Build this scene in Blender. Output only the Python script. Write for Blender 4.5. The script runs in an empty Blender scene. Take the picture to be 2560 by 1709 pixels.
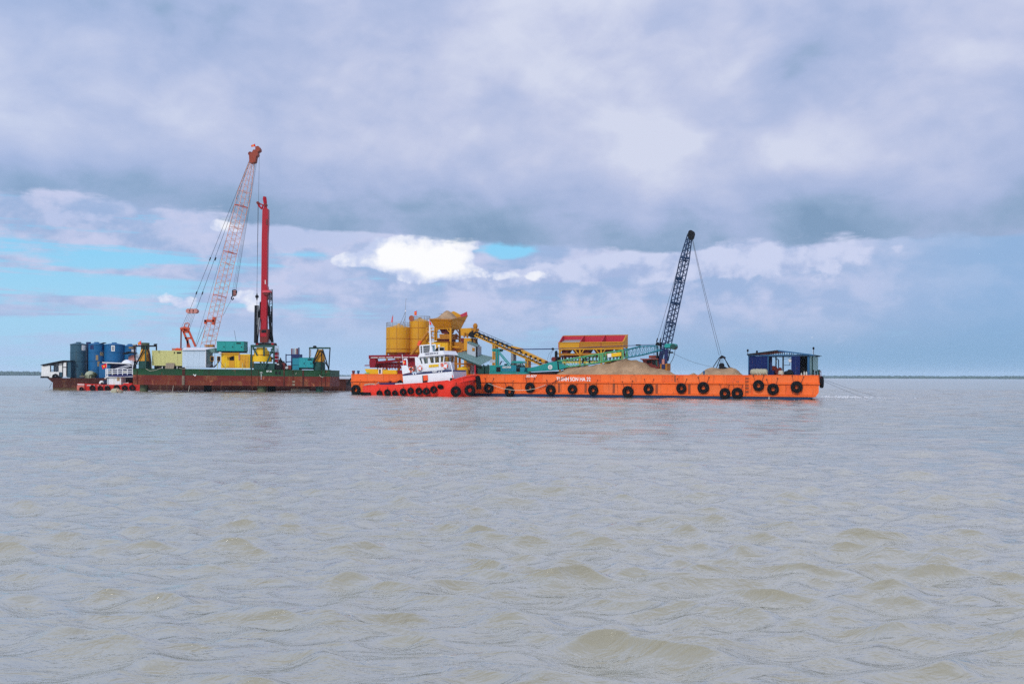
import bpy, math, random
import numpy as np
from mathutils import Vector, Matrix, noise as mnoise
random.seed(7)
C = bpy.context.scene.collection
R = math.radians
# ------------------------------------------------------------------ camera
FPX = 2489.0            # focal length in pixels of a 2560 px wide frame (35 mm on full frame)
CAMH = 2.6              # eye height above the water, standing on a small boat
HORY = 940.0            # row of the horizon at the middle column
ROLL = 0.0036           # the horizon leans a little
cam_d = bpy.data.cameras.new('camera')
cam_d.sensor_width = 36.0
cam_d.lens = 36.0 * FPX / 2560.0
cam_d.shift_y = (HORY - 854.5) / 2560.0
cam_d.clip_start = 0.1
cam_d.clip_end = 30000
cam = bpy.data.objects.new('camera', cam_d)
C.objects.link(cam)
cam.location = (0, 0, CAMH)
cam.rotation_euler = (Matrix.Rotation(-ROLL, 4, 'Y') @ Matrix.Rotation(R(90), 4, 'X')).to_euler()
sc = bpy.context.scene
sc.camera = cam
sc.view_settings.view_transform = 'Standard'
sc.view_settings.look = 'None'
sc.view_settings.exposure = 0.0
sc.view_settings.gamma = 1.0
sc.view_settings.use_curve_mapping = False
sc.render.engine = 'CYCLES'
sc.cycles.max_bounces = 6
sc.cycles.volume_bounces = 1
sc.cycles.use_denoising = False      # keep the ripples crisp
sc.cycles.use_adaptive_sampling = False
# ------------------------------------------------------------------ sun and sky
SUN_EL, SUN_AZ = R(33), R(202)      # azimuth clockwise from +Y (view direction): behind the camera, to the right
sun_d = bpy.data.lights.new('sun', 'SUN')
sun_d.energy = 1.9
sun_d.angle = R(9)
sun_d.color = (1.0, 0.95, 0.86)
sun = bpy.data.objects.new('sun', sun_d)
C.objects.link(sun)
sdir = Vector((math.sin(SUN_AZ) * math.cos(SUN_EL), math.cos(SUN_AZ) * math.cos(SUN_EL), math.sin(SUN_EL)))
sun.rotation_euler = sdir.to_track_quat('Z', 'Y').to_euler()
sun.location = sdir * 60

def s2l(c):
    return c / 12.92 if c <= 0.04045 else ((c + 0.055) / 1.055) ** 2.4
def hexc(h):
    h = h.lstrip('#')
    return tuple(s2l(int(h[i:i + 2], 16) / 255) for i in (0, 2, 4)) + (1,)

class NT:
    """tiny helper to write node maths as expressions"""
    def __init__(s, tree):
        s.t = tree
    def n(s, kind, **kw):
        nd = s.t.nodes.new(kind)
        for k, v in kw.items():
            setattr(nd, k, v)
        return nd
    def put(s, sock, v):
        if isinstance(v, (int, float)):
            try: sock.default_value = v
            except TypeError: sock.default_value = (v, v, v)
        elif isinstance(v, (tuple, list)):
            sock.default_value = v
        elif v is not None:
            s.t.links.new(v, sock)
    def m(s, op, a, b=None, c=None, clamp=False):
        nd = s.n('ShaderNodeMath', operation=op, use_clamp=clamp)
        s.put(nd.inputs[0], a); s.put(nd.inputs[1], b)
        if c is not None: s.put(nd.inputs[2], c)
        return nd.outputs[0]
    def vm(s, op, a, b=None):
        nd = s.n('ShaderNodeVectorMath', operation=op)
        s.put(nd.inputs[0], a); s.put(nd.inputs[1], b)
        return nd.outputs['Value'] if op in ('DOT_PRODUCT', 'LENGTH') else nd.outputs[0]
    def mix(s, f, a, b, blend='MIX'):
        nd = s.n('ShaderNodeMix', data_type='RGBA', blend_type=blend)
        s.put(nd.inputs[0], f); s.put(nd.inputs[6], a); s.put(nd.inputs[7], b)
        return nd.outputs[2]
    def sm(s, x, lo, hi):
        nd = s.n('ShaderNodeMapRange', interpolation_type='SMOOTHSTEP')
        s.put(nd.inputs[0], x); s.put(nd.inputs[1], lo); s.put(nd.inputs[2], hi)
        return nd.outputs[0]
    def noise(s, vec, scale, det=5, rough=0.55, dist=0.0, lac=2.0):
        nd = s.n('ShaderNodeTexNoise', noise_dimensions='3D')
        s.put(nd.inputs['Vector'], vec)
        nd.inputs['Scale'].default_value = scale
        nd.inputs['Detail'].default_value = det
        nd.inputs['Roughness'].default_value = rough
        nd.inputs['Distortion'].default_value = dist
        nd.inputs['Lacunarity'].default_value = lac
        return nd.outputs['Fac']
    def ramp(s, x, stops):
        nd = s.n('ShaderNodeValToRGB')
        e = nd.color_ramp.elements
        while len(e) < len(stops): e.new(0.5)
        for el, (p, c) in zip(e, stops):
            el.position = p
            el.color = c if not isinstance(c, str) else hexc(c)
        s.put(nd.inputs[0], x)
        return nd.outputs[0]

world = bpy.data.worlds.new('World')
sc.world = world
world.use_nodes = True
wt = world.node_tree
wt.nodes.clear()
N = NT(wt)
SKY_STRENGTH = 0.1
nish = N.n('ShaderNodeTexSky', sky_type='NISHITA')
nish.sun_disc = False
nish.sun_elevation = SUN_EL
nish.sun_rotation = SUN_AZ
nish.altitude = 5
dirv = N.n('ShaderNodeTexCoord').outputs['Generated']
sep = N.n('ShaderNodeSeparateXYZ'); N.put(sep.inputs[0], dirv)
dx, dy, dz = sep.outputs
az = N.m('MULTIPLY', N.m('ARCTAN2', dx, dy), 57.2958)
el = N.m('MULTIPLY', N.m('ARCSINE', dz), 57.2958)
def scaled(sx, sz, off=(0, 0, 0)):
    mp = N.n('ShaderNodeMapping')
    mp.inputs['Scale'].default_value = (sx, sx, sz)
    mp.inputs['Location'].default_value = off
    N.put(mp.inputs[0], dirv)
    return mp.outputs[0]
def blob(a0, e0, ra, re, f=1.0):
    """soft bump of cloud centred at azimuth a0 and elevation e0 (degrees)"""
    qa = N.m('DIVIDE', N.m('SUBTRACT', az, a0), ra)
    qe = N.m('DIVIDE', N.m('SUBTRACT', el, e0), re)
    q = N.m('ADD', N.m('MULTIPLY', qa, qa), N.m('MULTIPLY', qe, qe))
    return N.m('MULTIPLY', N.m('EXPONENT', N.m('MULTIPLY', q, -1.0)), f)
def addm(*a):
    o = a[0]
    for b in a[1:]: o = N.m('ADD', o, b)
    return o
# noises: all on the view direction, so there is no seam anywhere
n_big = N.noise(scaled(1, 2.1, (3.1, 0.4, 1.7)), 3.0, 6, 0.50, 0.4)       # large lumps of the deck
n_mid = N.noise(scaled(1, 1.5, (0.3, 5.2, 2.2)), 5.2, 7, 0.50, 0.45)
n_bil = N.noise(scaled(1, 1.4, (4.3, 2.2, 6.2)), 11.0, 9, 0.60, 0.5)      # billows
n_fine = N.noise(scaled(1, 1.4, (7.3, 1.1, 0.2)), 28.0, 8, 0.60, 0.2)
n_streak = N.noise(scaled(1, 7.0, (1.3, 2.1, 9.2)), 7.0, 6, 0.55, 0.3)
n_cum = N.noise(scaled(1, 2.0, (2.9, 8.4, 4.1)), 17.0, 8, 0.56, 0.15)
n_puff = N.noise(scaled(1, 1.15, (5.9, 3.4, 1.1)), 30.0, 9, 0.60, 0.15)
def voro(vec, scale, det, rough):
    nd = N.n('ShaderNodeTexVoronoi', feature='F1', normalize=True)
    N.put(nd.inputs['Vector'], vec)
    for k_, v_ in (('Scale', scale), ('Detail', det), ('Roughness', rough), ('Lacunarity', 2.1)): nd.inputs[k_].default_value = v_
    return N.m('SUBTRACT', 1.0, nd.outputs['Distance'])
def warp(vec, n_, k_):
    return N.vm('ADD', vec, N.vm('SCALE', n_, None)) if False else N.vm('ADD', vec, n_)
def wnoise(vec, sc_, amt):
    nd = N.n('ShaderNodeTexNoise', noise_dimensions='3D'); N.put(nd.inputs['Vector'], vec)
    nd.inputs['Scale'].default_value = sc_; nd.inputs['Detail'].default_value = 3
    q_ = N.vm('SCALE', N.vm('SUBTRACT', nd.outputs['Color'], (.5, .5, .5)), None)
    q_.node.inputs['Scale'].default_value = amt
    return N.vm('ADD', vec, q_)
v_deck = voro(wnoise(scaled(1, 1.7, (2.2, 0.7, 3.3)), 7.0, .10), 7.5, 2.0, .5)       # rounded heads
v_head = voro(wnoise(scaled(1, 1.3, (1.2, 4.7, 2.3)), 18.0, .04), 24.0, 2.0, .5)
n_str2 = N.noise(scaled(1, 16.0, (5.3, 1.1, 2.2)), 6.0, 6, 0.6, 0.4)
def c_(n, k): return N.m('MULTIPLY', N.m('SUBTRACT', n, .5), k)
# clear sky seen through the gaps and, hazy, towards the horizon
clear = N.mix(0.06, N.ramp(N.m('DIVIDE', el, 20), [(0, '#a2cbe8'), (.08, '#a4d2f2'), (.22, '#9ed6f6'), (.40, '#84d2fb'), (1.0, '#8fbdf2')]), N.vm('SCALE', nish.outputs[0], None))
clear.node.inputs[7].links[0].from_node.inputs['Scale'].default_value = SKY_STRENGTH * 0.7
# far veil of cloud under the main deck, denser and greyer blue to the right
veil_c = N.mix(N.sm(az, -22, 24), hexc('#a9c8ea'), hexc('#7fa8ce'))
veil_c = N.mix(N.sm(el, 0.5, 5.0), veil_c, N.mix(N.sm(az, 14, 27), hexc('#b2c0e2'), hexc('#8db2db')))
veil_f = addm(N.sm(az, -23, -8), c_(n_streak, 4.0), N.m('MULTIPLY', c_(n_str2, 4.4), N.sm(az, 2, -9)), c_(n_cum, 1.6), c_(n_puff, 1.0), .40, blob(-23, 8.3, 7, 1.2, 1.3), blob(-13, 7.9, 5, 1.0, 1.0), blob(-17.5, 5.0, 5, .8, .45), blob(-11.5, 7.0, 3.8, 0.45, -1.2), blob(-21, 6.25, 5, 0.35, -.9), blob(-0.2, 7.15, 1.5, 0.6, -2.2), blob(-24, 4.6, 6, 0.4, -.6), blob(-26, 6.9, 5, 0.25, -.7), blob(-22, 5.5, 6, .22, .6), blob(-25, 3.9, 5, .2, .5), N.m('MULTIPLY', N.sm(az, 8, 20), .4))
veil_f = N.sm(veil_f, -0.1, 1.0)
veil_shade = N.mix(addm(N.sm(addm(n_cum, c_(n_puff, .4)), 0.36, 0.64)), hexc('#9db5dc'), hexc('#c6cdeb'))
veil = N.mix(N.m('MULTIPLY', N.sm(el, 1.0, 4.8), N.m('SUBTRACT', 0.95, N.m('MULTIPLY', N.sm(az, 12, 26), .70))), veil_c, veil_shade)
col = N.mix(veil_f, clear, veil)
# rows of cumulus heads below the deck
row = addm(blob(3.0, 5.9, 4.5, .60), blob(9.0, 6.3, 4.5, .85), blob(15, 6.4, 5.5, .95, .9), blob(-2.5, 5.2, 5.0, .6, .75), blob(-12, 7.9, 5.0, .9, .75), blob(-24, 8.4, 6, .8, .65), blob(-10, 5.4, 3.5, .9, .6), c_(n_cum, 1.6), c_(n_puff, 1.0), N.m('MULTIPLY', N.m('SUBTRACT', v_head, .62), 1.6))
shade_row = N.sm(addm(n_puff, c_(n_cum, .6), N.m('MULTIPLY', N.m('SUBTRACT', v_head, .62), .7), N.m('MULTIPLY', N.m('SUBTRACT', el, 6.0), .08)), .36, .66)
col = N.mix(N.sm(row, 0.52, 0.82), col, N.mix(shade_row, hexc('#a6b8de'), N.mix(N.sm(az, -14, 0), hexc('#b9c6e8'), hexc('#cbd3ef'))))
b0 = addm(blob(-7.2, 6.95, 1.4, .85, 1.05), blob(-3.9, 7.0, 1.6, 1.15, 1.3), blob(-5.6, 6.6, 1.2, .7, .7), blob(-9.0, 6.45, 1.1, .45, .85), blob(-4.9, 5.9, 1.4, .6, .95), blob(-2.4, 6.0, .7, .4, .6), blob(-15.0, 4.2, 1.2, .7, .62), blob(-19.0, 4.0, 1.5, .5, .60), blob(-0.6, 5.75, .9, .4, .62), blob(1.6, 5.7, .8, .4, .5), blob(-16.0, 8.2, 1.0, .5, .5))
bright = addm(b0, N.m('MULTIPLY', N.sm(b0, .02, .3), addm(c_(n_cum, .8), c_(n_puff, 1.0), N.m('MULTIPLY', N.m('SUBTRACT', v_head, .62), 2.3))))
glow = N.sm(addm(bright, c_(n_puff, 1.2), N.m('MULTIPLY', N.m('SUBTRACT', v_head, .62), .6)), .52, 1.40)
col = N.mix(N.sm(bright, 0.40, 0.60), col, N.mix(glow, N.mix(N.sm(n_puff, .4, .6), hexc('#c3cfee'), hexc('#e3e8f8')), (1.0, 1.0, 1.01, 1)))
# the main stratocumulus deck
edge = N.m('ADD', 7.75, c_(n_streak, 1.7))
edge = addm(edge, N.m('MULTIPLY', N.sm(az, -6, -24), 1.5), blob(6.5, 0, 4.0, 400, -0.75), c_(n_cum, 1.3), c_(n_puff, .5), N.m('MULTIPLY', N.sm(az, 2, 12), -.35))
above = N.m('SUBTRACT', el, edge)
deck_f = N.sm(above, -0.15, 0.22)
lum = addm(c_(n_big, 1.25), c_(n_mid, 1.15), c_(n_bil, .60), c_(n_fine, .32), N.m('MULTIPLY', N.m('SUBTRACT', N.sm(addm(n_mid, c_(n_bil, .35), N.m('MULTIPLY', N.m('SUBTRACT', v_deck, .6), .35)), .46, .60), .5), .07), N.m('MULTIPLY', N.m('SUBTRACT', v_deck, .60), 1.25), N.m('MULTIPLY', N.sm(addm(blob(9.5, 16.2, 6.0, 3.6), N.m('MULTIPLY', N.m('SUBTRACT', v_deck, .6), 1.3), c_(n_bil, .5)), .48, .70), .07), 0.41,
           N.m('MULTIPLY', N.sm(az, -28, 24), 0.08), blob(10.5, 17, 4.5, 3, .13), blob(3, 12.5, 7, 2.2, .08), blob(-20, 14.2, 5, 1.6, .16), blob(-12, 16.0, 4, 1.4, .12), blob(15.5, 16.2, 1.8, 2.2, -.20), blob(-19, 18, 5, 2.0, -.08), blob(20, 19.5, 6, 1.5, -.08), blob(6, 20, 6, 1.5, .06))
low = N.m('SUBTRACT', 1.0, N.sm(addm(above, c_(n_mid, 1.2)), 0.0, 4.8))
lum = N.m('ADD', .125, N.m('MULTIPLY', lum, N.m('SUBTRACT', .86, N.m('MULTIPLY', low, .22))))
lum = N.m('SUBTRACT', lum, N.m('MULTIPLY', low, addm(.36, N.m('MULTIPLY', N.sm(az, 14, 27), -.08), N.m('MULTIPLY', N.sm(az, -8, -22), -.12))))
deck_c = N.ramp(lum, [(0.0, '#7f9cbd'), (0.16, '#90a9ca'), (0.36, '#a7b7db'), (0.56, '#b4c0e1'), (0.76, '#c2cae6'), (1.0, '#d2d8ed')])
deck_c = N.mix(N.m('MULTIPLY', N.sm(az, -6, -30), .30), deck_c, N.mix(0.5, deck_c, hexc('#93baea')))
# deck colour brightened towards the zenith, added to light the water and roofs
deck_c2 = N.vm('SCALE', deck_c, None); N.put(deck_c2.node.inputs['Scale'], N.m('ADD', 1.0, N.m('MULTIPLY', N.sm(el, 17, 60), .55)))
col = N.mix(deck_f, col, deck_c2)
# a blue hole in the deck
hole = N.sm(addm(blob(-26.5, 20.4, 3.0, 1.4), c_(n_mid, 1.0)), .5, 1.1)
col = N.mix(hole, col, hexc('#8fc0f6'))
bg = N.n('ShaderNodeBackground')
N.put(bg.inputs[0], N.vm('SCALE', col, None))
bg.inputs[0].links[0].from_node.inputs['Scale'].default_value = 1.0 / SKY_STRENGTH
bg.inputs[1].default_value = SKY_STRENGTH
wo = N.n('ShaderNodeOutputWorld')
wt.links.new(bg.outputs[0], wo.inputs[0])
# ------------------------------------------------------------------ helpers
def cam_ray(px, py):
    x, y = (px - 1280) / FPX, (HORY - py) / FPX
    c, s = math.cos(ROLL), math.sin(ROLL)
    return Vector((x * c - y * s, 1.0, x * s + y * c))
ZOOM = dict(A=(80, 820, 5.8725), B=(320, 820, 7.84), C=(560, 820, 7.34), D=(430, 340, 6.03), E=(430, 580, 5.227),
            F=(860, 740, 5.6), G=(1100, 760, 7.34), H=(1340, 800, 5.8725), I=(1600, 560, 3.92), J=(1700, 820, 4.698),
            K=(860, 900, 6.18), L=(240, 850, 11.2), M=(90, 880, 14.256), N=(610, 700, 6.817), O=(670, 850, 11.2),
            Q=(1000, 850, 11.2), R=(1060, 770, 12.06), S=(1220, 860, 11.2), T=(1380, 860, 14.68), U=(1600, 830, 12.06),
            V=(1860, 870, 10.677), P=(0, 0, 1.0))
class Fr:
    """a vessel's own axes: u to its right, v away from the viewer, w up"""
    def __init__(s, o, head=0.0, trim=0.0):
        s.o = Vector(o)
        s.M3 = Matrix.Rotation(head, 3, 'Z') @ Matrix.Rotation(-trim, 3, 'Y')
        s.U, s.V, s.W = s.M3.col[0].copy(), s.M3.col[1].copy(), s.M3.col[2].copy()
        s.M = Matrix.Translation(s.o) @ s.M3.to_4x4()
    def p(s, z, X, Y, v):
        """measured photo position, at the depth v in these axes -> Vector(u, v, w)"""
        zx, zy, k = ZOOM[z]
        d = cam_ray(zx + X / k, zy + Y / k)
        c = Vector((0, 0, CAMH)) - s.o
        t = (v - c.dot(s.V)) / d.dot(s.V)
        q = c + d * t
        return Vector((q.dot(s.U), v, q.dot(s.W)))
    def rect(s, z, x0, y0, x1, y1, v):
        a, b = s.p(z, x0, y0, v), s.p(z, x1, y1, v)
        return a.x, b.x, min(a.z, b.z), max(a.z, b.z)      # u0,u1,w0,w1
    def world(s, q):
        return s.o + s.M3 @ Vector(q)

class MB:
    def __init__(s):
        s.v, s.f, s.smooth = [], [], []
    def add(s, vs, fs, smooth=False):
        k = len(s.v)
        s.v += [Vector(q) for q in vs]
        s.f += [tuple(i + k for i in f) for f in fs]
        s.smooth += [smooth] * len(fs)
        return s
    def box(s, u0, u1, v0, v1, w0, w1):
        if u0 > u1: u0, u1 = u1, u0
        if v0 > v1: v0, v1 = v1, v0
        if w0 > w1: w0, w1 = w1, w0
        return s.add([(u0, v0, w0), (u1, v0, w0), (u1, v1, w0), (u0, v1, w0), (u0, v0, w1), (u1, v0, w1), (u1, v1, w1), (u0, v1, w1)],
                     [(0, 3, 2, 1), (4, 5, 6, 7), (0, 1, 5, 4), (1, 2, 6, 5), (2, 3, 7, 6), (3, 0, 4, 7)])
    def prism(s, poly, v0, v1):
        """poly of (u, w), extruded from v0 to v1"""
        n = len(poly)
        ar = sum(poly[i][0] * poly[(i + 1) % n][1] - poly[(i + 1) % n][0] * poly[i][1] for i in range(n))
        if ar < 0: poly = poly[::-1]
        vs = [(a, v0, b) for a, b in poly] + [(a, v1, b) for a, b in poly]
        fs = [tuple(range(n)), tuple(range(2 * n - 1, n - 1, -1))]
        fs += [(i + n, (i + 1) % n + n, (i + 1) % n, i) for i in range(n)]
        return s.add(vs, fs)
    def taper(s, pa, va, pb, vb):
        """like prism, but with a different outline at each end"""
        n = len(pa)
        vs = [(a, va, c) for a, c in pa] + [(a, vb, c) for a, c in pb]
        return s.add(vs, [tuple(range(n)), tuple(range(2 * n - 1, n - 1, -1))] + [(i + n, (i + 1) % n + n, (i + 1) % n, i) for i in range(n)])
    def prismu(s, poly, u0, u1):
        n = len(poly)
        ar = sum(poly[i][0] * poly[(i + 1) % n][1] - poly[(i + 1) % n][0] * poly[i][1] for i in range(n))
        if ar < 0: poly = poly[::-1]
        vs = [(u0, a, b) for a, b in poly] + [(u1, a, b) for a, b in poly]
        fs = [tuple(range(n - 1, -1, -1)), tuple(range(n, 2 * n))]
        fs += [(i, (i + 1) % n, (i + 1) % n + n, i + n) for i in range(n)]
        return s.add(vs, fs)
    def slab(s, pts, t):
        """flat polygon given a thickness t along its normal (both ways t/2)"""
        pts = [Vector(q) for q in pts]
        nrm = (pts[1] - pts[0]).cross(pts[2] - pts[0]).normalized() * (t / 2)
        n = len(pts)
        vs = [q + nrm for q in pts] + [q - nrm for q in pts]
        fs = [tuple(range(n)), tuple(range(2 * n - 1, n - 1, -1))] + [(i + n, (i + 1) % n + n, (i + 1) % n, i) for i in range(n)]
        return s.add(vs, fs)
    def tube(s, p, q, r, n=6, r2=None, cap=True):
        p, q = Vector(p), Vector(q)
        d = (q - p)
        if d.length < 1e-6: return s
        d.normalize()
        a = d.orthogonal().normalized(); b = d.cross(a)
        r2 = r if r2 is None else r2
        vs = []
        for c, rr in ((p, r), (q, r2)):
            for i in range(n):
                t = 2 * math.pi * (i + .5) / n
                vs.append(c + (a * math.cos(t) + b * math.sin(t)) * rr)
        fs = [(i, (i + 1) % n, (i + 1) % n + n, i + n) for i in range(n)]
        s.add(vs, fs, n > 5)
        if cap:
            k = len(s.v) - 2 * n
            s.f += [tuple(k + i for i in range(n - 1, -1, -1)), tuple(k + n + i for i in range(n))]
            s.smooth += [False, False]
        return s
    def path(s, pts, r, n=5):
        pts = [Vector(q) for q in pts]
        m = len(pts)
        vs = []
        a = None
        for i, q in enumerate(pts):
            d = (pts[min(i + 1, m - 1)] - pts[max(i - 1, 0)]).normalized()
            a = d.orthogonal().normalized() if a is None else (a - d * a.dot(d)).normalized()
            b = d.cross(a)
            for k in range(n):
                t = 2 * math.pi * k / n
                vs.append(q + (a * math.cos(t) + b * math.sin(t)) * r)
        fs = [(i * n + k, i * n + (k + 1) % n, (i + 1) * n + (k + 1) % n, (i + 1) * n + k) for i in range(m - 1) for k in range(n)]
        fs += [tuple(range(n - 1, -1, -1)), tuple((m - 1) * n + k for k in range(n))]
        return s.add(vs, fs, True)
    def beam(s, p, q, a, b=None):
        """rectangular bar, a wide and b deep"""
        b = a if b is None else b
        p, q = Vector(p), Vector(q)
        d = (q - p).normalized()
        up = Vector((0, 1, 0)) if abs(d.y) < .9 else Vector((0, 0, 1))
        x = d.cross(up).normalized() * (a / 2)
        y = d.cross(x).normalized() * (b / 2)
        vs = [c + i * x + j * y for c in (p, q) for i, j in ((-1, -1), (1, -1), (1, 1), (-1, 1))]
        return s.add(vs, [(0, 3, 2, 1), (4, 5, 6, 7), (0, 1, 5, 4), (1, 2, 6, 5), (2, 3, 7, 6), (3, 0, 4, 7)])
    def lathe(s, c, prof, n=24, axis='w', closed=False):
        """prof of (radius, height); turned about the axis through c"""
        c = Vector(c)
        ax = {'w': (Vector((1, 0, 0)), Vector((0, 1, 0)), Vector((0, 0, 1))), 'v': (Vector((1, 0, 0)), Vector((0, 0, 1)), Vector((0, -1, 0))),
              'u': (Vector((0, 1, 0)), Vector((0, 0, 1)), Vector((1, 0, 0)))}[axis] if isinstance(axis, str) else axis
        vs, m = [], len(prof)
        for r, h in prof:
            for i in range(n):
                t = 2 * math.pi * i / n
                vs.append(c + ax[0] * (r * math.cos(t)) + ax[1] * (r * math.sin(t)) + ax[2] * h)
        fs = []
        for j in range(m if closed else m - 1):
            j2 = (j + 1) % m
            for i in range(n):
                fs.append((j * n + i, j * n + (i + 1) % n, j2 * n + (i + 1) % n, j2 * n + i))
        s.add(vs, fs, True)
        if not closed:
            k = len(s.v) - m * n
            if prof[0][0] > 1e-4:
                s.f.append(tuple(k + i for i in range(n - 1, -1, -1))); s.smooth.append(False)
            if prof[-1][0] > 1e-4:
                s.f.append(tuple(k + (m - 1) * n + i for i in range(n))); s.smooth.append(False)
        return s
    def cyl(s, c, r, w0, w1, n=20):
        return s.lathe((c[0], c[1], 0), [(r, w0), (r, w1)], n)
    def mesh(s, name, base=(0, 0, 0), mat=None):
        me = bpy.data.meshes.new(name)
        b = Vector(base)
        me.from_pydata([tuple(q - b) for q in s.v], [], s.f)
        me.polygons.foreach_set('use_smooth', s.smooth)
        me.update()
        try: me.set_sharp_from_angle(angle=R(38))
        except Exception: pass
        if mat: me.materials.append(mat)
        return me
def dented(u0, u1, w0, w1, v, depth, seed, nu=6, nw=4):
    """one steel plate, pulled in between its frames and knocked about"""
    m = MB(); vs = []
    for i in range(nu + 1):
        for j in range(nw + 1):
            f, g = i / nu, j / nw
            e = math.sin(math.pi * f) ** .6 * math.sin(math.pi * g) ** .6
            d = depth * e * (.45 + .9 * abs(mnoise.noise((f * 2.1 + seed * 3.7, g * 1.7, seed * 1.3))))
            vs.append((u0 + (u1 - u0) * f, v + d, w0 + (w1 - w0) * g))
    k = nw + 1
    return m.add(vs, [(i * k + j, (i + 1) * k + j, (i + 1) * k + j + 1, i * k + j + 1) for i in range(nu) for j in range(nw)], True)
def plating(th, edges, w0, w1, v, depth, mat, seed, gap=.012, name='hull_plate'):
    for i in range(len(edges) - 1):
        th.part(name, dented(edges[i] + gap, edges[i + 1] - gap, w0, w1, v, depth, seed + i), mat[i % len(mat)] if isinstance(mat, list) else mat)
class Thing:
    def __init__(s, name, label, cat, fr, base, group=None):
        s.fr, s.base = fr, Vector(base)
        e = bpy.data.objects.new(name, None)
        e.empty_display_size = 0.3
        C.objects.link(e)
        e.matrix_world = fr.M @ Matrix.Translation(s.base)
        e['label'] = label; e['category'] = cat
        if group: e['group'] = group
        s.e = e
    def part(s, name, mb, mat, parent=None, label=None, stuff=False):
        o = bpy.data.objects.new(name, mb.mesh(name, s.base, mat))
        C.objects.link(o)
        o.parent = parent or s.e
        if label: o['label'] = label
        if stuff: o['kind'] = 'stuff'
        return o
    def text(s, name, txt, at, h, mat, width=None, parent=None, shear=0.0, slope=0.0):
        cu = bpy.data.curves.new(name, 'FONT')
        cu.body = txt; cu.size = h * 1.4; cu.extrude = 0.008; cu.offset = h * 0.022; cu.shear = shear
        tmp = bpy.data.objects.new('tmp_text', cu)
        C.objects.link(tmp)
        dg = bpy.context.evaluated_depsgraph_get()
        me = bpy.data.meshes.new_from_object(tmp.evaluated_get(dg))
        bpy.data.objects.remove(tmp)
        me.name = name
        xs = [q.co.x for q in me.vertices]
        k = width / (max(xs) - min(xs)) if width else 1.0
        me.transform(Matrix.Translation(Vector(at) - s.base) @ Matrix.Rotation(-slope, 4, 'Y') @ Matrix.Rotation(R(90), 4, 'X') @ Matrix.Diagonal((k, 1, 1, 1)))
        me.materials.clear(); me.materials.append(mat)
        o = bpy.data.objects.new(name, me)
        C.objects.link(o); o.parent = parent or s.e
        return o
def solo(name, label, cat, fr, base, mb, mat, group=None):
    o = bpy.data.objects.new(name, mb.mesh(name, base, mat))
    C.objects.link(o)
    o.matrix_world = fr.M @ Matrix.Translation(Vector(base))
    o['label'] = label; o['category'] = cat
    if group: o['group'] = group
    return o
def copy_tree(o, parent=None):
    c = o.copy(); C.objects.link(c)
    if parent: c.parent = parent
    for ch in list(o.children): copy_tree(ch, c)
    return c
def sag(a, b, drop, n=14):
    a, b = Vector(a), Vector(b)
    return [a.lerp(b, i / n) - Vector((0, 0, drop * 4 * (i / n) * (1 - i / n))) for i in range(n + 1)]

# ------------------------------------------------------------------ materials
MATS = {}
RUST = (0.10, 0.035, 0.015, 1)
def paint(name, col, rough=0.5, var=0.18, rust=0.0, grime=0.35, scale=1.0, metal=0.0, streak=0.0, wavy=None, spec=.22, dirt=(0.05, 0.04, 0.03, 1), rustc=RUST):
    """weathered paint: uneven tone, patches of rust with their own outline, run-off streaks"""
    if isinstance(col, str): col = hexc(col)
    if len(col) == 3: col = tuple(col) + (1,)
    m = bpy.data.materials.new(name); m.use_nodes = True
    t = m.node_tree; t.nodes.clear()
    n = NT(t)
    geo = n.n('ShaderNodeTexCoord').outputs['Object']
    b = n.n('ShaderNodeBsdfPrincipled'); o = n.n('ShaderNodeOutputMaterial')
    t.links.new(b.outputs[0], o.inputs[0])
    n1 = n.noise(geo, 0.55 * scale, 6, .6)
    n2 = n.noise(geo, 3.1 * scale, 5, .65)
    mp = n.n('ShaderNodeMapping'); mp.inputs['Scale'].default_value = (2.2 * scale, 2.2 * scale, 0.22 * scale)
    n.put(mp.inputs[0], geo)
    n3 = n.noise(mp.outputs[0], 1.6, 5, .6)
    k = n.m('ADD', 1.0 - var, n.m('MULTIPLY', n.m('ADD', n1, n2), var))
    c = n.vm('SCALE', col[:3], None); n.put(c.node.inputs['Scale'], k)
    c = n.mix(n.m('MULTIPLY', n.sm(n2, 0.56, 0.74), grime), c, dirt)
    if streak:
        c = n.mix(n.m('MULTIPLY', n.sm(n3, 0.54, 0.72), streak), c, dirt)
    if rust:
        rm = n.sm(n.m('ADD', n.m('MULTIPLY', n1, .5), n.m('ADD', n.m('MULTIPLY', n2, .25), n.m('MULTIPLY', n3, .35))), 0.66 - .22 * rust, 0.74 - .16 * rust)
        c = n.mix(n.m('MULTIPLY', rm, .85), c, n.mix(n2, rustc, tuple(q * 2.2 for q in rustc[:3]) + (1,)))
    n.put(b.inputs['Base Color'], c)
    b.inputs['Roughness'].default_value = rough
    b.inputs['Metallic'].default_value = metal
    b.inputs['Specular IOR Level'].default_value = spec
    if wavy:
        w = n.n('ShaderNodeTexWave'); w.wave_type = 'BANDS'; w.bands_direction = wavy[0]
        w.inputs['Scale'].default_value = wavy[1]
        n.put(w.inputs[0], geo)
        bp = n.n('ShaderNodeBump'); bp.inputs['Strength'].default_value = .8; bp.inputs['Distance'].default_value = .05
        n.put(bp.inputs['Height'], w.outputs[1]); n.put(b.inputs['Normal'], bp.outputs[0])
    MATS[name] = m
    return m
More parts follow.
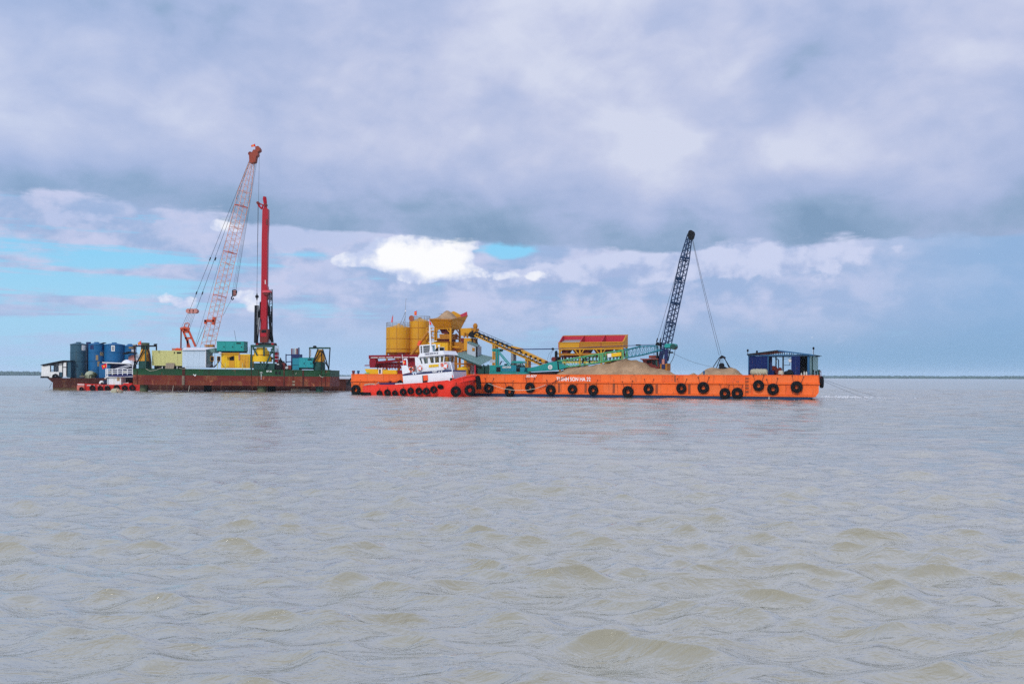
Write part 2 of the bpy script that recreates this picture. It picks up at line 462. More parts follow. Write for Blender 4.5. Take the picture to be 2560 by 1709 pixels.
# ------------------------------------------------------------------ water
def build_water():
    rr = [4.0]
    while rr[-1] < 9000:
        r = rr[-1]
        if r < 230: d = min(max(0.6 * r * r / 2587, 0.022), 0.45)
        else: d = min(0.45 + (r - 230) * 0.05, 400)
        rr.append(r + d)
    rr = np.array(rr)
    fine = np.radians(np.linspace(-34, 34, 760))
    coarse = np.radians(np.concatenate([np.linspace(34, 180, 40)[1:], np.linspace(-180, -34, 40)[1:-1]]))
    th = np.concatenate([fine, coarse])
    nr, nt = len(rr), len(th)
    Rr, Th = np.meshgrid(rr, th, indexing='ij')
    X = (Rr * np.sin(Th)).astype(np.float64); Y = (Rr * np.cos(Th)).astype(np.float64)
    ds = np.maximum(np.gradient(rr)[:, None], Rr * np.where(np.abs(Th) <= R(34.01), R(68) / 760, R(3.8)))
    rng = np.random.RandomState(11)
    Z = np.zeros_like(X); DX = np.zeros_like(X); DY = np.zeros_like(X)
    for i in range(84):
        f = (i + rng.rand()) / 84
        lam = 0.30 * (13.0 / 0.30) ** f
        ang = R(-98) + rng.randn() * (0.22 if lam > 2 else 0.36 if lam > 1 else 0.6)      # the chop comes towards the camera
        kx, ky = math.cos(ang), math.sin(ang)
        k = 2 * math.pi / lam
        amp = (0.0135 if lam < 1.8 else 0.0066) * lam ** 0.9 / (1 + (lam / 3.6) ** 2.0)
        ph = rng.rand() * 6.283
        att = np.clip((lam / ds - 2.2) / 2.5, 0, 1)
        arg = k * (kx * X + ky * Y) + ph
        s, c = np.sin(arg), np.cos(arg)
        Z += amp * att * s
        DX += amp * att * c * kx * .7; DY += amp * att * c * ky * .7
    # gusts: some stretches of water are rougher than others
    g = 0.94 + 0.11 * np.sin(X * .21 + 1.3 * np.sin(Y * .06)) * np.sin(Y * .13 + .8 * np.sin(X * .10)) + 0.08 * np.sin(X * .55 + Y * .18) * np.sin(Y * .31 - X * .12)
    Z *= g; DX *= g; DY *= g
    e = np.clip(0.92 + 0.10 * Z / 0.06, 0.75, 1.15)      # the few tall crests stand out of a flatter surface
    Z *= e; DX *= e; DY *= e
    X += DX; Y += DY
    co = np.stack([X, Y, Z], -1).reshape(-1, 3)
    co = np.concatenate([co, [[0, 0, 0]]]).astype(np.float32)
    i, j = np.meshgrid(np.arange(nr - 1), np.arange(nt), indexing='ij')
    j2 = (j + 1) % nt
    q = np.stack([i * nt + j, i * nt + j2, (i + 1) * nt + j2, (i + 1) * nt + j], -1).reshape(-1, 4)[:, ::-1]
    nq = len(q)
    cj = np.arange(nt)
    tri = np.stack([np.full(nt, nr * nt), (cj + 1) % nt, cj], -1)
    me = bpy.data.meshes.new('water')
    me.vertices.add(len(co)); me.vertices.foreach_set('co', co.ravel())
    me.loops.add(nq * 4 + nt * 3)
    me.loops.foreach_set('vertex_index', np.concatenate([q.ravel(), tri.ravel()]).astype(np.int32))
    me.polygons.add(nq + nt)
    me.polygons.foreach_set('loop_start', np.concatenate([np.arange(nq) * 4, nq * 4 + np.arange(nt) * 3]).astype(np.int32))
    me.polygons.foreach_set('use_smooth', np.ones(nq + nt, dtype=bool))
    me.update(calc_edges=True)
    m = bpy.data.materials.new('muddy_water'); m.use_nodes = True
    t = m.node_tree; t.nodes.clear(); n = NT(t)
    o = n.n('ShaderNodeOutputMaterial')
    P = n.n('ShaderNodeNewGeometry').outputs['Position']
    def mp(sx, sy, rot=0):
        q = n.n('ShaderNodeMapping'); q.inputs['Scale'].default_value = (sx, sy, 1); q.inputs['Rotation'].default_value = (0, 0, rot)
        n.put(q.inputs[0], P); return q.outputs[0]
    silt = n.noise(mp(.05, .025, .2), 1.0, 4, .5)
    def bump(h, dist, strength, prev=None):
        q = n.n('ShaderNodeBump'); q.inputs['Strength'].default_value = strength; q.inputs['Distance'].default_value = dist
        n.put(q.inputs['Height'], h)
        if prev is not None: n.put(q.inputs['Normal'], prev)
        return q.outputs[0]
    far = n.sm(n.vm('LENGTH', P), 18, 70)
    n1 = n.noise(mp(.35, .85, .12), 1.0, 5, .55, .4)        # metre-long chop, only where the mesh no longer carries it
    n2 = n.noise(mp(2.2, 4.6, -.15), 1.0, 4, .6, .5)
    n3 = n.noise(mp(9, 17, .1), 1.0, 3, .6, .3)
    h1 = n.m('MULTIPLY', n1, far)
    nb = bump(h1, .55, 1.0)
    nb = bump(n2, .072, 1.0, nb)
    nb = bump(n3, .008, 1.0, nb)
    # silty body under a skin that reflects more and more of the sky the flatter it is looked at
    body = n.n('ShaderNodeBsdfDiffuse'); skin = n.n('ShaderNodeBsdfGlossy'); mx = n.n('ShaderNodeMixShader')
    n.put(body.inputs['Color'], n.mix(silt, (0.255, 0.24, 0.175, 1), (0.33, 0.31, 0.24, 1)))
    n.put(skin.inputs['Roughness'], n.m('ADD', .10, n.m('MULTIPLY', n.sm(n.vm('LENGTH', P), 12, 110), .08)))
    skin.inputs['Color'].default_value = (.97, .97, .93, 1)
    lw = n.n('ShaderNodeLayerWeight'); lw.inputs['Blend'].default_value = .5
    for k in (body, skin, lw): n.put(k.inputs['Normal'], nb)
    n.put(mx.inputs[0], n.m('MULTIPLY', n.m('POWER', lw.outputs['Facing'], 1.7), .96))
    t.links.new(body.outputs[0], mx.inputs[1]); t.links.new(skin.outputs[0], mx.inputs[2])
    t.links.new(mx.outputs[0], o.inputs[0])
    me.materials.append(m)
    ob = bpy.data.objects.new('water', me); C.objects.link(ob)
    ob['kind'] = 'structure'
    return ob
build_water()
# ------------------------------------------------------------------ far shore and air
def build_shore():
    mat = paint('far_trees', (0.060, 0.110, 0.100), .9, .4)
    rng = random.Random(5)
    for (a0, a1, d, hh) in ((-70, -12, 2500, 11.5), (-13.5, -8, 3300, 6.0), (-9, 70, 2750, 8.5)):
        mb = MB(); vs = []
        n = int((a1 - a0) / 0.035)
        for i in range(n + 1):
            a = R(a0 + (a1 - a0) * i / n)
            q = Vector((math.sin(a), math.cos(a), 0))
            e = min(1, i / 40, (n - i) / 40)
            h = hh * (.78 + .25 * mnoise.noise((i * .02, d, 0)) + .20 * mnoise.noise((i * .23, d, 3)) + .12 * rng.random()) * (.3 + .7 * e)
            for k, (dd, z) in enumerate(((0, -1), (0, h * .35), (6, h * .85), (22, h), (90, h * .8), (140, -1))):
                vs.append(q * (d + dd + rng.uniform(-4, 4) * (0 < k < 5)) + Vector((0, 0, z)))
        fs = [(i * 6 + k, (i + 1) * 6 + k, (i + 1) * 6 + k + 1, i * 6 + k + 1) for i in range(n) for k in range(5)]
        mb.add(vs, fs)
        o = bpy.data.objects.new('far_shore', mb.mesh('far_shore', (0, 0, 0), mat)); C.objects.link(o)
        o['kind'] = 'structure'
build_shore()
def build_haze():
    mb = MB().box(-9600, 9600, -9600, 9600, -6, 48)
    m = bpy.data.materials.new('sea_air'); m.use_nodes = True
    t = m.node_tree; t.nodes.clear(); n = NT(t)
    v = n.n('ShaderNodeVolumePrincipled'); o = n.n('ShaderNodeOutputMaterial')
    v.inputs['Color'].default_value = (0.72, 0.87, 1.0, 1)
    v.inputs['Density'].default_value = 0.00010
    v.inputs['Anisotropy'].default_value = 0.0
    t.links.new(v.outputs[0], o.inputs['Volume'])
    ob = bpy.data.objects.new('haze', mb.mesh('haze', (0, 0, 0), m)); C.objects.link(ob)
    ob['kind'] = 'stuff'
build_haze()
# ------------------------------------------------------------------ paints
orange = paint('orange_paint', (0.83, 0.135, 0.018), .5, .16, .25, .18, .7, streak=.5, dirt=(.30, .05, .014, 1))
orange_dark = paint('orange_shadow_rust', (0.30, 0.06, 0.02), .7, .3, .6)  # rust brown of the ribs, also the shade painted in for the ladder recesses
navy_boot = paint('navy_bottom_paint', (0.010, 0.030, 0.085), .5, .3, 0, .3, .8)
black_rub = paint('tyre_rubber', (0.009, 0.008, 0.009), .8, .35, 0, .3, 2.5, spec=.06, dirt=(.05, .05, .045, 1))
chain_m = paint('rusty_chain', (0.16, 0.035, 0.02), .8, .3)
white_let = paint('white_lettering', (0.85, 0.85, 0.85), .6, .06, 0, .1)
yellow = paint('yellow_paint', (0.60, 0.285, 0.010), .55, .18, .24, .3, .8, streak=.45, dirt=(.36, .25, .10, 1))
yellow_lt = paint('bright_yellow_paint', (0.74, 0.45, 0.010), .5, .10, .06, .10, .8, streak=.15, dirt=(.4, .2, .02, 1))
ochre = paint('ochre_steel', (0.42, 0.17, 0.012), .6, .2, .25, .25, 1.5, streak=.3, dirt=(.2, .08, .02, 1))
maroon = paint('maroon_steel', (0.16, 0.022, 0.018), .6, .25, .1, .2)
red_pump = paint('crimson_paint', (0.22, 0.006, 0.016), .42, .2, 0, .3, 1.2)
red_tug = paint('scarlet_paint', (0.86, 0.042, 0.022), .4, .10, .05, .08, .7, streak=.25, dirt=(.35, .03, .02, 1))
white_p = paint('white_paint', (0.74, 0.75, 0.78), .4, .06, .03, .10, 1.0, streak=.16, dirt=(.45, .42, .38, 1))
white_worn = paint('worn_white_paint', (0.72, 0.72, 0.70), .6, .12, .12, .2, 1.2, streak=.3, dirt=(.30, .26, .20, 1))
navy_p = paint('navy_paint', (0.012, 0.022, 0.10), .5, .2)
teal = paint('teal_paint', (0.012, 0.26, 0.24), .5, .2, .14, .22, 1.2, streak=.3, dirt=(.02, .09, .08, 1))
teal_bl = paint('blue_teal_paint', (0.012, 0.20, 0.27), .45, .16, .06, .15, 1.2)
teal_gen = paint('turquoise_paint', (0.014, 0.27, 0.30), .45, .10, .03, .10, 1.0, streak=.12)
green_lat = paint('green_lattice_paint', (0.10, 0.38, 0.16), .5, .25, .1, .2, 1.5)
sheet_green = paint('grey_green_sheet', (0.20, 0.34, 0.32), .45, .12, .04, .15, 1.2, wavy=('X', 6.0))
dark_green = paint('dark_green_sheet', (0.012, 0.060, 0.052), .6, .25, 0, .3)
grey_wall = paint('grey_blue_sheet', (0.42, 0.47, 0.52), .5, .1, .06, .15)
glass_dark = paint('dark_opening', (0.010, 0.010, 0.012), .4, .2, 0, 0, spec=.1)
steel = paint('grey_steel', (0.28, 0.29, 0.30), .5, .2, .15, .2, 1.5, metal=.3)
black_p = paint('black_steel', (0.012, 0.013, 0.016), .7, spec=.08, var=.3, rust=.08, grime=.2)
wire_m = paint('steel_wire', (0.045, 0.048, 0.055), .6, .2)
rope_m = paint('pale_rope', (0.55, 0.50, 0.40), .9, .2)
blue_lat = paint('navy_lattice_paint', (0.010, 0.035, 0.095), .5, .3, .08, .2)
blue_sheet = paint('royal_blue_sheet', (0.007, 0.020, 0.115), .5, .18, .02, .2, 1.0, wavy=('Z', 3.5))
blue_post = paint('blue_post_paint', (0.020, 0.10, 0.22), .5, .2)
red_in = paint('red_bin_lining', (0.46, 0.022, 0.045), .55, .2, .15, .3, 1.2)
red_flag = paint('flag_red', (0.78, 0.014, 0.020), .8, .08, 0, 0)
gold = paint('flag_star_gold', (0.85, 0.62, 0.05), .7, .05, 0, 0)
tan_tarp = paint('tan_tarpaulin', (0.36, 0.34, 0.24), .9, .3, 0, .4, 2.5)
ring_orange = paint('lifebuoy_orange', (0.80, 0.10, 0.03), .5, .1, 0, .1)
def glass_mat():
    m = bpy.data.materials.new('window_glass'); m.use_nodes = True
    t = m.node_tree; t.nodes.clear(); n = NT(t)
    tr = n.n('ShaderNodeBsdfTransparent'); gl = n.n('ShaderNodeBsdfGlossy'); mx = n.n('ShaderNodeMixShader'); o = n.n('ShaderNodeOutputMaterial')
    tr.inputs[0].default_value = (.62, .66, .60, 1); gl.inputs['Roughness'].default_value = .05
    fr = n.n('ShaderNodeFresnel'); fr.inputs[0].default_value = 1.5
    n.put(mx.inputs[0], fr.outputs[0]); t.links.new(tr.outputs[0], mx.inputs[1]); t.links.new(gl.outputs[0], mx.inputs[2])
    t.links.new(mx.outputs[0], o.inputs[0])
    return m
glass = glass_mat()
def sand_mat():
    m = bpy.data.materials.new('river_sand'); m.use_nodes = True
    t = m.node_tree; t.nodes.clear(); n = NT(t)
    b = n.n('ShaderNodeBsdfPrincipled'); o = n.n('ShaderNodeOutputMaterial'); t.links.new(b.outputs[0], o.inputs[0])
    g = n.n('ShaderNodeTexCoord').outputs['Object']
    a, c, d = n.noise(g, .5, 5, .6), n.noise(g, 3.0, 6, .65), n.noise(g, 14, 5, .7)
    col = n.mix(n.sm(a, .3, .7), (.30, .18, .092, 1), (.48, .31, .17, 1))
    col = n.mix(n.m('MULTIPLY', n.sm(c, .52, .7), .5), col, (.20, .13, .075, 1))
    n.put(b.inputs['Base Color'], col); b.inputs['Roughness'].default_value = .95
    bp = n.n('ShaderNodeBump'); bp.inputs['Strength'].default_value = .9; bp.inputs['Distance'].default_value = .22
    n.put(bp.inputs['Height'], n.m('ADD', c, n.m('MULTIPLY', d, .3))); n.put(b.inputs['Normal'], bp.outputs[0])
    return m
sand = sand_mat()

# ================================================================== ORANGE BARGE
OB = Fr(((878 - 1280) / FPX * 136, 136, 0), math.atan2(-25.0, 56.27))
b = OB.p
LB = b('P', 2047, 940, 0).x
END = 2.3          # the far corner of the right end is cut back
def uw(fr, z, v, *xy):
    return [(q.x, q.z) for q in (fr.p(z, x, y, v) for x, y in xy)]
DECK, BULW = 1.72, 2.78
t = Thing('cargo_barge', 'long orange cargo barge with a low navy bottom and white lettering on its side', 'barge', OB, (30, 8, 0))
hull = t.part('hull', MB().taper([(0, .40), (LB - .35, .40), (LB - .02, .9), (LB, DECK), (0, DECK)], .12, [(0, .40), (LB - .9 - END, .40), (LB - .4 - END, .9), (LB - END, DECK), (0, DECK)], 16), orange)
t.part('bottom', MB().taper([(.2, -1.6), (LB - 5.2, -1.6), (LB - .45, .396), (0, .396)], .04, [(.2, -1.6), (LB - 5.2 - END, -1.6), (LB - .45 - END, .396), (0, .396)], 15.9), navy_boot, label='dark navy hull bottom at the waterline')
bw = MB().box(0, LB + .05, .06, .12, 1.90, BULW).box(0, LB - END, 15.88, 16, DECK, BULW).box(0, .12, .125, 15.875, DECK, BULW).slab([Vector((LB, .125, DECK)), Vector((LB - END, 15.875, DECK)), Vector((LB - END, 15.875, BULW)), Vector((LB, .125, BULW))], .1)
bw.box(-.02, LB + .07, -.04, .16, BULW, BULW + .06)
t.part('bulwark', bw, orange)
t.part('rub_rail', MB().prismu([(.13, 1.70), (-.10, 1.78), (-.12, 1.90), (0, 1.95), (.13, 1.95)], -.02, LB + .1), orange)
t.part('rub_rail', MB().prismu([(.13, .36), (-.06, .40), (-.08, .52), (.13, .60)], -.02, LB - .35), orange)
for x in (335, 727, 1140, 1770, 2250):
    q = b('H', x, 1000, 0)
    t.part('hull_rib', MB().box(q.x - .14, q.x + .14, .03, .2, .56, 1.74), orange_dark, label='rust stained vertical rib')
for x in (110, 515, 750, 828):
    q = b('J', x, 700, 0)
    t.part('hull_rib', MB().box(q.x - .08, q.x + .08, -.02, .2, .56, 1.74), orange if x != 110 else orange_dark)
for u in (3.0, 6.5, 10.2, 22.2, 25.6, 28.9, 31.4, 47.0, 52.5, 56.2):
    t.part('hull_rib', MB().box(u - .05, u + .05, .05, .2, .56, 1.74), orange)
lad = t.part('ladder', MB().box(b('J', 762, 600, 0).x - .05, b('J', 762, 600, 0).x + .05, -.08, .1, .55, 2.7).box(b('J', 815, 600, 0).x - .05, b('J', 815, 600, 0).x + .05, -.08, .1, .55, 2.7), orange)
for y in (590, 626, 662, 700, 745):
    q = b('J', 789, y, 0)
    t.part('step_recess_shade', MB().box(q.x - .32, q.x + .32, -.03, .08, q.z - .09, q.z + .09), orange_dark, parent=lad)  # dark box set proud: the shade of a step recess put into its colour
q, q2 = b('H', 300, 888, 0), b('H', 802, 888, 0)
t.text('name_lettering', 'THINH SON HA 22', (q.x, -.012, q.z - .02), .47, white_let, q2.x - q.x)
q, q2 = b('G', 1583, 1341, 0), b('G', 1775, 1341, 0)
t.text('number_lettering', 'SG-9577', (q.x, -.012, q.z), .30, white_let, q2.x - q.x, shear=.25)
orange_b = paint('orange_paint_faded', (0.80, 0.150, 0.030), .6, .18, .26, .2, .9, streak=.5, dirt=(.34, .07, .02, 1))
orange_c = paint('orange_paint_scuffed', (0.76, 0.110, 0.016), .55, .2, .34, .3, 1.1, streak=.55, dirt=(.22, .04, .012, 1))
pm = [orange, orange_b, orange, orange_c, orange_b, orange, orange_c]
plating(t, [LB * k / 24 for k in range(25)], 1.955, BULW, 0, .035, pm, 3)
plating(t, [LB * k / 34 for k in range(34)] + [LB - .35], .60, 1.70, .055, .05, pm[2:] + pm[:2], 40)
# stern bracket seen beyond the left end
m = MB()
for a, c in (((42, 1235), (105, 1150)), ((42, 1235), (105, 1240))):
    m.beam(b('F', a[0], a[1], 5), b('F', c[0], c[1], 5), .22)
t.part('stern_bracket', m, black_p)
t.part('draft_mark', MB().box(b('V', 660, 1300, 0).x, b('V', 660, 1300, 0).x + .05, .02, .05, -.5, .36), white_let)

# ---- tyres hanging on the barge
def tyre_mesh(R0=.66, Ri=.24, wd=.38):
    h = wd / 2
    pr = [(Ri, -h * .6), (Ri + .1, -h), (R0 - .07, -h * .97), (R0, -h * .6), (R0 + .012, -h * .2), (R0 - .01, 0), (R0 + .012, h * .2), (R0, h * .6), (R0 - .07, h * .97), (Ri + .1, h), (Ri, h * .6), (Ri - .02, 0)]
    return MB().lathe((0, 0, 0), pr, 28, 'v', closed=True)
proto = Thing('tyre_fender', 'x', 'tyre', OB, (0, 0, 0), 'tyre fenders along the orange barge')
proto.part('tyre', tyre_mesh(), black_rub)
for sx in (-1, 1):
    proto.part('chain', MB().path([(sx * .40, -.02, .40), (sx * .50, .10, .78), (sx * .62, .17, 1.18)], .032, 4).box(sx * .62 - .07, sx * .62 + .07, .12, .2, 1.13, 1.25), chain_m)
def put_tyre(z, x, y, diam, label, first=[True]):
    c = b(z, x, y, -.22)
    px_m = FPX / OB.world(c).y * ZOOM[z][2]
    s = diam / px_m / 1.33
    o = proto.e if first[0] else copy_tree(proto.e)
    first[0] = False
    o.matrix_world = OB.M @ Matrix.Translation(c) @ Matrix.Rotation(random.uniform(-.12, .12), 4, 'Y') @ Matrix.Rotation(random.uniform(-.08, .08), 4, 'X') @ Matrix.Diagonal((s * random.uniform(.95, 1.03), random.uniform(.85, 1.1), s, 1))
    o['label'] = label
for z, x, y, d, lab in (
    ('F', 165, 1312, 146, 'black tyre fender at the left end of the orange barge behind the tug stern'),
    ('F', 2025, 1282, 146, 'first black tyre fender to the right of the tug bow on the orange hull'),
    ('S', 600, 1318, 300, 'low black tyre fender at the waterline, second right of the tug bow'),
    ('S', 1172, 1215, 295, 'black tyre fender below the number SG-9577 on the orange hull'),
    ('H', 215, 1025, 155, 'black tyre fender just left of the letters THINH on the orange hull'),
    ('H', 533, 1013, 142, 'small black tyre fender below the word SON on the orange barge'),
    ('H', 838, 1025, 155, 'black tyre fender just right of the number 22 on the orange barge'),
    ('H', 1348, 1050, 168, 'large low black tyre fender below the peak of the big sand pile'),
    ('H', 1650, 1008, 156, 'black tyre fender below the foot of the navy crane boom'),
    ('H', 2133, 998, 152, 'black tyre fender below the gap between the two sand piles'),
    ('J', 273, 698, 136, 'black tyre fender below the left slope of the small sand pile'),
    ('J', 527, 765, 128, 'left one of two low tyre fenders close together left of the hull ladder'),
    ('J', 672, 762, 130, 'right one of two low tyre fenders close together left of the hull ladder'),
    ('J', 922, 674, 134, 'high black tyre fender just right of the hull ladder'),
    ('J', 1092, 715, 134, 'low black tyre fender second to the right of the hull ladder'),
    ('J', 1370, 690, 138, 'rightmost black tyre fender on the long side of the orange barge')):
    put_tyre(z, x, y, d, lab)
c = Vector((LB + .12, 1.6, 2.05))
o = copy_tree(proto.e); o.matrix_world = OB.M @ Matrix.Translation(c) @ Matrix.Rotation(R(90), 4, 'Z')
o['label'] = 'black tyre fender seen edge on at the right hand end of the orange barge'

# ---- bollards on the barge rim
def bollard(fr, z, x0, x1, y0, v, base_w, mat, label, grp):
    a, c = fr.p(z, x0, y0, v), fr.p(z, x1, y0, v)
    r, top = abs(c.x - a.x) / 2, a.z
    ce = ((a.x + c.x) / 2, v, base_w)
    m = MB().lathe((ce[0], v, 0), [(r * 1.25, base_w), (r * 1.25, base_w + .08), (r * .85, base_w + .1), (r * .85, top - .22), (r * 1.12, top - .2), (r * 1.12, top), (0.01, top + .02)], 14)
    solo('bollard', label, 'bollard', fr, ce, m, mat, grp)
bollard(OB, 'F', 115, 150, 1042, 1.0, DECK, maroon, 'brown mooring bollard at the far left corner of the orange barge', 'bollards on the orange barge')
bollard(OB, 'F', 186, 215, 1042, 1.3, DECK, blue_post, 'blue mooring bollard second from the left end of the orange barge', 'bollards on the orange barge')
bollard(OB, 'V', 1835, 1868, 578, 1.2, DECK, black_p, 'slim dark bollard just right of the blue shelter', 'bollards on the orange barge')
bollard(OB, 'V', 1905, 1950, 608, 1.2, DECK, black_p, 'short dark bollard between the shelter and the barge end', 'bollards on the orange barge')
bollard(OB, 'V', 1965, 2036, 578, 1.6, DECK, dark_green, 'thick dark green bollard at the right corner of the orange barge', 'bollards on the orange barge')
bollard(OB, 'J', 270, 292, 503, .6, DECK, blue_post, 'small blue bollard standing left of the small sand pile', 'bollards on the orange barge')

# ---- flags
def flag(fr, z, v, foot, top, quad, label, star=True, pole_m=None, pr=.03, pole=True):
    """foot and top of the pole; quad = cloth corners hoist-top, hoist-bottom, fly-bottom, fly-top"""
    a, c = fr.p(z, foot[0], foot[1], v), fr.p(z, top[0], top[1], v)
    th = Thing('flag', label, 'flag', fr, a, 'red flags with a yellow star')
    if pole: th.part('flag_pole', MB().tube(a, c, pr, 6), pole_m or steel)
    q = [fr.p(z, x, y, v) for x, y in quad]
    m = MB(); nx, ny = 10, 6
    L = (q[3] - q[0]).length
    pts = []
    for i in range(nx + 1):
        for j in range(ny + 1):
            f, g = i / nx, j / ny
            p = q[0].lerp(q[3], f).lerp(q[1].lerp(q[2], f), g)
            p.y += .16 * L * math.sin(f * 6.5 + g * 1.2) * f
            p.z += .04 * L * math.sin(f * 5 + 1) * f
            pts.append(p)
    m.add(pts, [(i * (ny + 1) + j, (i + 1) * (ny + 1) + j, (i + 1) * (ny + 1) + j + 1, i * (ny + 1) + j + 1) for i in range(nx) for j in range(ny)], True)
    cl = th.part('cloth', m, red_flag)
    if star:
        cu = (q[0] + q[1] + q[2] + q[3]) / 4
        r = min((q[1] - q[0]).length, L) * .30
        ring = []
        for k in range(10):
            rr = r if k % 2 == 0 else r * .42
            tt = math.pi / 2 + k * math.pi / 5
            ring.append((cu.x + rr * math.cos(tt), cu.z + rr * math.sin(tt)))
        vs = [(x, cu.y - .16 * L, w) for x, w in ring] + [(cu.x, cu.y - .16 * L, cu.z)]
        th.part('star', MB().add(vs, [(10, k, (k + 1) % 10) for k in range(10)]), gold, parent=cl)
    return th

# ---- concrete pump with folded boom
v0 = 4.0
t = Thing('concrete_pump', 'yellow bodied concrete pump with folded crimson pipe boom at the left of the orange barge', 'concrete pump', OB, b('F', 560, 1100, v0 + 1))
t.part('body', MB().prism(uw(OB, 'F', v0, (290, 1018), (460, 1018), (460, 1032), (742, 1034), (742, 1110), (330, 1110)), v0, v0 + 2.4), yellow_lt)
t.part('side_box', MB().box(*(OB.rect('F', 487, 1008, 540, 1110, v0)[:2]), v0 - .12, v0 + .5, *(OB.rect('F', 487, 1008, 540, 1110, v0)[2:])), white_worn)
r_ = OB.rect('F', 500, 1022, 520, 1080, v0)
t.part('control_panel', MB().box(r_[0], r_[1], v0 - .15, v0 - .1, r_[2], r_[3]), glass_dark)
t.part('hatch', MB().prism(uw(OB, 'F', v0, (290, 1100), (310, 1075), (350, 1072), (375, 1100)), v0 - .3, v0 - .02), green_lat)
t.part('pedestal', MB().prism(uw(OB, 'F', v0, (742, 1040), (812, 1030), (812, 1110), (742, 1110)), v0 + .2, v0 + 2.2), red_pump)
def fbeam(th, name, z, v, p, q, h, d, mat, parent=None):
    return th.part(name, MB().beam(OB.p(z, *p, v), OB.p(z, *q, v), h, d), mat, parent=parent)
for nm, v, p, q, h in (('boom_section', v0 + .4, (356, 852), (1040, 845), .50), ('boom_section', v0 + 1.2, (430, 950), (990, 946), .44), ('boom_section', v0 + .7, (380, 935), (930, 885), .30), ('boom_section', v0 + 1.6, (400, 985), (900, 990), .30)):
    s_ = fbeam(t, nm, 'F', v, p, q, h, .4, red_pump)
    pp = [b('F', p[0] + 20, p[1] + 9, v - .27), b('F', q[0] - 20, q[1] + 9, v - .27)]
    t.part('delivery_pipe', MB().tube(pp[0], pp[1], .055, 6), white_worn if h > .45 else red_pump, parent=s_)
    for k in range(1, 6):
        f = pp[0].lerp(pp[1], k / 6)
        t.part('pipe_clamp', MB().box(f.x - .06, f.x + .06, f.y - .09, f.y + .09, f.z - .1, f.z + .1), red_pump, parent=s_)
t.part('boom_knuckle', MB().prism(uw(OB, 'F', v0, (350, 842), (420, 850), (440, 930), (415, 1000), (350, 1000), (342, 935)), v0 + .2, v0 + .9), red_pump)
t.part('boom_knuckle', MB().prism(uw(OB, 'F', v0, (812, 880), (880, 850), (1005, 835), (1005, 985), (812, 990)), v0 + .9, v0 + 1.9), red_pump)
t.part('outrigger', MB().beam(b('F', 292, 970, v0 + 1), b('F', 352, 970, v0 + 1), .14), red_pump)
m = MB()
for x in range(440, 800, 40):
    m.beam(b('F', x, 960, v0 + 1), b('F', x + 40, 1018, v0 + 1), .1, .1)
t.part('boom_rest', m, red_pump)
m = MB().lathe(b('F', 800, 800, 7), [(b('F', 845, 800, 7).x - b('F', 800, 800, 7).x, -.4), (.6, .05), (.1, .12)], 18)
t.part('hopper_cover', m, maroon)

# ---- silos
def silo(z, x0, x1, ytop, ybot, ycone, v, rings, label, mat, railY):
    a, c = b(z, x0, ytop, v), b(z, x1, ytop, v)
    cx = (a.x + c.x) / 2; r = (c.x - a.x) / 2 * 1.0
    wt_, wb_, wc_ = a.z, b(z, x0, ybot, v).z, b(z, x0, ycone, v).z
    th = Thing('cement_silo', label, 'silo', OB, (cx, v, DECK), 'yellow cement silos')
    body = th.part('silo_body', MB().cyl((cx, v), r, wb_, wt_, 40), mat)
    for y in rings:
        w = b(z, x0, y, v).z
        th.part('ring_seam', MB().lathe((cx, v, w), [(r - .02, -.05), (r + .03, -.05), (r + .03, .05), (r - .02, .05)], 40, closed=True), ochre, parent=body)
    for a_ in (-1.9, -1.2, -.4):
        x_, y_ = cx + math.cos(a_) * r, v + math.sin(a_) * r
        th.part('plate_seam', MB().box(x_ - .03, x_ + .03, y_ - .03, y_ + .03, wb_ + .02, wt_ - .02), ochre, parent=body)
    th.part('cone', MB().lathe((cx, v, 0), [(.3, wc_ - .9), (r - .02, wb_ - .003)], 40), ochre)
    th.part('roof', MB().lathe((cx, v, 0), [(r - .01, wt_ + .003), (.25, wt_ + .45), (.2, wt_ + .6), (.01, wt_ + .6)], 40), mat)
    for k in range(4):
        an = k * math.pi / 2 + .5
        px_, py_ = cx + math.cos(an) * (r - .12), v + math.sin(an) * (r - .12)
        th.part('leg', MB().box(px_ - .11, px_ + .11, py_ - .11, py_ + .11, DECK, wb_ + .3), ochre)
    wr = b(z, x0, railY, v).z
    g = MB()
    for k in range(20):
        an = k * math.pi / 10
        p_ = Vector((cx + math.cos(an) * (r - .05), v + math.sin(an) * (r - .05), wt_))
        g.tube(p_, p_ + Vector((0, 0, wr - wt_)), .03, 4)
    for w in (wr, (wr + wt_) / 2):
        g.path([(cx + math.cos(k * math.pi / 14) * (r - .05), v + math.sin(k * math.pi / 14) * (r - .05), w) for k in range(29)], .03, 4)
    th.part('guard_rail', g, steel)
    return th, cx, r, wt_
S1, c1, r1, w1 = silo('F', 615, 925, 448, 790, 815, 10.0, (600, 742), 'left yellow cement silo with the whip antenna mast on top', yellow, 378)
S2, c2, r2, w2 = silo('F', 932, 1192, 360, 790, 825, 11.4, (450, 605, 745), 'right taller yellow cement silo next to the loading hopper', yellow, 288)
m = MB().tube(b('F', 850, 440, 9), b('F', 866, 36, 9), .045, 6, .02).tube(b('F', 780, 412, 9), b('F', 860, 215, 9), .03, 5).tube(b('F', 815, 412, 10), b('F', 860, 290, 9), .03, 5)
p_ = b('F', 863, 208, 8.9)
th = Thing('antenna_mast', 'thin grey whip antenna mast braced on top of the left yellow silo', 'antenna', OB, b('F', 850, 440, 9))
th.part('mast', m, steel); th.part('lamp', MB().lathe(p_, [(.02, -.1), (.1, -.08), (.1, .1), (.02, .12)], 10), white_p)
th.part('whip', MB().beam(b('F', 866, 44, 9), b('F', 880, 46, 9), .05), steel)
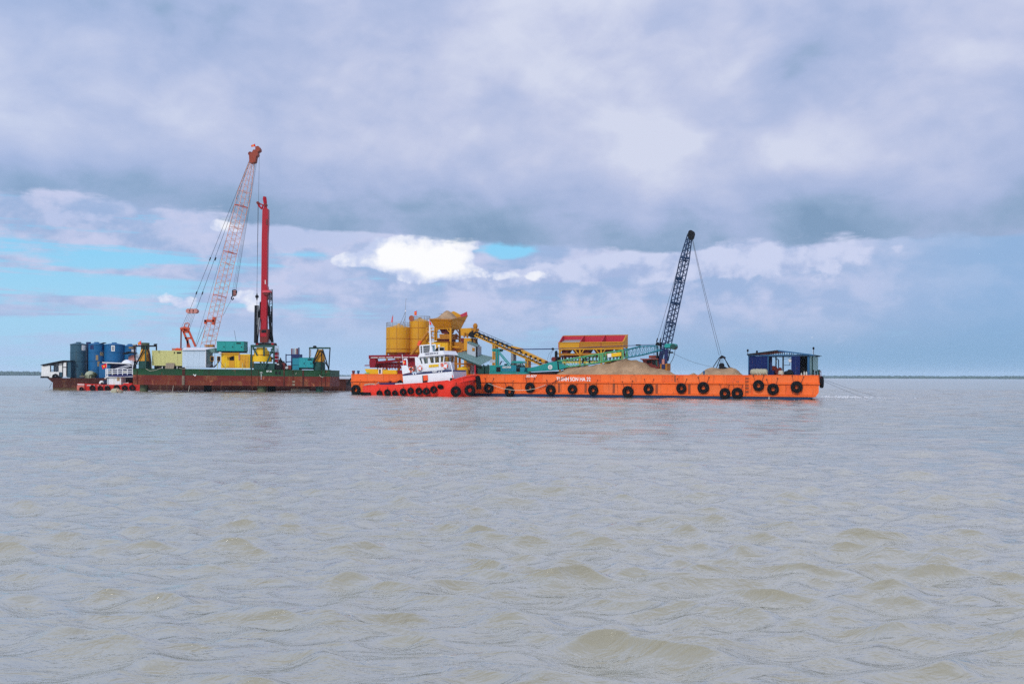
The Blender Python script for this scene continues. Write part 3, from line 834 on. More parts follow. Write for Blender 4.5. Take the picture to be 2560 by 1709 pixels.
flag(OB, 'F', 9, (676, 440), (680, 262), [(688, 264), (684, 365), (656, 368), (670, 300)], 'furled dark red flag on the rail of the left yellow silo', star=False)
flag(OB, 'F', 10, (1015, 350), (1019, 200), [(1018, 205), (1018, 268), (980, 262), (982, 218)], 'small red flag flying from the rail of the right yellow silo')
o = solo('warning_disc', 'round brown and white disc sign on the rail of the right yellow silo', 'sign', OB, b('F', 945, 310, 10), MB().lathe(b('F', 945, 310, 10), [(.02, -.05), (.16, -.05), (.42, -.04), (.42, .04), (.02, .05)], 20, 'v'), paint('brown_disc', (.33, .09, .04), .6))
# inclined screw conveyor
t = Thing('screw_conveyor', 'slanting orange brown screw conveyor tube between the silos and the batching tower', 'conveyor', OB, b('F', 940, 820, 6))
t.part('tube', MB().tube(b('F', 935, 830, 6), b('F', 1182, 492, 7), .20, 12), ochre)
t.part('inlet_box', MB().beam(b('F', 1045, 690, 5.7), b('F', 1072, 628, 5.7), .36, .4), ring_orange)
t.part('drive_motor', MB().tube(b('F', 1182, 492, 7), b('F', 1196, 470, 7), .26, 12), ochre)

# ---- batching tower
def cor(x, y, v, z='R'): return b(z, x, y, v)
bFL, bFR = cor(340, 600, 8.2), cor(816, 600, 8.2)
wb_ = bFL.z
vF, vBk = 8.2, 11.2
t = Thing('batching_tower', 'yellow concrete batching tower with a wide flared hopper full of sand on top', 'batching plant', OB, (bFL.x + 1, 9.7, DECK))
uL, uR = bFL.x, bFR.x
tFL, tFR, tBR, tBL = cor(165, 332, 7.1), cor(820, 345, 7.1), cor(1310, 238, 12.3), cor(245, 260, 12.3)
tBL.x = tFL.x - .1
B0 = [Vector((uL, vF, wb_)), Vector((uR, vF, wb_)), Vector((uR, vBk, wb_)), Vector((uL, vBk, wb_))]
T0 = [tFL, tFR, tBR, tBL]
for k, (i, j) in enumerate(((0, 1), (1, 2), (2, 3), (3, 0))):
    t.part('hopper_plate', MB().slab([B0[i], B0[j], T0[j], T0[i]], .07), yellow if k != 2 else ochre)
pk = [tBL, Vector((tBL.x, 12.3, tBL.z + .4)), cor(420, 178, 12.3), cor(560, 175, 12.3), cor(720, 150, 12.3), cor(900, 92, 12.3), cor(1085, 190, 12.3), tBR]
t.part('hopper_plate', MB().slab(pk, .07), yellow, label='raised yellow back plate with a peaked top edge')
t.part('hopper_rim', MB().beam(tFL, tFR, .14).beam(tFR, tBR, .12), ochre)
rf = tFR.lerp(tBR, .62)
t.part('hopper_flare', MB().slab([rf, tBR, tBR + Vector((-.1, 0, .62)), cor(1090, 200, 11.2)], .05), red_in, label='rust red upper corner of the hopper')
posts = [(uL + .1, vF + .1), (uR - .1, vF + .1), (uR - .1, vBk - .1), (uL + .1, vBk - .1)]
for x_, y_ in posts:
    t.part('post', MB().box(x_ - .13, x_ + .13, y_ - .13, y_ + .13, DECK, wb_), yellow)
for y in (605, 905, 1020):
    w = cor(400, y, vF).z
    for i, j in ((0, 1), (1, 2), (2, 3), (3, 0)):
        t.part('cross_beam', MB().beam((*posts[i], w - .05), (*posts[j], w - .05), .16), ochre if y != 605 else yellow)
for (x0, y0), (x1, y1) in (((690, 620), (800, 760)), ((450, 620), (350, 740))):
    t.part('brace', MB().beam(cor(x0, y0, vF + .1), cor(x1, y1, vF + .1), .11), yellow)
wA, wB2, wC = cor(0, 620, vF).z, cor(0, 770, vF).z, cor(0, 900, vF).z
for a_, c_ in (((vF + .1, wB2), (vBk - 1.4, wA)), ((vBk - .1, wB2), (vBk - 1.4, wA)), ((vF + .3, wC), (vBk - 1.2, wB2)), ((vBk - .2, wC), (vBk - 1.2, wB2))):
    t.part('brace', MB().beam((uR - .1, a_[0], a_[1]), (uR - .1, c_[0], c_[1]), .11), ochre)
g = cor(500, 640, 9.2); h = cor(790, 765, 9.2)
t.part('weigh_hopper', MB().prism([(g.x, g.z), (h.x, g.z), (h.x - .25, h.z), (g.x + .35, h.z)], 8.9, 10.6), maroon)
g = cor(470, 785, 8.6); h = cor(815, 895, 8.6)
t.part('mixer_trough', MB().prism([(g.x, g.z), (h.x, g.z), (h.x - .1, h.z), (g.x + .1, h.z)], 8.5, 10.8), ochre)
g = cor(362, 925, 8.6); h = cor(780, 1012, 8.6)
t.part('discharge_box', MB().box(g.x, h.x, 8.6, 10.4, h.z, g.z), maroon)
# cabin below
g = b('F', 1150, 648, 7.7); h = cor(722, 1030, 7.7)
wbot = DECK
cabp = t.part('control_cabin', MB().box(g.x, h.x, 7.7, 10.6, wbot + .9, h.z), yellow_lt)
t.part('cabin_corner', MB().box(h.x - .1, h.x + .05, 7.65, 7.8, wbot + .9, h.z + .03), yellow, parent=cabp)
for k in range(5):
    f = g.x + (h.x - g.x) * (k + .5) / 5
    t.part('panel_rib', MB().box(f - .03, f + .03, 7.66, 7.72, wbot + .95, h.z - .05), yellow, parent=cabp)
a_, c_ = cor(468, 1190, 7.68), cor(606, 1335, 7.68)
t.part('window_frame', MB().box(a_.x - .07, c_.x + .07, 7.6, 7.69, c_.z - .07, a_.z + .07), grey_wall, parent=cabp)
t.part('window_pane', MB().box(a_.x, c_.x, 7.57, 7.6, c_.z, a_.z), glass_dark, parent=cabp)
t.part('cabin_roof', MB().slab([Vector((g.x - .1, 7.5, h.z + .3)), Vector((h.x + .1, 7.5, h.z + .06)), Vector((h.x + .1, 10.7, h.z + .06)), Vector((g.x - .1, 10.7, h.z + .3))], .06), ochre)
# stair tower at the left of the plant
m = MB()
for x in (75, 218, 318):
    m.beam(cor(x, 600, 7.9), cor(x, 1060, 7.9), .10)
    m.beam(cor(x, 600, 9.4), cor(x, 1060, 9.4), .10)
for y in (600, 688, 782, 888):
    m.beam(cor(60, y, 7.9), cor(330, y, 7.9), .08)
for (x0, y0), (x1, y1) in (((85, 890), (215, 700)), ((225, 885), (315, 790)), ((90, 1040), (215, 900))):
    m.beam(cor(x0, y0, 7.9), cor(x1, y1, 7.9), .07)
t.part('stair_frame', m, yellow)
for y in (688, 888):
    p_ = cor(60, y, 7.9); q_ = cor(330, y, 7.9)
    t.part('landing', MB().box(p_.x, q_.x, 7.9, 9.4, p_.z - .12, p_.z - .05), ochre)
# discharge side to the right
a_, c_ = cor(1100, 612, 9.0), cor(1430, 830, 9.0)
t.part('dust_box', MB().prism([(a_.x, a_.z), (c_.x, a_.z + .05), (c_.x, c_.z), (a_.x + .1, c_.z)], 9.0, 11.2), yellow)
a_, c_ = cor(1205, 905, 8.8), cor(1425, 1300, 8.8)
t.part('feed_box', MB().box(a_.x, c_.x, 8.8, 10.8, DECK, a_.z), yellow)
a_, c_ = cor(1108, 902, 8.9), cor(1204, 1012, 8.9)
t.part('access_panel', MB().box(a_.x, c_.x, 8.9, 9.6, c_.z, a_.z), maroon)
a_, c_ = cor(845, 1020, 8.9), cor(1204, 1380, 8.9)
t.part('lower_plate', MB().box(a_.x, c_.x, 9.2, 10.4, c_.z, a_.z), ochre)
for (x0, y0, x1, y1) in ((840, 1165, 1080, 1165), (1110, 1275, 1300, 1275)):
    t.part('platform_beam', MB().beam(cor(x0, y0, 8.6), cor(x1, y1, 8.6), .15), yellow)
for (x0, y0, x1, y1) in ((985, 1295, 1000, 1360), (1180, 1275, 1150, 1370), (1260, 1270, 1200, 1380), (930, 1215, 890, 1290)):
    t.part('bracket', MB().beam(cor(x0, y0, 8.55), cor(x1, y1, 8.55), .2, .1), maroon)
for x, y0, y1 in ((1240, 740, 880), (1330, 770, 890)):
    t.part('gate_cylinder', MB().tube(cor(x, y0, 8.8), cor(x - 30, y1, 8.8), .13, 8), ochre)
# sand in the hopper
m = MB(); n_ = 20
pts = []
for i in range(n_ + 1):
    for j in range(n_ + 1):
        f, g_ = i / n_, j / n_
        p_ = T0[0].lerp(T0[1], f).lerp(T0[3].lerp(T0[2], f), g_)
        hump = math.exp(-((f - .46) / .30) ** 2 - ((g_ - .48) / .34) ** 2)
        p_.z = min(tFL.z, p_.z) - .12 + 1.45 * hump + .12 * mnoise.noise(p_ * 1.5)
        pts.append(p_)
m.add(pts, [(i * (n_ + 1) + j, (i + 1) * (n_ + 1) + j, (i + 1) * (n_ + 1) + j + 1, i * (n_ + 1) + j + 1) for i in range(n_) for j in range(n_)], True)
o = solo('sand_heap', 'heap of brown sand filling the flared yellow hopper of the batching tower', 'sand', OB, (uL + 1, 9.7, tFL.z), m, sand)

# ---- grey hut and sloping shed
t = Thing('deck_hut', 'small grey hut with a green sheet roof standing above the sloping shed', 'hut', OB, (cor(1470, 1310, 7.2).x, 8, DECK))
a_, c_ = cor(1302, 1040, 7.2), cor(1560, 1330, 7.2)
t.part('wall', MB().prism([(a_.x, DECK), (c_.x, DECK), (c_.x, cor(1560, 1150, 7.2).z), (a_.x, a_.z)], 7.2, 9.0), grey_wall)
t.part('roof', MB().slab([cor(1290, 1018, 7.0), cor(1600, 1155, 7.0), cor(1690, 1120, 9.2), cor(1380, 990, 9.2)], .08), sheet_green)
a_, c_ = cor(1455, 1195, 7.17), cor(1530, 1290, 7.17)
t.part('window', MB().box(a_.x, c_.x, 7.13, 7.19, c_.z, a_.z), ochre)
t.part('corner_post', MB().box(cor(1565, 1200, 7.1).x, cor(1600, 1200, 7.1).x, 7.1, 7.25, DECK, cor(1565, 1165, 7.1).z), black_p)
t = Thing('open_shed', 'open fronted shed under a grey green sheet roof sloping down to the right', 'shed', OB, b('G', 600, 1290, 7))
P1, P2 = b('G', 232, 912, 4.6), b('G', 735, 1122, 4.6)
P3, P4 = b('G', 1000, 985, 9.2), b('G', 500, 860, 9.2)
for k in range(4):
    f0, f1 = k / 4 + (.003 if k else 0), (k + 1) / 4
    t.part('roof_sheet', MB().slab([P1.lerp(P4, f0) + Vector((0, 0, .02 * (k % 2))), P2.lerp(P3, f0) + Vector((0, 0, .02 * (k % 2))), P2.lerp(P3, f1) + Vector((0, 0, .02 * (k % 2))), P1.lerp(P4, f1) + Vector((0, 0, .02 * (k % 2)))], .05), sheet_green)
t.part('fascia', MB().beam(P1 - Vector((0, -.1, .12)), P2 - Vector((0, -.1, .12)), .16, .06), dark_green)
for x in (645, 800, 880):
    a_ = b('G', x, 1110, 4.9)
    t.part('post', MB().box(a_.x - .08, a_.x + .08, 4.85, 5.0, DECK, P1.lerp(P2, (x - 232) / 503).z if x < 735 else P2.z + .1), red_in if x == 645 else dark_green, label='pinkish red post' if x == 645 else None)
a_, c_ = b('G', 690, 1120, 5.2), b('G', 882, 1290, 5.2)
t.part('front_wall', MB().box(a_.x, c_.x, 5.2, 5.3, DECK, P2.z - .1), dark_green)
t.part('back_wall', MB().box(P1.x, P2.x, 9.0, 9.1, DECK, P2.z), dark_green)
a_ = b('G', 882, 1120, 5.0)
t.part('end_wall', MB().box(a_.x, a_.x + .2, 5.05, 9.0, DECK, P2.z), sheet_green)
a_, c_ = b('G', 925, 1020, 6.0), b('G', 1015, 1075, 6.0)
t.part('end_panel', MB().slab([a_, Vector((c_.x, 6.0, a_.z)), c_, Vector((a_.x - .1, 6.0, c_.z))], .06), grey_wall)
a_, c_ = b('G', 262, 1165, 4.2), b('G', 455, 1290, 4.2)
t2 = Thing('fuel_tank', 'round topped yellow tank standing under the left of the open shed', 'tank', OB, ((a_.x + c_.x) / 2, 5, DECK))
t2.part('tank_body', MB().lathe(((a_.x + c_.x) / 2, 5.2, 0), [((c_.x - a_.x) / 2, DECK), ((c_.x - a_.x) / 2, a_.z - .12), ((c_.x - a_.x) / 2.3, a_.z), (.25, a_.z + .08), (.01, a_.z + .08)], 26), yellow_lt)
t2.part('tank_cap', MB().cyl(((a_.x + c_.x) / 2, 5.2), .18, a_.z + .06, a_.z + .2, 12), yellow)
a_, c_ = b('G', 215, 1088, 6), b('G', 600, 1105, 6)
solo('walkway_beam', 'ochre beam under the shed roof above the yellow tank', 'beam', OB, a_, MB().beam(a_, c_, .2, .4).box(b('G', 505, 1130, 6).x, b('G', 545, 1130, 6).x, 6, 6.3, DECK, a_.z), ochre)

# ---- inclined belt conveyor
t = Thing('belt_conveyor', 'long yellow lattice belt conveyor climbing left to the batching tower', 'conveyor', OB, b('G', 1300, 1300, 9))
A0, A1 = b('G', 600, 505, 9), b('G', 1960, 1075, 9)
D0, D1 = b('G', 610, 575, 9), b('G', 1870, 1118, 9)
K_ = 17
for sv in (-.55, .55):
    off = Vector((0, sv, 0))
    ch = t.part('side_truss', MB().beam(A0 + off, A1 + off, .14).beam(D0 + off + Vector((0, 0, .12)), D1 + off, .14), yellow)
    m = MB()
    for k in range(K_ + 1):
        f = k / K_
        m.beam(A0.lerp(A1, f) + off, D0.lerp(D1, f) + off, .06)
        if k < K_: m.beam(D0.lerp(D1, f) + off, A0.lerp(A1, (k + 1) / K_) + off, .05)
    t.part('truss_lacing', m, yellow, parent=ch)
t.part('belt', MB().slab([A0 + Vector((0, -.5, .1)), A1 + Vector((0, -.5, .1)), A1 + Vector((0, .5, .1)), A0 + Vector((0, .5, .1))], .05), black_p)
t.part('belt_return', MB().slab([D0 + Vector((0, -.5, .22)), D1 + Vector((0, -.5, .1)), D1 + Vector((0, .5, .1)), D0 + Vector((0, .5, .22))], .05), black_p)
for k in range(1, 16):
    q_ = A0.lerp(A1, k / 16)
    t.part('idler', MB().box(q_.x - .16, q_.x + .16, 8.3, 9.7, q_.z - .04, q_.z + .17), black_p)
H0, H1, H2 = b('G', 1318, 768, 8.9), b('G', 1500, 826, 8.9), b('G', 1948, 1042, 8.9)
t.part('belt_cover', MB().prism([(H0.x, H0.z), (H1.x, H1.z + .1), (H1.x, H1.z - .14), (H0.x + .2, H0.z - .18)], 8.4, 9.5), yellow)
t.part('belt_cover', MB().prism([(H1.x + .1, H1.z - .1), (H2.x, H2.z), (H2.x - .1, H2.z - .34), (H1.x + .1, H1.z - .42)], 8.4, 9.5), yellow)
m = MB()
R0_, R1_ = b('G', 640, 455, 9.7), b('G', 1330, 752, 9.7)
m.tube(R0_, R1_, .03, 4).tube(R0_ - Vector((0, 0, .3)), R1_ - Vector((0, 0, .3)), .025, 4)
for k in range(10):
    q_ = R0_.lerp(R1_, k / 9); m.tube(q_, q_ - Vector((0, 0, .75)), .025, 4)
t.part('handrail', m, wire_m)
for x0, yt in ((998, 735), (1032, 750), (1340, 890), (1362, 900), (1598, 1000), (1632, 1015)):
    a_ = b('G', x0, yt, 9)
    t.part('leg', MB().box(a_.x - .09, a_.x + .09, 8.5, 8.7, DECK, a_.z + .2).box(a_.x - .09, a_.x + .09, 9.3, 9.5, DECK, a_.z + .2), steel if x0 in (1340, 1362) else yellow)
hd = MB().lathe(b('G', 618, 560, 9), [(.02, -.7), (.42, -.7), (.42, .7), (.02, .7)], 16, 'v')
t.part('head_drum', hd, black_p)
a_, c_ = b('G', 585, 350, 8.6), b('G', 665, 480, 8.6)
m = MB().box(a_.x, c_.x, 8.5, 9.5, c_.z, c_.z + .25)
m.lathe(((a_.x + c_.x) / 2, 9, 0), [(.22, c_.z + .25), (.32, c_.z + .5), (.32, a_.z - .25), (.15, a_.z)], 12)
for k in range(6):
    m.beam((a_.x + .1 + k * .12, 8.5, c_.z - .6 + .1 * k), (c_.x - .08 * k, 8.6, a_.z - .4 - .1 * k), .06)
t.part('drive_head', m, ochre)
m = MB()
for (x0, y0), (x1, y1) in (((590, 600), (600, 760)), ((700, 600), (640, 760)), ((620, 620), (700, 740)), ((650, 600), (690, 720))):
    m.beam(b('G', x0, y0, 9), b('G', x1, y1, 9), .09)
t.part('support_frame', m, black_p)
# ---- teal crawler crane with its boom laid low
v0 = 3.4
t = Thing('teal_crane', 'teal crawler crane with its lattice boom laid low over the sand pile', 'crane', OB, b('G', 1250, 1290, v0 + 1.5))
def rbox(th, name, z, x0, y0, x1, y1, va, vb, mat, parent=None, label=None):
    r_ = th.fr.rect(z, x0, y0, x1, y1, va)
    return th.part(name, MB().box(r_[0], r_[1], va, vb, r_[2], r_[3]), mat, parent=parent, label=label)
def rpoly(th, name, z, va, vb, xy, mat, parent=None, label=None):
    return th.part(name, MB().prism(uw(th.fr, z, va, *xy), va, vb), mat, parent=parent, label=label)
house = rpoly(t, 'machinery_house', 'G', v0, v0 + 3.0, [(912, 1120), (1400, 1120), (1400, 1242), (912, 1242)], teal)
rbox(t, 'side_panel', 'G', 1118, 1128, 1300, 1236, v0 - .03, v0 + .1, teal_bl, house)
rbox(t, 'side_panel', 'G', 1304, 1128, 1396, 1236, v0 - .03, v0 + .1, teal_bl, house)
rbox(t, 'side_opening', 'G', 1032, 1152, 1110, 1240, v0 - .02, v0 + .1, glass_dark, house)
rbox(t, 'rear_door', 'G', 925, 1135, 1020, 1220, v0 - .03, v0 + .1, teal, house)
rbox(t, 'name_plate', 'G', 1150, 1140, 1300, 1174, v0 - .05, v0 - .02, white_worn, house)
q = b('G', 1160, 1169, v0 - .06); q2 = b('G', 1292, 1169, v0 - .06)
t.text('plate_lettering', 'KOBELCO', (q.x, v0 - .06, q.z), .17, teal_bl, q2.x - q.x, parent=house)
rpoly(t, 'turntable_deck', 'G', v0 - .1, v0 + 3.2, [(905, 1245), (1570, 1245), (1590, 1282), (905, 1282)], teal)
rpoly(t, 'track_frame', 'G', v0 + .2, v0 + 3.0, [(905, 1285), (1640, 1285), (1700, 1250), (2100, 1230), (2110, 1320), (905, 1320)], black_p)
# cab
cab = rpoly(t, 'cab', 'G', v0, v0 + 1.4, [(1398, 1160), (1560, 1160), (1540, 1244), (1398, 1244)], teal_bl)
rpoly(t, 'cab_roof', 'G', v0 - .05, v0 + 1.45, [(1305, 1062), (1330, 1042), (1480, 1042), (1512, 1066), (1512, 1080), (1305, 1080)], teal)
m = MB()
for (x0, y0), (x1, y1) in (((1315, 1078), (1315, 1122)), ((1398, 1078), (1398, 1240)), ((1475, 1078), (1475, 1162)), ((1505, 1078), (1565, 1168)), ((1375, 1078), (1375, 1122))):
    for vv in (v0 + .04, v0 + 1.36):
        t.part('cab_post', MB().beam(b('G', x0, y0, vv), b('G', x1, y1, vv), .08), black_p, parent=cab)
for xy in ([(1400, 1082), (1473, 1082), (1473, 1160), (1400, 1160)], [(1480, 1082), (1503, 1082), (1556, 1160), (1480, 1160)], [(1318, 1082), (1372, 1082), (1372, 1120), (1318, 1120)]):
    rpoly(t, 'window_pane', 'G', v0 + .03, v0 + .05, xy, glass, cab)
rpoly(t, 'cab_door', 'G', v0 - .02, v0 + .02, [(1402, 1165), (1468, 1165), (1468, 1240), (1402, 1240)], glass_dark, cab)
rpoly(t, 'operator_seat', 'G', v0 + .5, v0 + 1.0, [(1410, 1160), (1425, 1110), (1440, 1110), (1445, 1150), (1470, 1155), (1470, 1175), (1410, 1175)], black_p, cab)
# A-frame
m = MB()
for vv in (v0 + .5, v0 + 2.4):
    m.beam(b('G', 1035, 835, vv), b('G', 1035, 1122, vv), .17).beam(b('G', 1072, 850, vv), b('G', 1072, 1120, vv), .17)
    m.beam(b('G', 1080, 862, vv), b('G', 1300, 1118, vv), .11).beam(b('G', 1072, 890, vv), b('G', 1262, 1118, vv), .11)
    for k in range(1, 7):
        f = k / 7
        m.beam(b('G', 1080 + 220 * f, 862 + 256 * f, vv), b('G', 1072 + 190 * f, 890 + 228 * f, vv), .05)
t.part('a_frame', m, teal)
m = MB()
for x in (1032, 1058, 1082):
    m.lathe(b('G', x, 845, v0 + 1.4), [(.02, -.9), (.2, -.9), (.2, .9), (.02, .9)], 12, 'v')
t.part('sheave_head', m, teal)
m = MB().beam(b('G', 1100, 1110, v0 + .6), b('G', 1130, 1045, v0 + .6), .12).beam(b('G', 1125, 1050, v0 + .6), b('G', 1180, 1052, v0 + .6), .06)
m.box(*OB.rect('G', 1185, 1095, 1225, 1120, v0 + .6)[:2], v0 + .5, v0 + .8, *OB.rect('G', 1185, 1095, 1225, 1120, v0 + .6)[2:])
t.part('exhaust', m, black_p)
# boom foot, boxed in
foot = rpoly(t, 'boom_foot', 'G', v0 + .8, v0 + 2.0, [(1560, 1182), (1760, 1145), (1960, 1080), (2170, 1040), (2165, 1205), (1960, 1218), (1560, 1240)], teal)
c_ = b('G', 2022, 1155, v0 + .78)
em = t.part('emblem_disc', MB().lathe(c_, [(.01, -.02), (.30, -.02), (.30, .02), (.01, .02)], 24, 'v'), white_worn, parent=foot)
t.part('emblem_mark', MB().lathe(c_ + Vector((0, -.03, 0)), [(.10, -.01), (.16, -.01), (.16, .01), (.10, .01)], 18, 'v', closed=True), steel, parent=foot)
rpoly(t, 'foot_joint', 'G', v0 + .74, v0 + 2.06, [(2148, 1042), (2166, 1040), (2180, 1200), (2165, 1204)], black_p, foot)
rpoly(t, 'boom_foot', 'H', v0 + .85, v0 + 1.95, [(330, 602), (345, 640), (470, 672), (470, 690), (330, 728)], teal)
def lattice(th, name, z, v, top, bot, depth, n, mats, rc=.06, rl=.035):
    """boom drawn by its upper and lower chord lines (lists of photo points), depth metres wide"""
    def at(l, f):
        f *= len(l) - 1; i = min(int(f), len(l) - 2); f -= i
        return l[i][0] + (l[i + 1][0] - l[i][0]) * f, l[i][1] + (l[i + 1][1] - l[i][1]) * f
    fr = th.fr
    chords = []
    for ln in (top, bot):
        for dv in (-depth / 2, depth / 2):
            ps = [fr.p(z, x, y, v) + Vector((0, dv, 0)) for x, y in ln]
            chords.append(th.part('boom_chord', MB().path(ps, rc, 6), mats))
    m = MB()
    for k in range(n):
        a0, a1 = fr.p(z, *at(top, k / n), v), fr.p(z, *at(top, (k + 1) / n), v)
        c0, c1 = fr.p(z, *at(bot, k / n), v), fr.p(z, *at(bot, (k + 1) / n), v)
        for dv in (-depth / 2, depth / 2):
            o_ = Vector((0, dv, 0))
            if k % 2: m.tube(a0 + o_, c1 + o_, rl, 4)
            else: m.tube(c0 + o_, a1 + o_, rl, 4)
        h_ = Vector((0, depth / 2, 0))
        m.tube(a0 - h_, a0 + h_, rl, 4); m.tube(c0 - h_, c0 + h_, rl, 4)
        if k % 2: m.tube(a0 - h_, a1 + h_, rl, 4)
        else: m.tube(c0 + h_, c1 - h_, rl, 4)
    th.part(name, m, mats)
vb = v0 + 1.4
lattice(t, 'boom_lacing', 'H', vb, [(335, 602), (620, 552), (960, 492), (1300, 440)], [(470, 690), (620, 672), (900, 628), (1290, 568)], 1.2, 16, green_lat, .058, .030)
lattice(t, 'boom_lacing', 'H', vb, [(1312, 438), (1540, 386), (1765, 376)], [(1330, 552), (1560, 512), (1840, 438)], 1.1, 17, teal_bl, .05, .026)
m = MB()
for f in (.05, .35, .62):
    m.slab([b('H', 480 + 800 * f, 668 - 105 * f, vb - .55), b('H', 480 + 800 * (f + .25), 668 - 105 * (f + .25), vb - .55), b('H', 480 + 800 * (f + .25), 668 - 105 * (f + .25), vb + .55), b('H', 480 + 800 * f, 668 - 105 * f, vb + .55)], .05)
t.part('boom_walkway', m, teal)
m = MB()
for x in (940, 965, 1000, 1240, 1300):
    y0, y1 = 494 - (x - 940) * .15, 622 - (x - 900) * .154
    for dv in (-.6, .6):
        m.beam(b('H', x, y0, vb) + Vector((0, dv, 0)), b('H', x + 6, y1, vb) + Vector((0, dv, 0)), .10)
t.part('splice_frame', m, green_lat)
rpoly(t, 'boom_board', 'H', vb - .72, vb - .66, [(1048, 495), (1105, 488), (1105, 540), (1050, 546)], white_worn)
rpoly(t, 'boom_board', 'H', vb - .72, vb - .66, [(1107, 487), (1248, 470), (1250, 522), (1107, 540)], yellow_lt)
m = MB()
for x in (690, 765):
    m.beam(b('H', x + 20, 560, vb - .5), b('H', x - (12 if x < 700 else -22), 632, vb - .5), .16)
m.beam(b('H', 690, 580, vb - .5), b('H', 790, 565, vb - .5), .14)
t.part('deflector_roller', m, black_p)
pen = MB().tube(b('G', 1090, 836, vb), b('G', 1300, 832, vb), .035, 5).tube(b('G', 1300, 831, vb), b('G', 2060, 822, vb), .065, 6).tube(b('G', 2060, 822, vb), b('H', 1740, 358, vb), .04, 5)
t.part('pendant_bar', pen, navy_p)
t.part('pendant_link', MB().box(*OB.rect('G', 1090, 826, 1150, 845, vb)[:2], vb - .12, vb + .12, *OB.rect('G', 1090, 826, 1150, 845, vb)[2:]), black_p)
t.part('pendant_link', MB().lathe(b('G', 2070, 822, vb), [(.02, -.12), (.16, -.1), (.16, .1), (.02, .12)], 10, 'v'), black_p)
t.part('pendant_link', MB().lathe(b('H', 1500, 367, vb), [(.02, -.35), (.09, -.3), (.09, .3), (.02, .35)], 8, 'u'), black_p)
t.part('hoist_wire', MB().path([b('G', 1540, 1106, vb), b('G', 1730, 1095, vb), b('G', 1930, 1068, vb), b('H', 330, 600, vb)], .03, 4), wire_m)
# boom head at the far end, beside the navy crane
rpoly(t, 'boom_head', 'U', vb - .5, vb + .5, [(735, 400), (770, 350), (930, 345), (1010, 345), (1070, 365), (1072, 450), (1040, 490), (985, 488), (930, 462), (760, 470), (735, 440)], teal)
t.part('head_sheave', MB().lathe(b('U', 1025, 440, vb), [(.02, -.6), (.34, -.6), (.34, .6), (.02, .6)], 16, 'v'), dark_green)

# ---- aggregate bins
vf, vbk = 9.2, 11.2
t = Thing('aggregate_bin', 'yellow three bay aggregate bin with crimson inside, standing on yellow posts', 'hopper', OB, b('H', 800, 800, 10))
w_lip, w_bot = b('H', 800, 327, vf).z, b('H', 800, 404, vf).z
w_top = b('H', 800, 232, vbk).z
u0, u1 = b('H', 335, 330, vf).x, b('H', 1273, 330, vf).x
bw_ = (u1 - u0) / 3
for k in range(3):
    t.part('front_plate', MB().prism([(u0 + bw_ * k + .015, w_bot), (u0 + bw_ * (k + 1) - .015, w_bot), (u0 + bw_ * (k + 1) - .015, w_lip), (u0 + bw_ * k + .015, w_lip)], vf, vf + .09), ochre if k else yellow)
    t.part('back_plate', MB().prism([(u0 + bw_ * k + .015, w_bot), (u0 + bw_ * (k + 1) - .015, w_bot), (u0 + bw_ * (k + 1) - .015, w_top), (u0 + bw_ * k + .015, w_top)], vbk - .09, vbk), red_in, label='crimson inner back plate')
for k in range(4):
    x_ = u0 + bw_ * k
    pl = [(vf, w_bot), (vbk, w_bot), (vbk, w_top), (vbk - .5, w_top + .03), (vf, w_lip)]
    t.part('end_plate' if k in (0, 3) else 'partition', MB().prismu(pl, x_ - .05, x_ + .05), red_in if k < 3 else yellow)
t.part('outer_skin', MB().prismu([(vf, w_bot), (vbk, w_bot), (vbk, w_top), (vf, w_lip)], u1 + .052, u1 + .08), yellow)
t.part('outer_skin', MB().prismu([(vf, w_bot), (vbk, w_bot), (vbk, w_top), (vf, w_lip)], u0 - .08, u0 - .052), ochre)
t.part('top_rail', MB().beam((u0 - .1, vbk, w_top + .05), (u1 + .1, vbk, w_top + .05), .12), ochre)
t.part('lip_rail', MB().beam((u0 - .1, vf - .02, w_lip), (u1 + .1, vf - .02, w_lip), .10), yellow)
t.part('bin_fill', MB().slab([Vector((u0 + .1, vf + .1, w_lip - .2)), Vector((u1 - .1, vf + .1, w_lip - .2)), Vector((u1 - .1, vbk - .1, w_lip + .05)), Vector((u0 + .1, vbk - .1, w_lip + .05))], .06), sand)
t.part('bin_fill', MB().slab([Vector((u0 + .1, vf + .1, w_lip - .12)), Vector((u0 + bw_ - .1, vf + .1, w_lip - .12)), Vector((u0 + bw_ - .1, vbk - .1, w_lip + .42)), Vector((u0 + .1, vbk - .1, w_lip + .42))], .06), steel, label='grey gravel in the left bay')
w_mid = b('H', 800, 500, vf).z
for k in range(4):
    x_ = u0 + bw_ * k + (.1 if k == 0 else -.1 if k == 3 else 0)
    for vv in (vf + .05, vbk - .15):
        t.part('post', MB().box(x_ - .11, x_ + .11, vv, vv + .2, DECK, w_bot - .003), yellow)
t.part('cross_beam', MB().box(u0 - .05, u1 + .05, vf - .03, vf + .04, w_bot - .25, w_bot - .06), yellow)
t.part('cross_beam', MB().box(u0, u1, vf - .02, vf + .2, w_mid - .14, w_mid + .14), ochre)
t.part('cross_beam', MB().box(u0, u1, vbk - .2, vbk, w_mid - .14, w_mid + .14), ochre)
for k in range(3):
    xa, xb = u0 + bw_ * k, u0 + bw_ * (k + 1)
    if k != 0: t.part('brace', MB().beam((xa + .1, vf, w_bot - .95), (xa + .65, vf, w_bot - .2), .11), yellow)
    if k != 2: t.part('brace', MB().beam((xb - .1, vf, w_bot - .95), (xb - .75, vf, w_bot - .2), .11), yellow)
    if k == 0: t.part('brace', MB().beam((xa + .1, vf, w_bot - .7), (xa + .5, vf, w_bot - .2), .11), yellow)
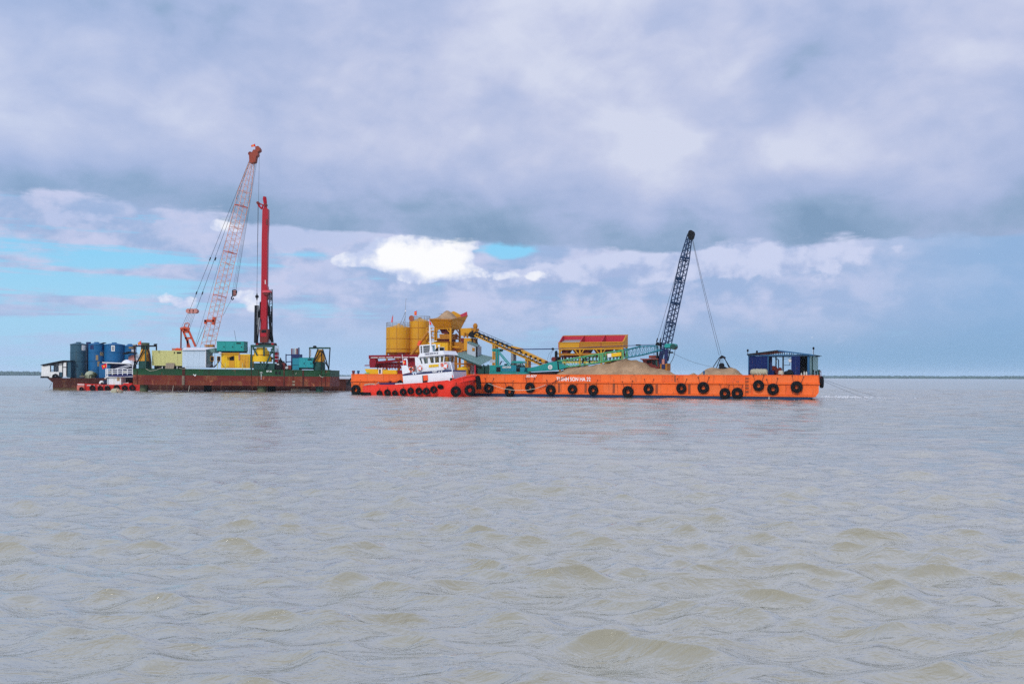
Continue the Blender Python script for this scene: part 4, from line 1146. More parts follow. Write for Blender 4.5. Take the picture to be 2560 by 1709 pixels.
# chutes: two per bay meeting at the sky gaps
gaps = [(515, 450), (825, 450), (1130, 450)]
xs_ = [b('H', g_[0], 450, vf + .5).x for g_ in gaps]
edges_ = [u0 + .25] + xs_ + [u1 - .2]
for k in range(4):
    xa = edges_[k] + (.12 if k else 0); xb = edges_[k + 1] - (.12 if k < 3 else 0)
    t.part('chute', MB().prism([(xa - (.02 if k else 0), w_bot - .1), (xb + (.02 if k < 3 else 0), w_bot - .1), (xb - (.45 if k < 3 else 0), w_mid + .12), (xa + (.45 if k else 0), w_mid + .12)], vf + .45, vbk - .4), maroon)
wr_ = b('H', 800, 560, vf).z
t.part('belt_shroud', MB().box(u0 + .1, u1 - .1, vf + .3, vbk - .3, wr_ + .16, w_mid - .16), maroon)
t.part('feeder_belt', MB().box(u0 - .6, u1 - .1, vf + .4, vbk - .4, wr_ - .36, wr_ - .24), black_p)
for k in range(18):
    x_ = u0 + .4 + (u1 - u0 - .8) * k / 17
    t.part('roller_bracket', MB().box(x_ - .09, x_ + .09, vf + .3, vf + .42, wr_ - .24, wr_ + .14), black_p)
t.part('feeder_frame', MB().box(u0 - .5, u1, vf + .2, vf + .35, wr_ - .62, wr_ - .40), yellow_lt)
a_ = b('H', 1300, 400, vf)
t.part('ladder_post', MB().box(a_.x - .05, a_.x + .05, vf + 1.2, vf + 1.3, DECK, a_.z), green_lat)
# drive machine left of the bins
t = Thing('belt_drive', 'dark belt drive machine with an upright post left of the aggregate bin', 'machine', OB, b('H', 285, 640, 8))
m = MB().prism(uw(OB, 'H', 8, (232, 600), (235, 565), (268, 540), (330, 538), (330, 605)), 7.8, 8.8)
t.part('gearbox', m, black_p)
t.part('drum', MB().lathe(b('H', 262, 572, 7.7), [(.02, -.2), (.30, -.2), (.30, .2), (.02, .2)], 14, 'v'), maroon)
m = MB().beam(b('H', 286, 540, 8), b('H', 286, 470, 8), .16).beam(b('H', 306, 540, 8), b('H', 306, 470, 8), .16).lathe(b('H', 296, 468, 8), [(.02, -.2), (.2, -.15), (.16, .12), (.02, .2)], 10)
m.beam(b('H', 306, 490, 8), b('H', 336, 490, 8), .10)
t.part('frame_post', m, black_p)
for x0, x1 in ((165, 250), (205, 262)):
    t.part('cable', MB().path([b('H', x0, 580, 8), b('H', (x0 + x1) / 2 - 12, 490, 8), b('H', x1, 438, 8)], .018, 4), wire_m)

# ---- sand piles on deck
def pile(name, label, z, pts, vc, half, seed, cx_ref, rough=.12):
    prof = [b(z, x, y, vc) for x, y in pts]
    us = [p.x for p in prof]; ws = [max(p.z, DECK) for p in prof]
    n, k = 120, 44
    vs = []
    for i in range(n + 1):
        u = us[0] + (us[-1] - us[0]) * i / n
        h_ = float(np.interp(u, us, ws)) - DECK
        for j in range(k + 1):
            s_ = -1 + 2 * j / k
            v = vc + s_ * half
            sh = max(0, 1 - abs(s_ + .10 * mnoise.noise((u * .25, seed, 0))) ** 1.35)
            nz = mnoise.noise((u * .5, v * .5, seed)) * rough * 2 + mnoise.noise((u * 1.7, v * 1.7, seed)) * rough + mnoise.noise((u * 5, v * 5, seed)) * rough * .35
            r_ = abs(mnoise.noise((u * .9 + v * .35, v * .25, seed + 4)))
            top = h_ * sh + (nz - r_ * rough * 2.2) * min(1, h_ * sh * 1.2)
            vs.append((u, v, DECK - .25 + max(0, top) + .25 * min(1, sh * 6)))
    m = MB().add(vs, [(i * (k + 1) + j, (i + 1) * (k + 1) + j, (i + 1) * (k + 1) + j + 1, i * (k + 1) + j + 1) for i in range(n) for j in range(k)], True)
    return solo('sand_pile', label, 'sand', OB, (cx_ref, vc, DECK), m, sand, 'sand piles on the orange barge')
pile('a', 'large brown sand pile heaped on the middle of the orange barge', 'H', [(200, 830), (290, 806), (460, 690), (600, 678), (740, 650), (900, 636), (1060, 612), (1290, 580), (1400, 572), (1490, 578), (1600, 622), (1760, 690), (1930, 742), (2060, 785), (2140, 806), (2230, 830)], 5.2, 5.0, 3.3, b('H', 1350, 800, 5).x)
pile('b', 'small rounded sand pile under the dark clamshell grab', 'J', [(90, 560), (130, 540), (165, 522), (215, 548), (250, 522), (300, 478), (350, 464), (430, 458), (520, 470), (600, 464), (650, 480), (700, 515), (745, 548), (800, 560)], 6.0, 4.5, 8.1, b('J', 450, 540, 6).x, .07)

# ---- navy crane with the long boom
def diag_boom(th, fr, z, v, base, tip, wb, wm, wt_, f0, f1, n, mat, rc, rl, sections, depth_lean=0.0):
    """square lattice boom seen edge on: chords left, front, back and right"""
    P0 = fr.p(z, *base, v); P1 = fr.p(*tip, v) if isinstance(tip[0], str) else fr.p(z, *tip, v)
    d = (P1 - P0).normalized()
    e1 = d.cross(Vector((0, 1, 0))).normalized()
    if e1.x < 0: e1 = -e1
    e2 = d.cross(e1).normalized()
    def half(f):
        if f < f0: return wb + (wm - wb) * f / f0
        if f > f1: return wm + (wt_ - wm) * (f - f1) / (1 - f1)
        return wm
    cn = [e1, e2, -e1, -e2]
    def pt(f, k): return P0.lerp(P1, f) + cn[k % 4] * half(f)
    marks = [0, f0] + [f0 + (f1 - f0) * i / (sections) for i in range(1, sections + 1)] + [1]
    for a, c in zip(marks[:-1], marks[1:]):
        sec = None
        for k in range(4):
            m = MB().tube(pt(a, k), pt(c, k), rc, 6)
            o = th.part('boom_chord', m, mat)
        m = MB()
        nn = max(2, round(n * (c - a)))
        for i in range(nn):
            fa, fb = a + (c - a) * i / nn, a + (c - a) * (i + 1) / nn
            for k in range(4):
                if (i + k) % 2: m.tube(pt(fa, k), pt(fb, k + 1), rl, 4, cap=False)
                else: m.tube(pt(fa, k + 1), pt(fb, k), rl, 4, cap=False)
        for k in range(4):
            m.tube(pt(c, k), pt(c, k + 1), rl * 1.5, 4, cap=False)
        th.part('boom_lacing', m, mat)
    return P0, P1, pt
v0 = 6.6
t = Thing('navy_crane', 'crane with a tall dark navy lattice boom rising behind the big sand pile', 'crane', OB, b('I', 215, 1440, v0))
P0, P1, npt = diag_boom(t, OB, 'I', v0, (228, 1330), (488, 110), .62, .60, .30, .10, .80, 44, blue_lat, .072, .036, 4)
m = MB()
for (x0, y0), (x1, y1) in (((228, 1215), (188, 1400)), ((262, 1225), (245, 1418))):
    m.beam(b('I', x0, y0, v0 - .4), b('I', x1, y1, v0 - .4), .42, .3).beam(b('I', x0, y0, v0 + .4), b('I', x1, y1, v0 + .4), .42, .3)
t.part('boom_foot', m, navy_p)
t.part('boom_head', MB().prism(uw(OB, 'I', v0 - .5, (462, 100), (488, 64), (514, 66), (522, 92), (512, 132), (496, 150), (470, 130)), v0 - .5, v0 + .5), black_p)
t.part('head_sheave', MB().lathe(b('I', 505, 88, v0), [(.02, -.55), (.30, -.55), (.30, .55), (.02, .55)], 16, 'v'), black_p)
for f in (.12, .30, .46, .66, .82):
    q_ = P0.lerp(P1, f)
    t.part('boom_splice', MB().beam(npt(f, 0), npt(f, 2), .22, .5).beam(npt(f, 1), npt(f, 3), .2, .2) if f != .66 else MB().slab([npt(.64, 2), npt(.64, 1), npt(.665, 1), npt(.665, 2)], .12), blue_lat)
m = MB()
for x, y in ((500, 300), (540, 300)):
    pass
t.part('pendant_wire', MB().tube(b('U', 505, 300, v0 - .4), npt(.97, 2), .022, 4), wire_m)
t.part('pendant_wire', MB().tube(b('U', 605, 300, v0 + .4), npt(.97, 2) + Vector((.1, .3, 0)), .022, 4), wire_m)
m = MB()
for x0, x1 in ((530, 500), (632, 600)):
    t.part('pendant_link', MB().beam(b('U', x0, 180, v0 - .4), b('U', x1, 300, v0 - .4), .12), black_p)
t.part('bridle', MB().prism(uw(OB, 'U', v0 - .5, (448, 388), (502, 300), (525, 318), (520, 375), (585, 340), (600, 298), (625, 318), (612, 380), (520, 400)), v0 - .5, v0 + .5), black_p)
m = MB().beam(b('U', 512, 395, v0 - .4), b('U', 538, 815, v0 - .4), .16).beam(b('U', 622, 385, v0 + .4), b('U', 612, 815, v0 + .4), .16)
t.part('gantry_mast', m, black_p)
m = MB()
for x0, x1 in ((455, 395), (480, 425), (560, 470), (590, 490)):
    m.tube(b('U', x0, 395, v0), b('U', x1, 700, v0 + .4), .02, 4)
t.part('luffing_wire', m, wire_m)
rbox(t, 'winch_housing', 'U', 266, 702, 470, 782, v0 - .4, v0 + 1.2, ochre if False else paint('brick_red_paint', (.34, .07, .04), .6, .2, .1, .2), label='brick red winch housing')
rpoly(t, 'roof_plate', 'U', v0 - 1.0, v0 + 1.6, [(10, 800), (545, 790), (545, 822), (10, 830)], MATS['brick_red_paint'])
rpoly(t, 'machinery_house', 'U', v0 - .8, v0 + 1.5, [(60, 830), (340, 825), (540, 825), (580, 1120), (200, 1120)], maroon)
rpoly(t, 'side_opening', 'U', v0 - .84, v0 - .7, [(345, 830), (470, 830), (470, 990), (370, 970)], glass_dark)
rpoly(t, 'side_panel', 'U', v0 - .86, v0 - .7, [(472, 830), (520, 830), (530, 1040), (478, 1000)], dark_green)
rpoly(t, 'slew_base', 'U', v0 - .6, v0 + 1.2, [(600, 960), (760, 960), (808, 940), (808, 1170), (600, 1170)], ochre)
rpoly(t, 'front_plate', 'U', v0 - .75, v0 - .62, [(660, 810), (735, 810), (735, 970), (660, 970)], paint('faded_pink_paint', (.48, .20, .17), .6, .2, .1))
rpoly(t, 'hoist_drum_cover', 'U', v0 - .8, v0 - .62, [(650, 975), (750, 975), (750, 1100), (650, 1100)], navy_p)
t.part('tag_arm', MB().beam(b('U', 860, 640, v0), b('U', 960, 608, v0), .10).lathe(b('U', 945, 613, v0), [(.02, -.25), (.1, -.2), (.1, .2), (.02, .25)], 8, 'u'), black_p)
t.part('hose', MB().path([b('U', 1060, 470, v0), b('U', 1055, 560, v0), b('U', 1030, 700, v0), b('U', 980, 830, v0), b('U', 900, 960, v0), b('U', 815, 1055, v0)], .035, 5), wire_m)
t.part('tag_line', MB().path(sag(b('U', 955, 612, v0), b('I', 705, 1396, 6.0), .25), .018, 4), wire_m)
# debris stack between sand and boom
m = MB()
for x, y, s_ in ((215, 890, 20), (245, 870, 26), (280, 860, 30), (310, 880, 26), (255, 905, 18)):
    c_ = b('U', x, y, v0 - 1.0); r_ = s_ * .0042 * 1.2
    m.lathe(c_, [(.02, -r_), (r_ * .8, -r_ * .5), (r_, .1 * r_), (r_ * .6, r_ * .8), (.02, r_)], 8)
solo('scrap_bundle', 'black scrap bundle lying on the right slope of the big sand pile', 'scrap', OB, b('U', 260, 920, v0 - 1.0), m, black_p)

# ---- clamshell grab
vg = 6.0
t = Thing('clamshell_grab', 'dark clamshell grab resting on the small sand pile', 'grab', OB, b('I', 800, 1420, vg))
t.part('head', MB().prism(uw(OB, 'I', vg - .35, (774, 1308), (790, 1292), (800, 1286), (812, 1293), (830, 1304), (828, 1316), (800, 1312), (780, 1318)), vg - .35, vg + .35), black_p)
m = MB()
for (x0, y0), (x1, y1), dv in (((779, 1312), (723, 1402), -.4), ((784, 1312), (741, 1406), .5), ((824, 1312), (866, 1408), .5), ((828, 1312), (889, 1404), -.4)):
    m.beam(b('I', x0, y0, vg) + Vector((0, dv * .5, 0)), b('I', x1, y1, vg) + Vector((0, dv, 0)), .085)
t.part('arm', m, black_p)
m = MB()
for x in (786, 800, 812):
    m.tube(b('I', x, 1312, vg), b('I', x + 3, 1385, vg), .02, 4)
t.part('closing_wire', m, wire_m)
t.part('jaw', MB().prism(uw(OB, 'I', vg - .5, (764, 1408), (786, 1388), (826, 1398), (834, 1424), (812, 1425), (785, 1416)), vg - .5, vg + .5), black_p)
t.part('jaw', MB().prism(uw(OB, 'I', vg - .45, (828, 1402), (862, 1410), (892, 1404), (888, 1430), (862, 1442), (836, 1432)), vg - .45, vg + .45), black_p)
t.part('sheave', MB().lathe(b('I', 800, 1384, vg), [(.02, -.25), (.30, -.25), (.30, .25), (.02, .25)], 14, 'v'), black_p)
for x0, x1, y1 in ((508, 777, 1290), (514, 797, 1284)):
    t.part('hoist_rope', MB().path(sag(b('I', x0, 135, v0), b('I', x1, y1, vg), .35), .024, 4), wire_m)

# ---- blue shelter at the right end
vf, vbk = 1.3, 8.5
t = Thing('deck_shelter', 'royal blue open shelter with a low gable roof on the right of the orange barge', 'shelter', OB, b('V', 950, 720, 4))
def vpost(x0, x1, y0, y1, v, mat, name='post', d=.15):
    a_, c_ = b('V', x0, y0, v), b('V', x1, y1, v)
    return t.part(name, MB().box(a_.x, c_.x, v, v + d, DECK, a_.z), mat)
weave = b('V', 500, 190, vf).z
ap = b('V', 920, 58, vf)
eL, eR = b('V', 92, 165, vf), b('V', 1866, 178, vf)
for side, (e0, e1) in enumerate(((eL, ap), (ap, eR))):
    for k in range(3):
        va, vc_ = vf - .25 + (vbk + .4 - vf) * k / 3 + .005, vf - .25 + (vbk + .4 - vf) * (k + 1) / 3 - .005
        t.part('roof_sheet', MB().slab([Vector((e0.x, va, e0.z)), Vector((e1.x, va, e1.z)), Vector((e1.x, vc_, e1.z)), Vector((e0.x, vc_, e0.z))], .06), dark_green if side else navy_p)
for e0, e1 in ((eL, ap), (ap, eR)):
    t.part('verge_board', MB().beam(e0 + Vector((0, -.3, -.04)), e1 + Vector((0, -.3, -.04)), .15, .06), blue_post if e1 is eR else black_p)
t.part('tie_beam', MB().box(eL.x + .05, eR.x - .2, vf, vf + .12, weave - .07, weave + .07), blue_post)
t.part('tie_beam', MB().box(eL.x + .05, eR.x - .2, vbk, vbk + .12, weave - .07, weave + .07), blue_post)
for x in (610, 660, 690, 740, 785, 850, 915, 965, 1020, 1080, 1145, 1210, 1262, 1310, 1420, 1460, 1510, 1560):
    a_ = b('V', x, 190, vf)
    top = eL.lerp(ap, (a_.x - eL.x) / (ap.x - eL.x)).z if a_.x < ap.x else ap.lerp(eR, (a_.x - ap.x) / (eR.x - ap.x)).z
    t.part('gable_stud', MB().box(a_.x - .035, a_.x + .035, vf + .02, vf + .1, weave + .07, top - .05), black_p)
vpost(112, 132, 170, 690, vf, blue_post)
vpost(632, 652, 190, 700, vf, blue_post)
vpost(836, 866, 190, 690, 3.5, blue_post)
vpost(1024, 1058, 190, 680, vf + .2, black_p)
vpost(1692, 1750, 190, 715, vf, blue_post)
vpost(1815, 1835, 190, 700, vf + 1.5, dark_green)
a_, c_ = b('V', 148, 208, vf + .05), b('V', 630, 700, vf + .05)
for k in range(3):
    x0_, x1_ = a_.x + (c_.x - a_.x) * k / 3, a_.x + (c_.x - a_.x) * (k + 1) / 3 - .012
    t.part('wall_sheet', MB().box(x0_, x1_, vf + .05, vf + .11, DECK, a_.z - .02 * (k % 2)), blue_sheet)
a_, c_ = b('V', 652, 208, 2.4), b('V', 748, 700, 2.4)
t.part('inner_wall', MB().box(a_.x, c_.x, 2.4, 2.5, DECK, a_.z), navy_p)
a_, c_ = b('V', 1262, 205, vf + .05), b('V', 1498, 700, vf + .05)
for k in range(2):
    x0_, x1_ = a_.x + (c_.x - a_.x) * k / 2, a_.x + (c_.x - a_.x) * (k + 1) / 2 - .012
    t.part('wall_sheet', MB().box(x0_, x1_, vf + .05, vf + .11, DECK, a_.z), blue_sheet)
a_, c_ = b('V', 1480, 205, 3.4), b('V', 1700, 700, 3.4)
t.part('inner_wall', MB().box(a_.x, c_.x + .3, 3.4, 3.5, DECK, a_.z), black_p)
a_ = b('V', 1752, 190, vf)
t.part('end_sheet', MB().box(a_.x, a_.x + .06, vf + .16, vbk, DECK, weave - .1), sheet_green)
a_ = b('V', 148, 200, vf)
t.part('end_sheet', MB().box(a_.x - .1, a_.x - .04, vf + .16, vbk, DECK, weave - .1), blue_sheet)
t.part('pipe', MB().path([b('V', 866, 292, 3.6), b('V', 905, 296, 3.6), b('V', 922, 315, 3.6), b('V', 925, 560, 3.6)], .06, 6), blue_post)
t.part('railing', MB().tube(b('V', 1065, 455, 7), b('V', 1235, 455, 7), .03, 4).tube(b('V', 1222, 350, 7), b('V', 1222, 455, 7), .03, 4), steel)
t.part('wall_fan', MB().lathe(b('V', 1240, 325, 2.0), [(.02, -.08), (.20, -.07), (.25, 0), (.20, .07), (.02, .08)], 18, 'v'), white_p)
t.part('cable', MB().path(sag(b('V', 760, 215, 3), b('V', 840, 245, 3.5), .1, 6), .02, 4).path(sag(b('V', 1060, 285, 4), b('V', 1250, 215, 2.2), .1, 6), .02, 4), wire_m)
t.part('notice', MB().box(b('V', 840, 320, 3.4).x, b('V', 875, 320, 3.4).x, 3.42, 3.46, b('V', 840, 410, 3.4).z, b('V', 840, 320, 3.4).z), white_worn)
def lamp_pole(x, yt, yb, v, label):
    p_, q_ = b('V', x, yb, v), b('V', x, yt, v)
    th = Thing('lamp_pole', label, 'lamp', OB, p_, 'lamps on the blue shelter')
    th.part('pole', MB().tube(p_, q_, .03, 6), black_p)
    th.part('lamp_head', MB().lathe(q_, [(.02, -.16), (.10, -.12), (.12, .05), (.06, .14), (.01, .16)], 10), black_p)
lamp_pole(100, 62, 165, vf + .2, 'small black lamp on a thin pole at the left corner of the blue shelter roof')
lamp_pole(345, 95, 145, vf + .6, 'small black lamp on the left slope of the blue shelter roof')
lamp_pole(1855, 5, 185, vf + .2, 'tall thin pole with a dark lamp at the right corner of the blue shelter')
solo('aerial', 'thin upright aerial behind the right corner of the blue shelter', 'aerial', OB, b('V', 1838, 180, 4), MB().tube(b('V', 1838, 180, 4), b('V', 1838, 40, 4), .02, 5).beam(b('J', 1551, 100, 8), b('J', 1551, 118, 8), .05), white_p)
# things lying in the shelter
m = MB(); pts = []
a_, c_ = b('V', 168, 650, .75), b('V', 632, 650, .75)
n_ = 22; k_ = 14
for i in range(n_ + 1):
    f = i / n_
    cu = a_.lerp(c_, f)
    rr = .42 * (1 - (2 * f - 1) ** 8 * .55) * (1 + .12 * mnoise.noise((f * 9, 0, 2)))
    for k in range(k_):
        tt = 2 * math.pi * k / k_
        pts.append((cu.x, cu.y + rr * 1.0 * math.cos(tt), cu.z + .02 + rr * math.sin(tt) * (1 + .15 * mnoise.noise((f * 12, k * .7, 5)))))
m.add(pts, [(i * k_ + k, i * k_ + (k + 1) % k_, (i + 1) * k_ + (k + 1) % k_, (i + 1) * k_ + k) for i in range(n_) for k in range(k_)] + [tuple(range(k_ - 1, -1, -1)), tuple(n_ * k_ + k for k in range(k_))], True)
t = Thing('tarpaulin_roll', 'rolled tan tarpaulin lying in front of the left wall of the blue shelter', 'tarpaulin', OB, b('V', 400, 700, .75))
t.part('roll', m, tan_tarp)
m = MB()
for x in (340, 420, 600):
    m.path([b('V', x - 15, 620, .28), b('V', x, 660, .26), b('V', x + 22, 705, -.06), b('V', x + 28, 716, -.1)], .025, 4)
t.part('tie_rope', m, rope_m)
o = solo('blue_crate', 'blue plastic crate standing next to the tarpaulin roll in the shelter', 'crate', OB, b('V', 725, 700, 1.5), MB().box(*OB.rect('V', 656, 600, 800, 705, 1.5)[:2], 1.5, 2.3, DECK, OB.rect('V', 656, 600, 800, 705, 1.5)[3]).box(OB.rect('V', 656, 600, 800, 705, 1.5)[0] - .04, OB.rect('V', 656, 600, 800, 705, 1.5)[1] + .04, 1.46, 2.34, OB.rect('V', 656, 600, 800, 705, 1.5)[3] - .1, OB.rect('V', 656, 600, 800, 705, 1.5)[3] + .02), navy_p if False else blue_sheet)
for x0, x1, yt, lab, mt in ((876, 930, 565, 'left dark red drum beside the inner post of the blue shelter', maroon), (932, 1000, 560, 'right dark red drum beside the inner post of the blue shelter', red_pump)):
    a_, c_ = b('V', x0, yt, 2.2), b('V', x1, yt, 2.2)
    r_ = (c_.x - a_.x) / 2; cx_ = (a_.x + c_.x) / 2
    solo('steel_drum', lab, 'drum', OB, (cx_, 2.2, DECK), MB().lathe((cx_, 2.2 + r_, 0), [(r_, DECK), (r_, DECK + .5), (r_ * 1.05, DECK + .53), (r_, DECK + .56), (r_, a_.z - .03), (r_ * .9, a_.z - .05), (.02, a_.z - .05)], 16), mt, 'drums in the blue shelter')
m = MB()
for x, y, s_ in ((780, 545, .42), (830, 560, .36), (740, 580, .34), (860, 590, .3), (960, 560, .25)):
    m.lathe(b('V', x, y, 3.0), [(.02, -s_), (s_ * .9, -s_ * .6), (s_, 0), (s_ * .55, s_ * .7), (.02, s_ * .8)], 9)
m.box(b('V', 720, 600, 3).x, b('V', 980, 600, 3).x, 2.7, 3.4, DECK, b('V', 720, 590, 3).z)
solo('sack_stack', 'brown stack of sacks behind the blue crate in the shelter', 'sacks', OB, b('V', 820, 700, 3), m, maroon)
m = MB()
for k in range(5):
    m.lathe(b('V', 985, 690 - k * 20, 1.1), [(.30 - .02 * k, -.06), (.36 - .02 * k, 0), (.30 - .02 * k, .06), (.2, 0)], 16, closed=True)
solo('rope_coil', 'pale coiled rope in front of the dark middle post of the shelter', 'rope', OB, b('V', 985, 710, 1.1), m, rope_m)
m = MB()
for x, y, s_ in ((1090, 690, .3), (1140, 665, .34), (1190, 650, .36), (1215, 610, .26), (1250, 660, .42), (1110, 640, .18)):
    m.lathe(b('V', x, y, 1.5), [(.02, -s_), (s_ * .9, -s_ * .5), (s_, 0), (s_ * .6, s_ * .6), (.02, s_ * .75)], 9)
m.beam(b('V', 1200, 640, 1.5), b('V', 1214, 565, 1.5), .16)
solo('gear_heap', 'dark heap of deck gear left of the right blue wall of the shelter', 'gear', OB, b('V', 1180, 700, 1.5), m, black_p)
for x0, x1, yt, lab in ((1505, 1550, 655, 'small grey bucket in the dark right bay of the shelter'), (1585, 1625, 615, 'white canister in the dark right bay of the shelter'), (1640, 1690, 620, 'pale bag beside the right corner post of the shelter')):
    a_, c_ = b('V', x0, yt, 2.0), b('V', x1, yt, 2.0)
    r_ = (c_.x - a_.x) / 2
    solo('canister', lab, 'container', OB, (a_.x + r_, 2, DECK), MB().lathe((a_.x + r_, 2 + r_, 0), [(r_ * .9, DECK), (r_, DECK + .2), (r_, a_.z - .15), (r_ * .5, a_.z - .05), (r_ * .45, a_.z), (.02, a_.z)], 12), white_worn, 'containers in the shelter')
# mooring lines at the right end
a_ = b('J', 1688, 600, 2.2); c_ = b('J', 2349, 812, 2.2)
for k, (x0, y0, x1, y1, lab) in enumerate(((1690, 602, 2349, 808, 'upper mooring line running from the right end of the orange barge into the water'), (1688, 620, 2210, 826, 'lower mooring line running from the right end of the orange barge into the water'))):
    p_ = b('J', x0, y0, 2.0)
    d_ = cam_ray(1700 + x1 / 4.698, 820 + y1 / 4.698); tt = -CAMH / d_.z
    e_ = OB.M3.transposed() @ (Vector((0, 0, CAMH)) + d_ * tt - OB.o)
    solo('mooring_line', lab, 'rope', OB, p_, MB().path(sag(p_, e_ + Vector((.5, 0, -.2)), .12), .014, 4), wire_m, 'mooring lines of the orange barge')
# ================================================================== TUG
s0 = OB.p('P', 902, 989, -6.0)
so = OB.world((s0.x, -6.0, 0)); so.z = 0
TG = Fr(so, math.atan2(-25.0, 56.27), R(2.9))
g = TG.p
YC = 2.6
t = Thing('tugboat', 'small tugboat with scarlet hull and white wheelhouse nosing along the orange barge', 'tugboat', TG, (7, YC, 0))
st = [(288, 408, 1.55), (400, 392, 2.35), (520, 388, 2.6), (760, 388, 2.6), (900, 378, 2.6), (1220, 358, 2.6), (1600, 320, 2.6), (1640, 330, 2.58), (1700, 305, 2.45), (1780, 280, 2.15), (1870, 258, 1.65), (1950, 244, 1.05), (2020, 234, .45), (2042, 232, .10)]
rows = []
for i, (x, y, hb) in enumerate(st):
    q = g('K', x, y, YC - hb)
    wb = hb * (.93 if i < 8 else .93 - .5 * ((i - 7) / 6.0) ** 1.3)
    lip = .12
    dd = q.z - .55
    prof = [(-(wb * .7), -1.1), (-wb, .05), (-(wb + hb) / 2, (q.z) * .5), (-hb, q.z), (-max(hb - lip, .02), q.z), (-max(hb - lip, .02) * .98, dd), (max(hb - lip, .02) * .98, dd), (max(hb - lip, .02), q.z), (hb, q.z), ((wb + hb) / 2, q.z * .5), (wb, .05), (wb * .7, -1.1)]
    xoff = [0] * 12
    if i >= 8:
        k = (i - 7) / 6
        xoff = [-1.5 * k, -.9 * k, -.4 * k, 0, 0, 0, 0, 0, 0, -.4 * k, -.9 * k, -1.5 * k]
    rows.append([(q.x + xo, YC + a, c) for (a, c), xo in zip(prof, xoff)])
def loft(rows, idx):
    m = MB(); n = len(idx)
    vs = [r[k] for r in rows for k in idx]
    fs = [(i * n + k, (i + 1) * n + k, (i + 1) * n + k + 1, i * n + k + 1) for i in range(len(rows) - 1) for k in range(n - 1)]
    return m.add(vs, fs, True)
hm = loft(rows, [0, 1, 2, 3, 4, 5]); hm.add([r[k] for r in rows for k in (6, 7, 8, 9, 10, 11)], [(i * 6 + k, (i + 1) * 6 + k, (i + 1) * 6 + k + 1, i * 6 + k + 1) for i in range(len(rows) - 1) for k in range(5)], True)
hm.add([rows[0][k] for k in range(12)], [tuple(range(12))])
hm.add([rows[-1][k] for k in range(12)], [tuple(range(11, -1, -1))])
t.part('hull', hm, red_tug)
dm = MB(); dm.add([r[k] for r in rows for k in (5, 6)], [(i * 2, i * 2 + 1, i * 2 + 3, i * 2 + 2) for i in range(len(rows) - 1)])
t.part('deck', dm, navy_p)
# bulwark cap and belting
m = MB()
for k in (3, 8):
    m.path([Vector(r[k]) + Vector((0, 0, .03)) for r in rows], .06, 5)
t.part('bulwark_cap', m, red_tug)
t.part('stern_fender', MB().path([Vector((rows[0][1][0] - .12, YC + 1.6 - 3.2 * k / 8, .28)) for k in range(9)], .24, 8).path([Vector(rows[0][1]) + Vector((-.1, 0, .2)), Vector(rows[1][1]) + Vector((0, -.1, .12))], .22, 8), black_rub)
bq0, bq1 = g('K', 2052, 285, YC), g('K', 2085, 450, YC)
t.part('bow_fender', MB().path([bq0 + Vector((.05, 0, .25)), bq0 + Vector((.15, 0, 0)), bq0.lerp(bq1, .5) + Vector((.12, 0, 0)), bq1], .34, 10), black_rub)
m = MB()
for i in (1, 2, 3, 4, 5):
    q = rows[i][3]
for x, y in ((1835, 330), (1612, 375), (1690, 300)):
    q = g('K', x, y, .35)
    m.beam(q, q + Vector((-.15, 0, .55)), .07, .05)
t.part('bulwark_stay', m, red_tug)
# lower deckhouse
va, vb_ = .62, 4.55
house = t.part('deckhouse', MB().prism(uw(TG, 'Q', va, (100, 1262), (1452, 1150), (1460, 868), (74, 988)), va, vb_), white_p)
t.part('navy_band', MB().prism(uw(TG, 'Q', va - .04, (72, 955), (1438, 833), (1462, 872), (82, 994)), va - .04, vb_ + .04), navy_p)
for vv in (va, vb_ - .12):
    t.part('side_screen', MB().prism(uw(TG, 'Q', va, (38, 716), (206, 700), (282, 905), (70, 952)), vv, vv + .1), white_p)
rpoly(t, 'doorway', 'Q', va - .02, va + .1, [(622, 990), (770, 972), (770, 1195), (636, 1208)], glass_dark, house)
rpoly(t, 'door', 'Q', va - .1, va - .04, [(648, 988), (768, 972), (782, 1125), (655, 1140)], ring_orange, house, label='orange door swung open')
for xy in ([(785, 968), (925, 955), (945, 1155), (790, 1180)], [(1110, 945), (1250, 932), (1258, 1070), (1130, 1080)]):
    rpoly(t, 'hatch_panel', 'Q', va - .02, va + .05, xy, white_p, house)
for x, y in ((380, 948), (445, 940), (1100, 886), (1168, 880)):
    q = g('Q', x, y, va - .05)
    t.part('band_lamp', MB().lathe(q, [(.02, -.05), (.09, -.03), (.09, .04), (.02, .05)], 10, 'v'), white_p, parent=house)
q = g('Q', 905, 908, va - .05); q2 = g('Q', 1040, 895, va - .05)
t.text('band_lettering', 'SG-8010', (q.x, va - .055, q.z), .24, white_let, q2.x - q.x, slope=math.atan2(q2.z - q.z, q2.x - q.x))
rpoly(t, 'rear_grille', 'Q', va + .25, va + .3, [(232, 735), (440, 715), (445, 890), (290, 905)], white_worn)
for k in range(6):
    y = 728 + k * 27
    t.part('grille_slat', MB().beam(g('Q', 235 + k * 11, y + 10, va + .22), g('Q', 442, y - 6, va + .22), .075, .05), maroon)
t.part('post', MB().path([g('Q', 205, 700, va), g('Q', 195, 560, va), g('Q', 185, 525, va), g('Q', 115, 548, va)], .10, 8), white_p)
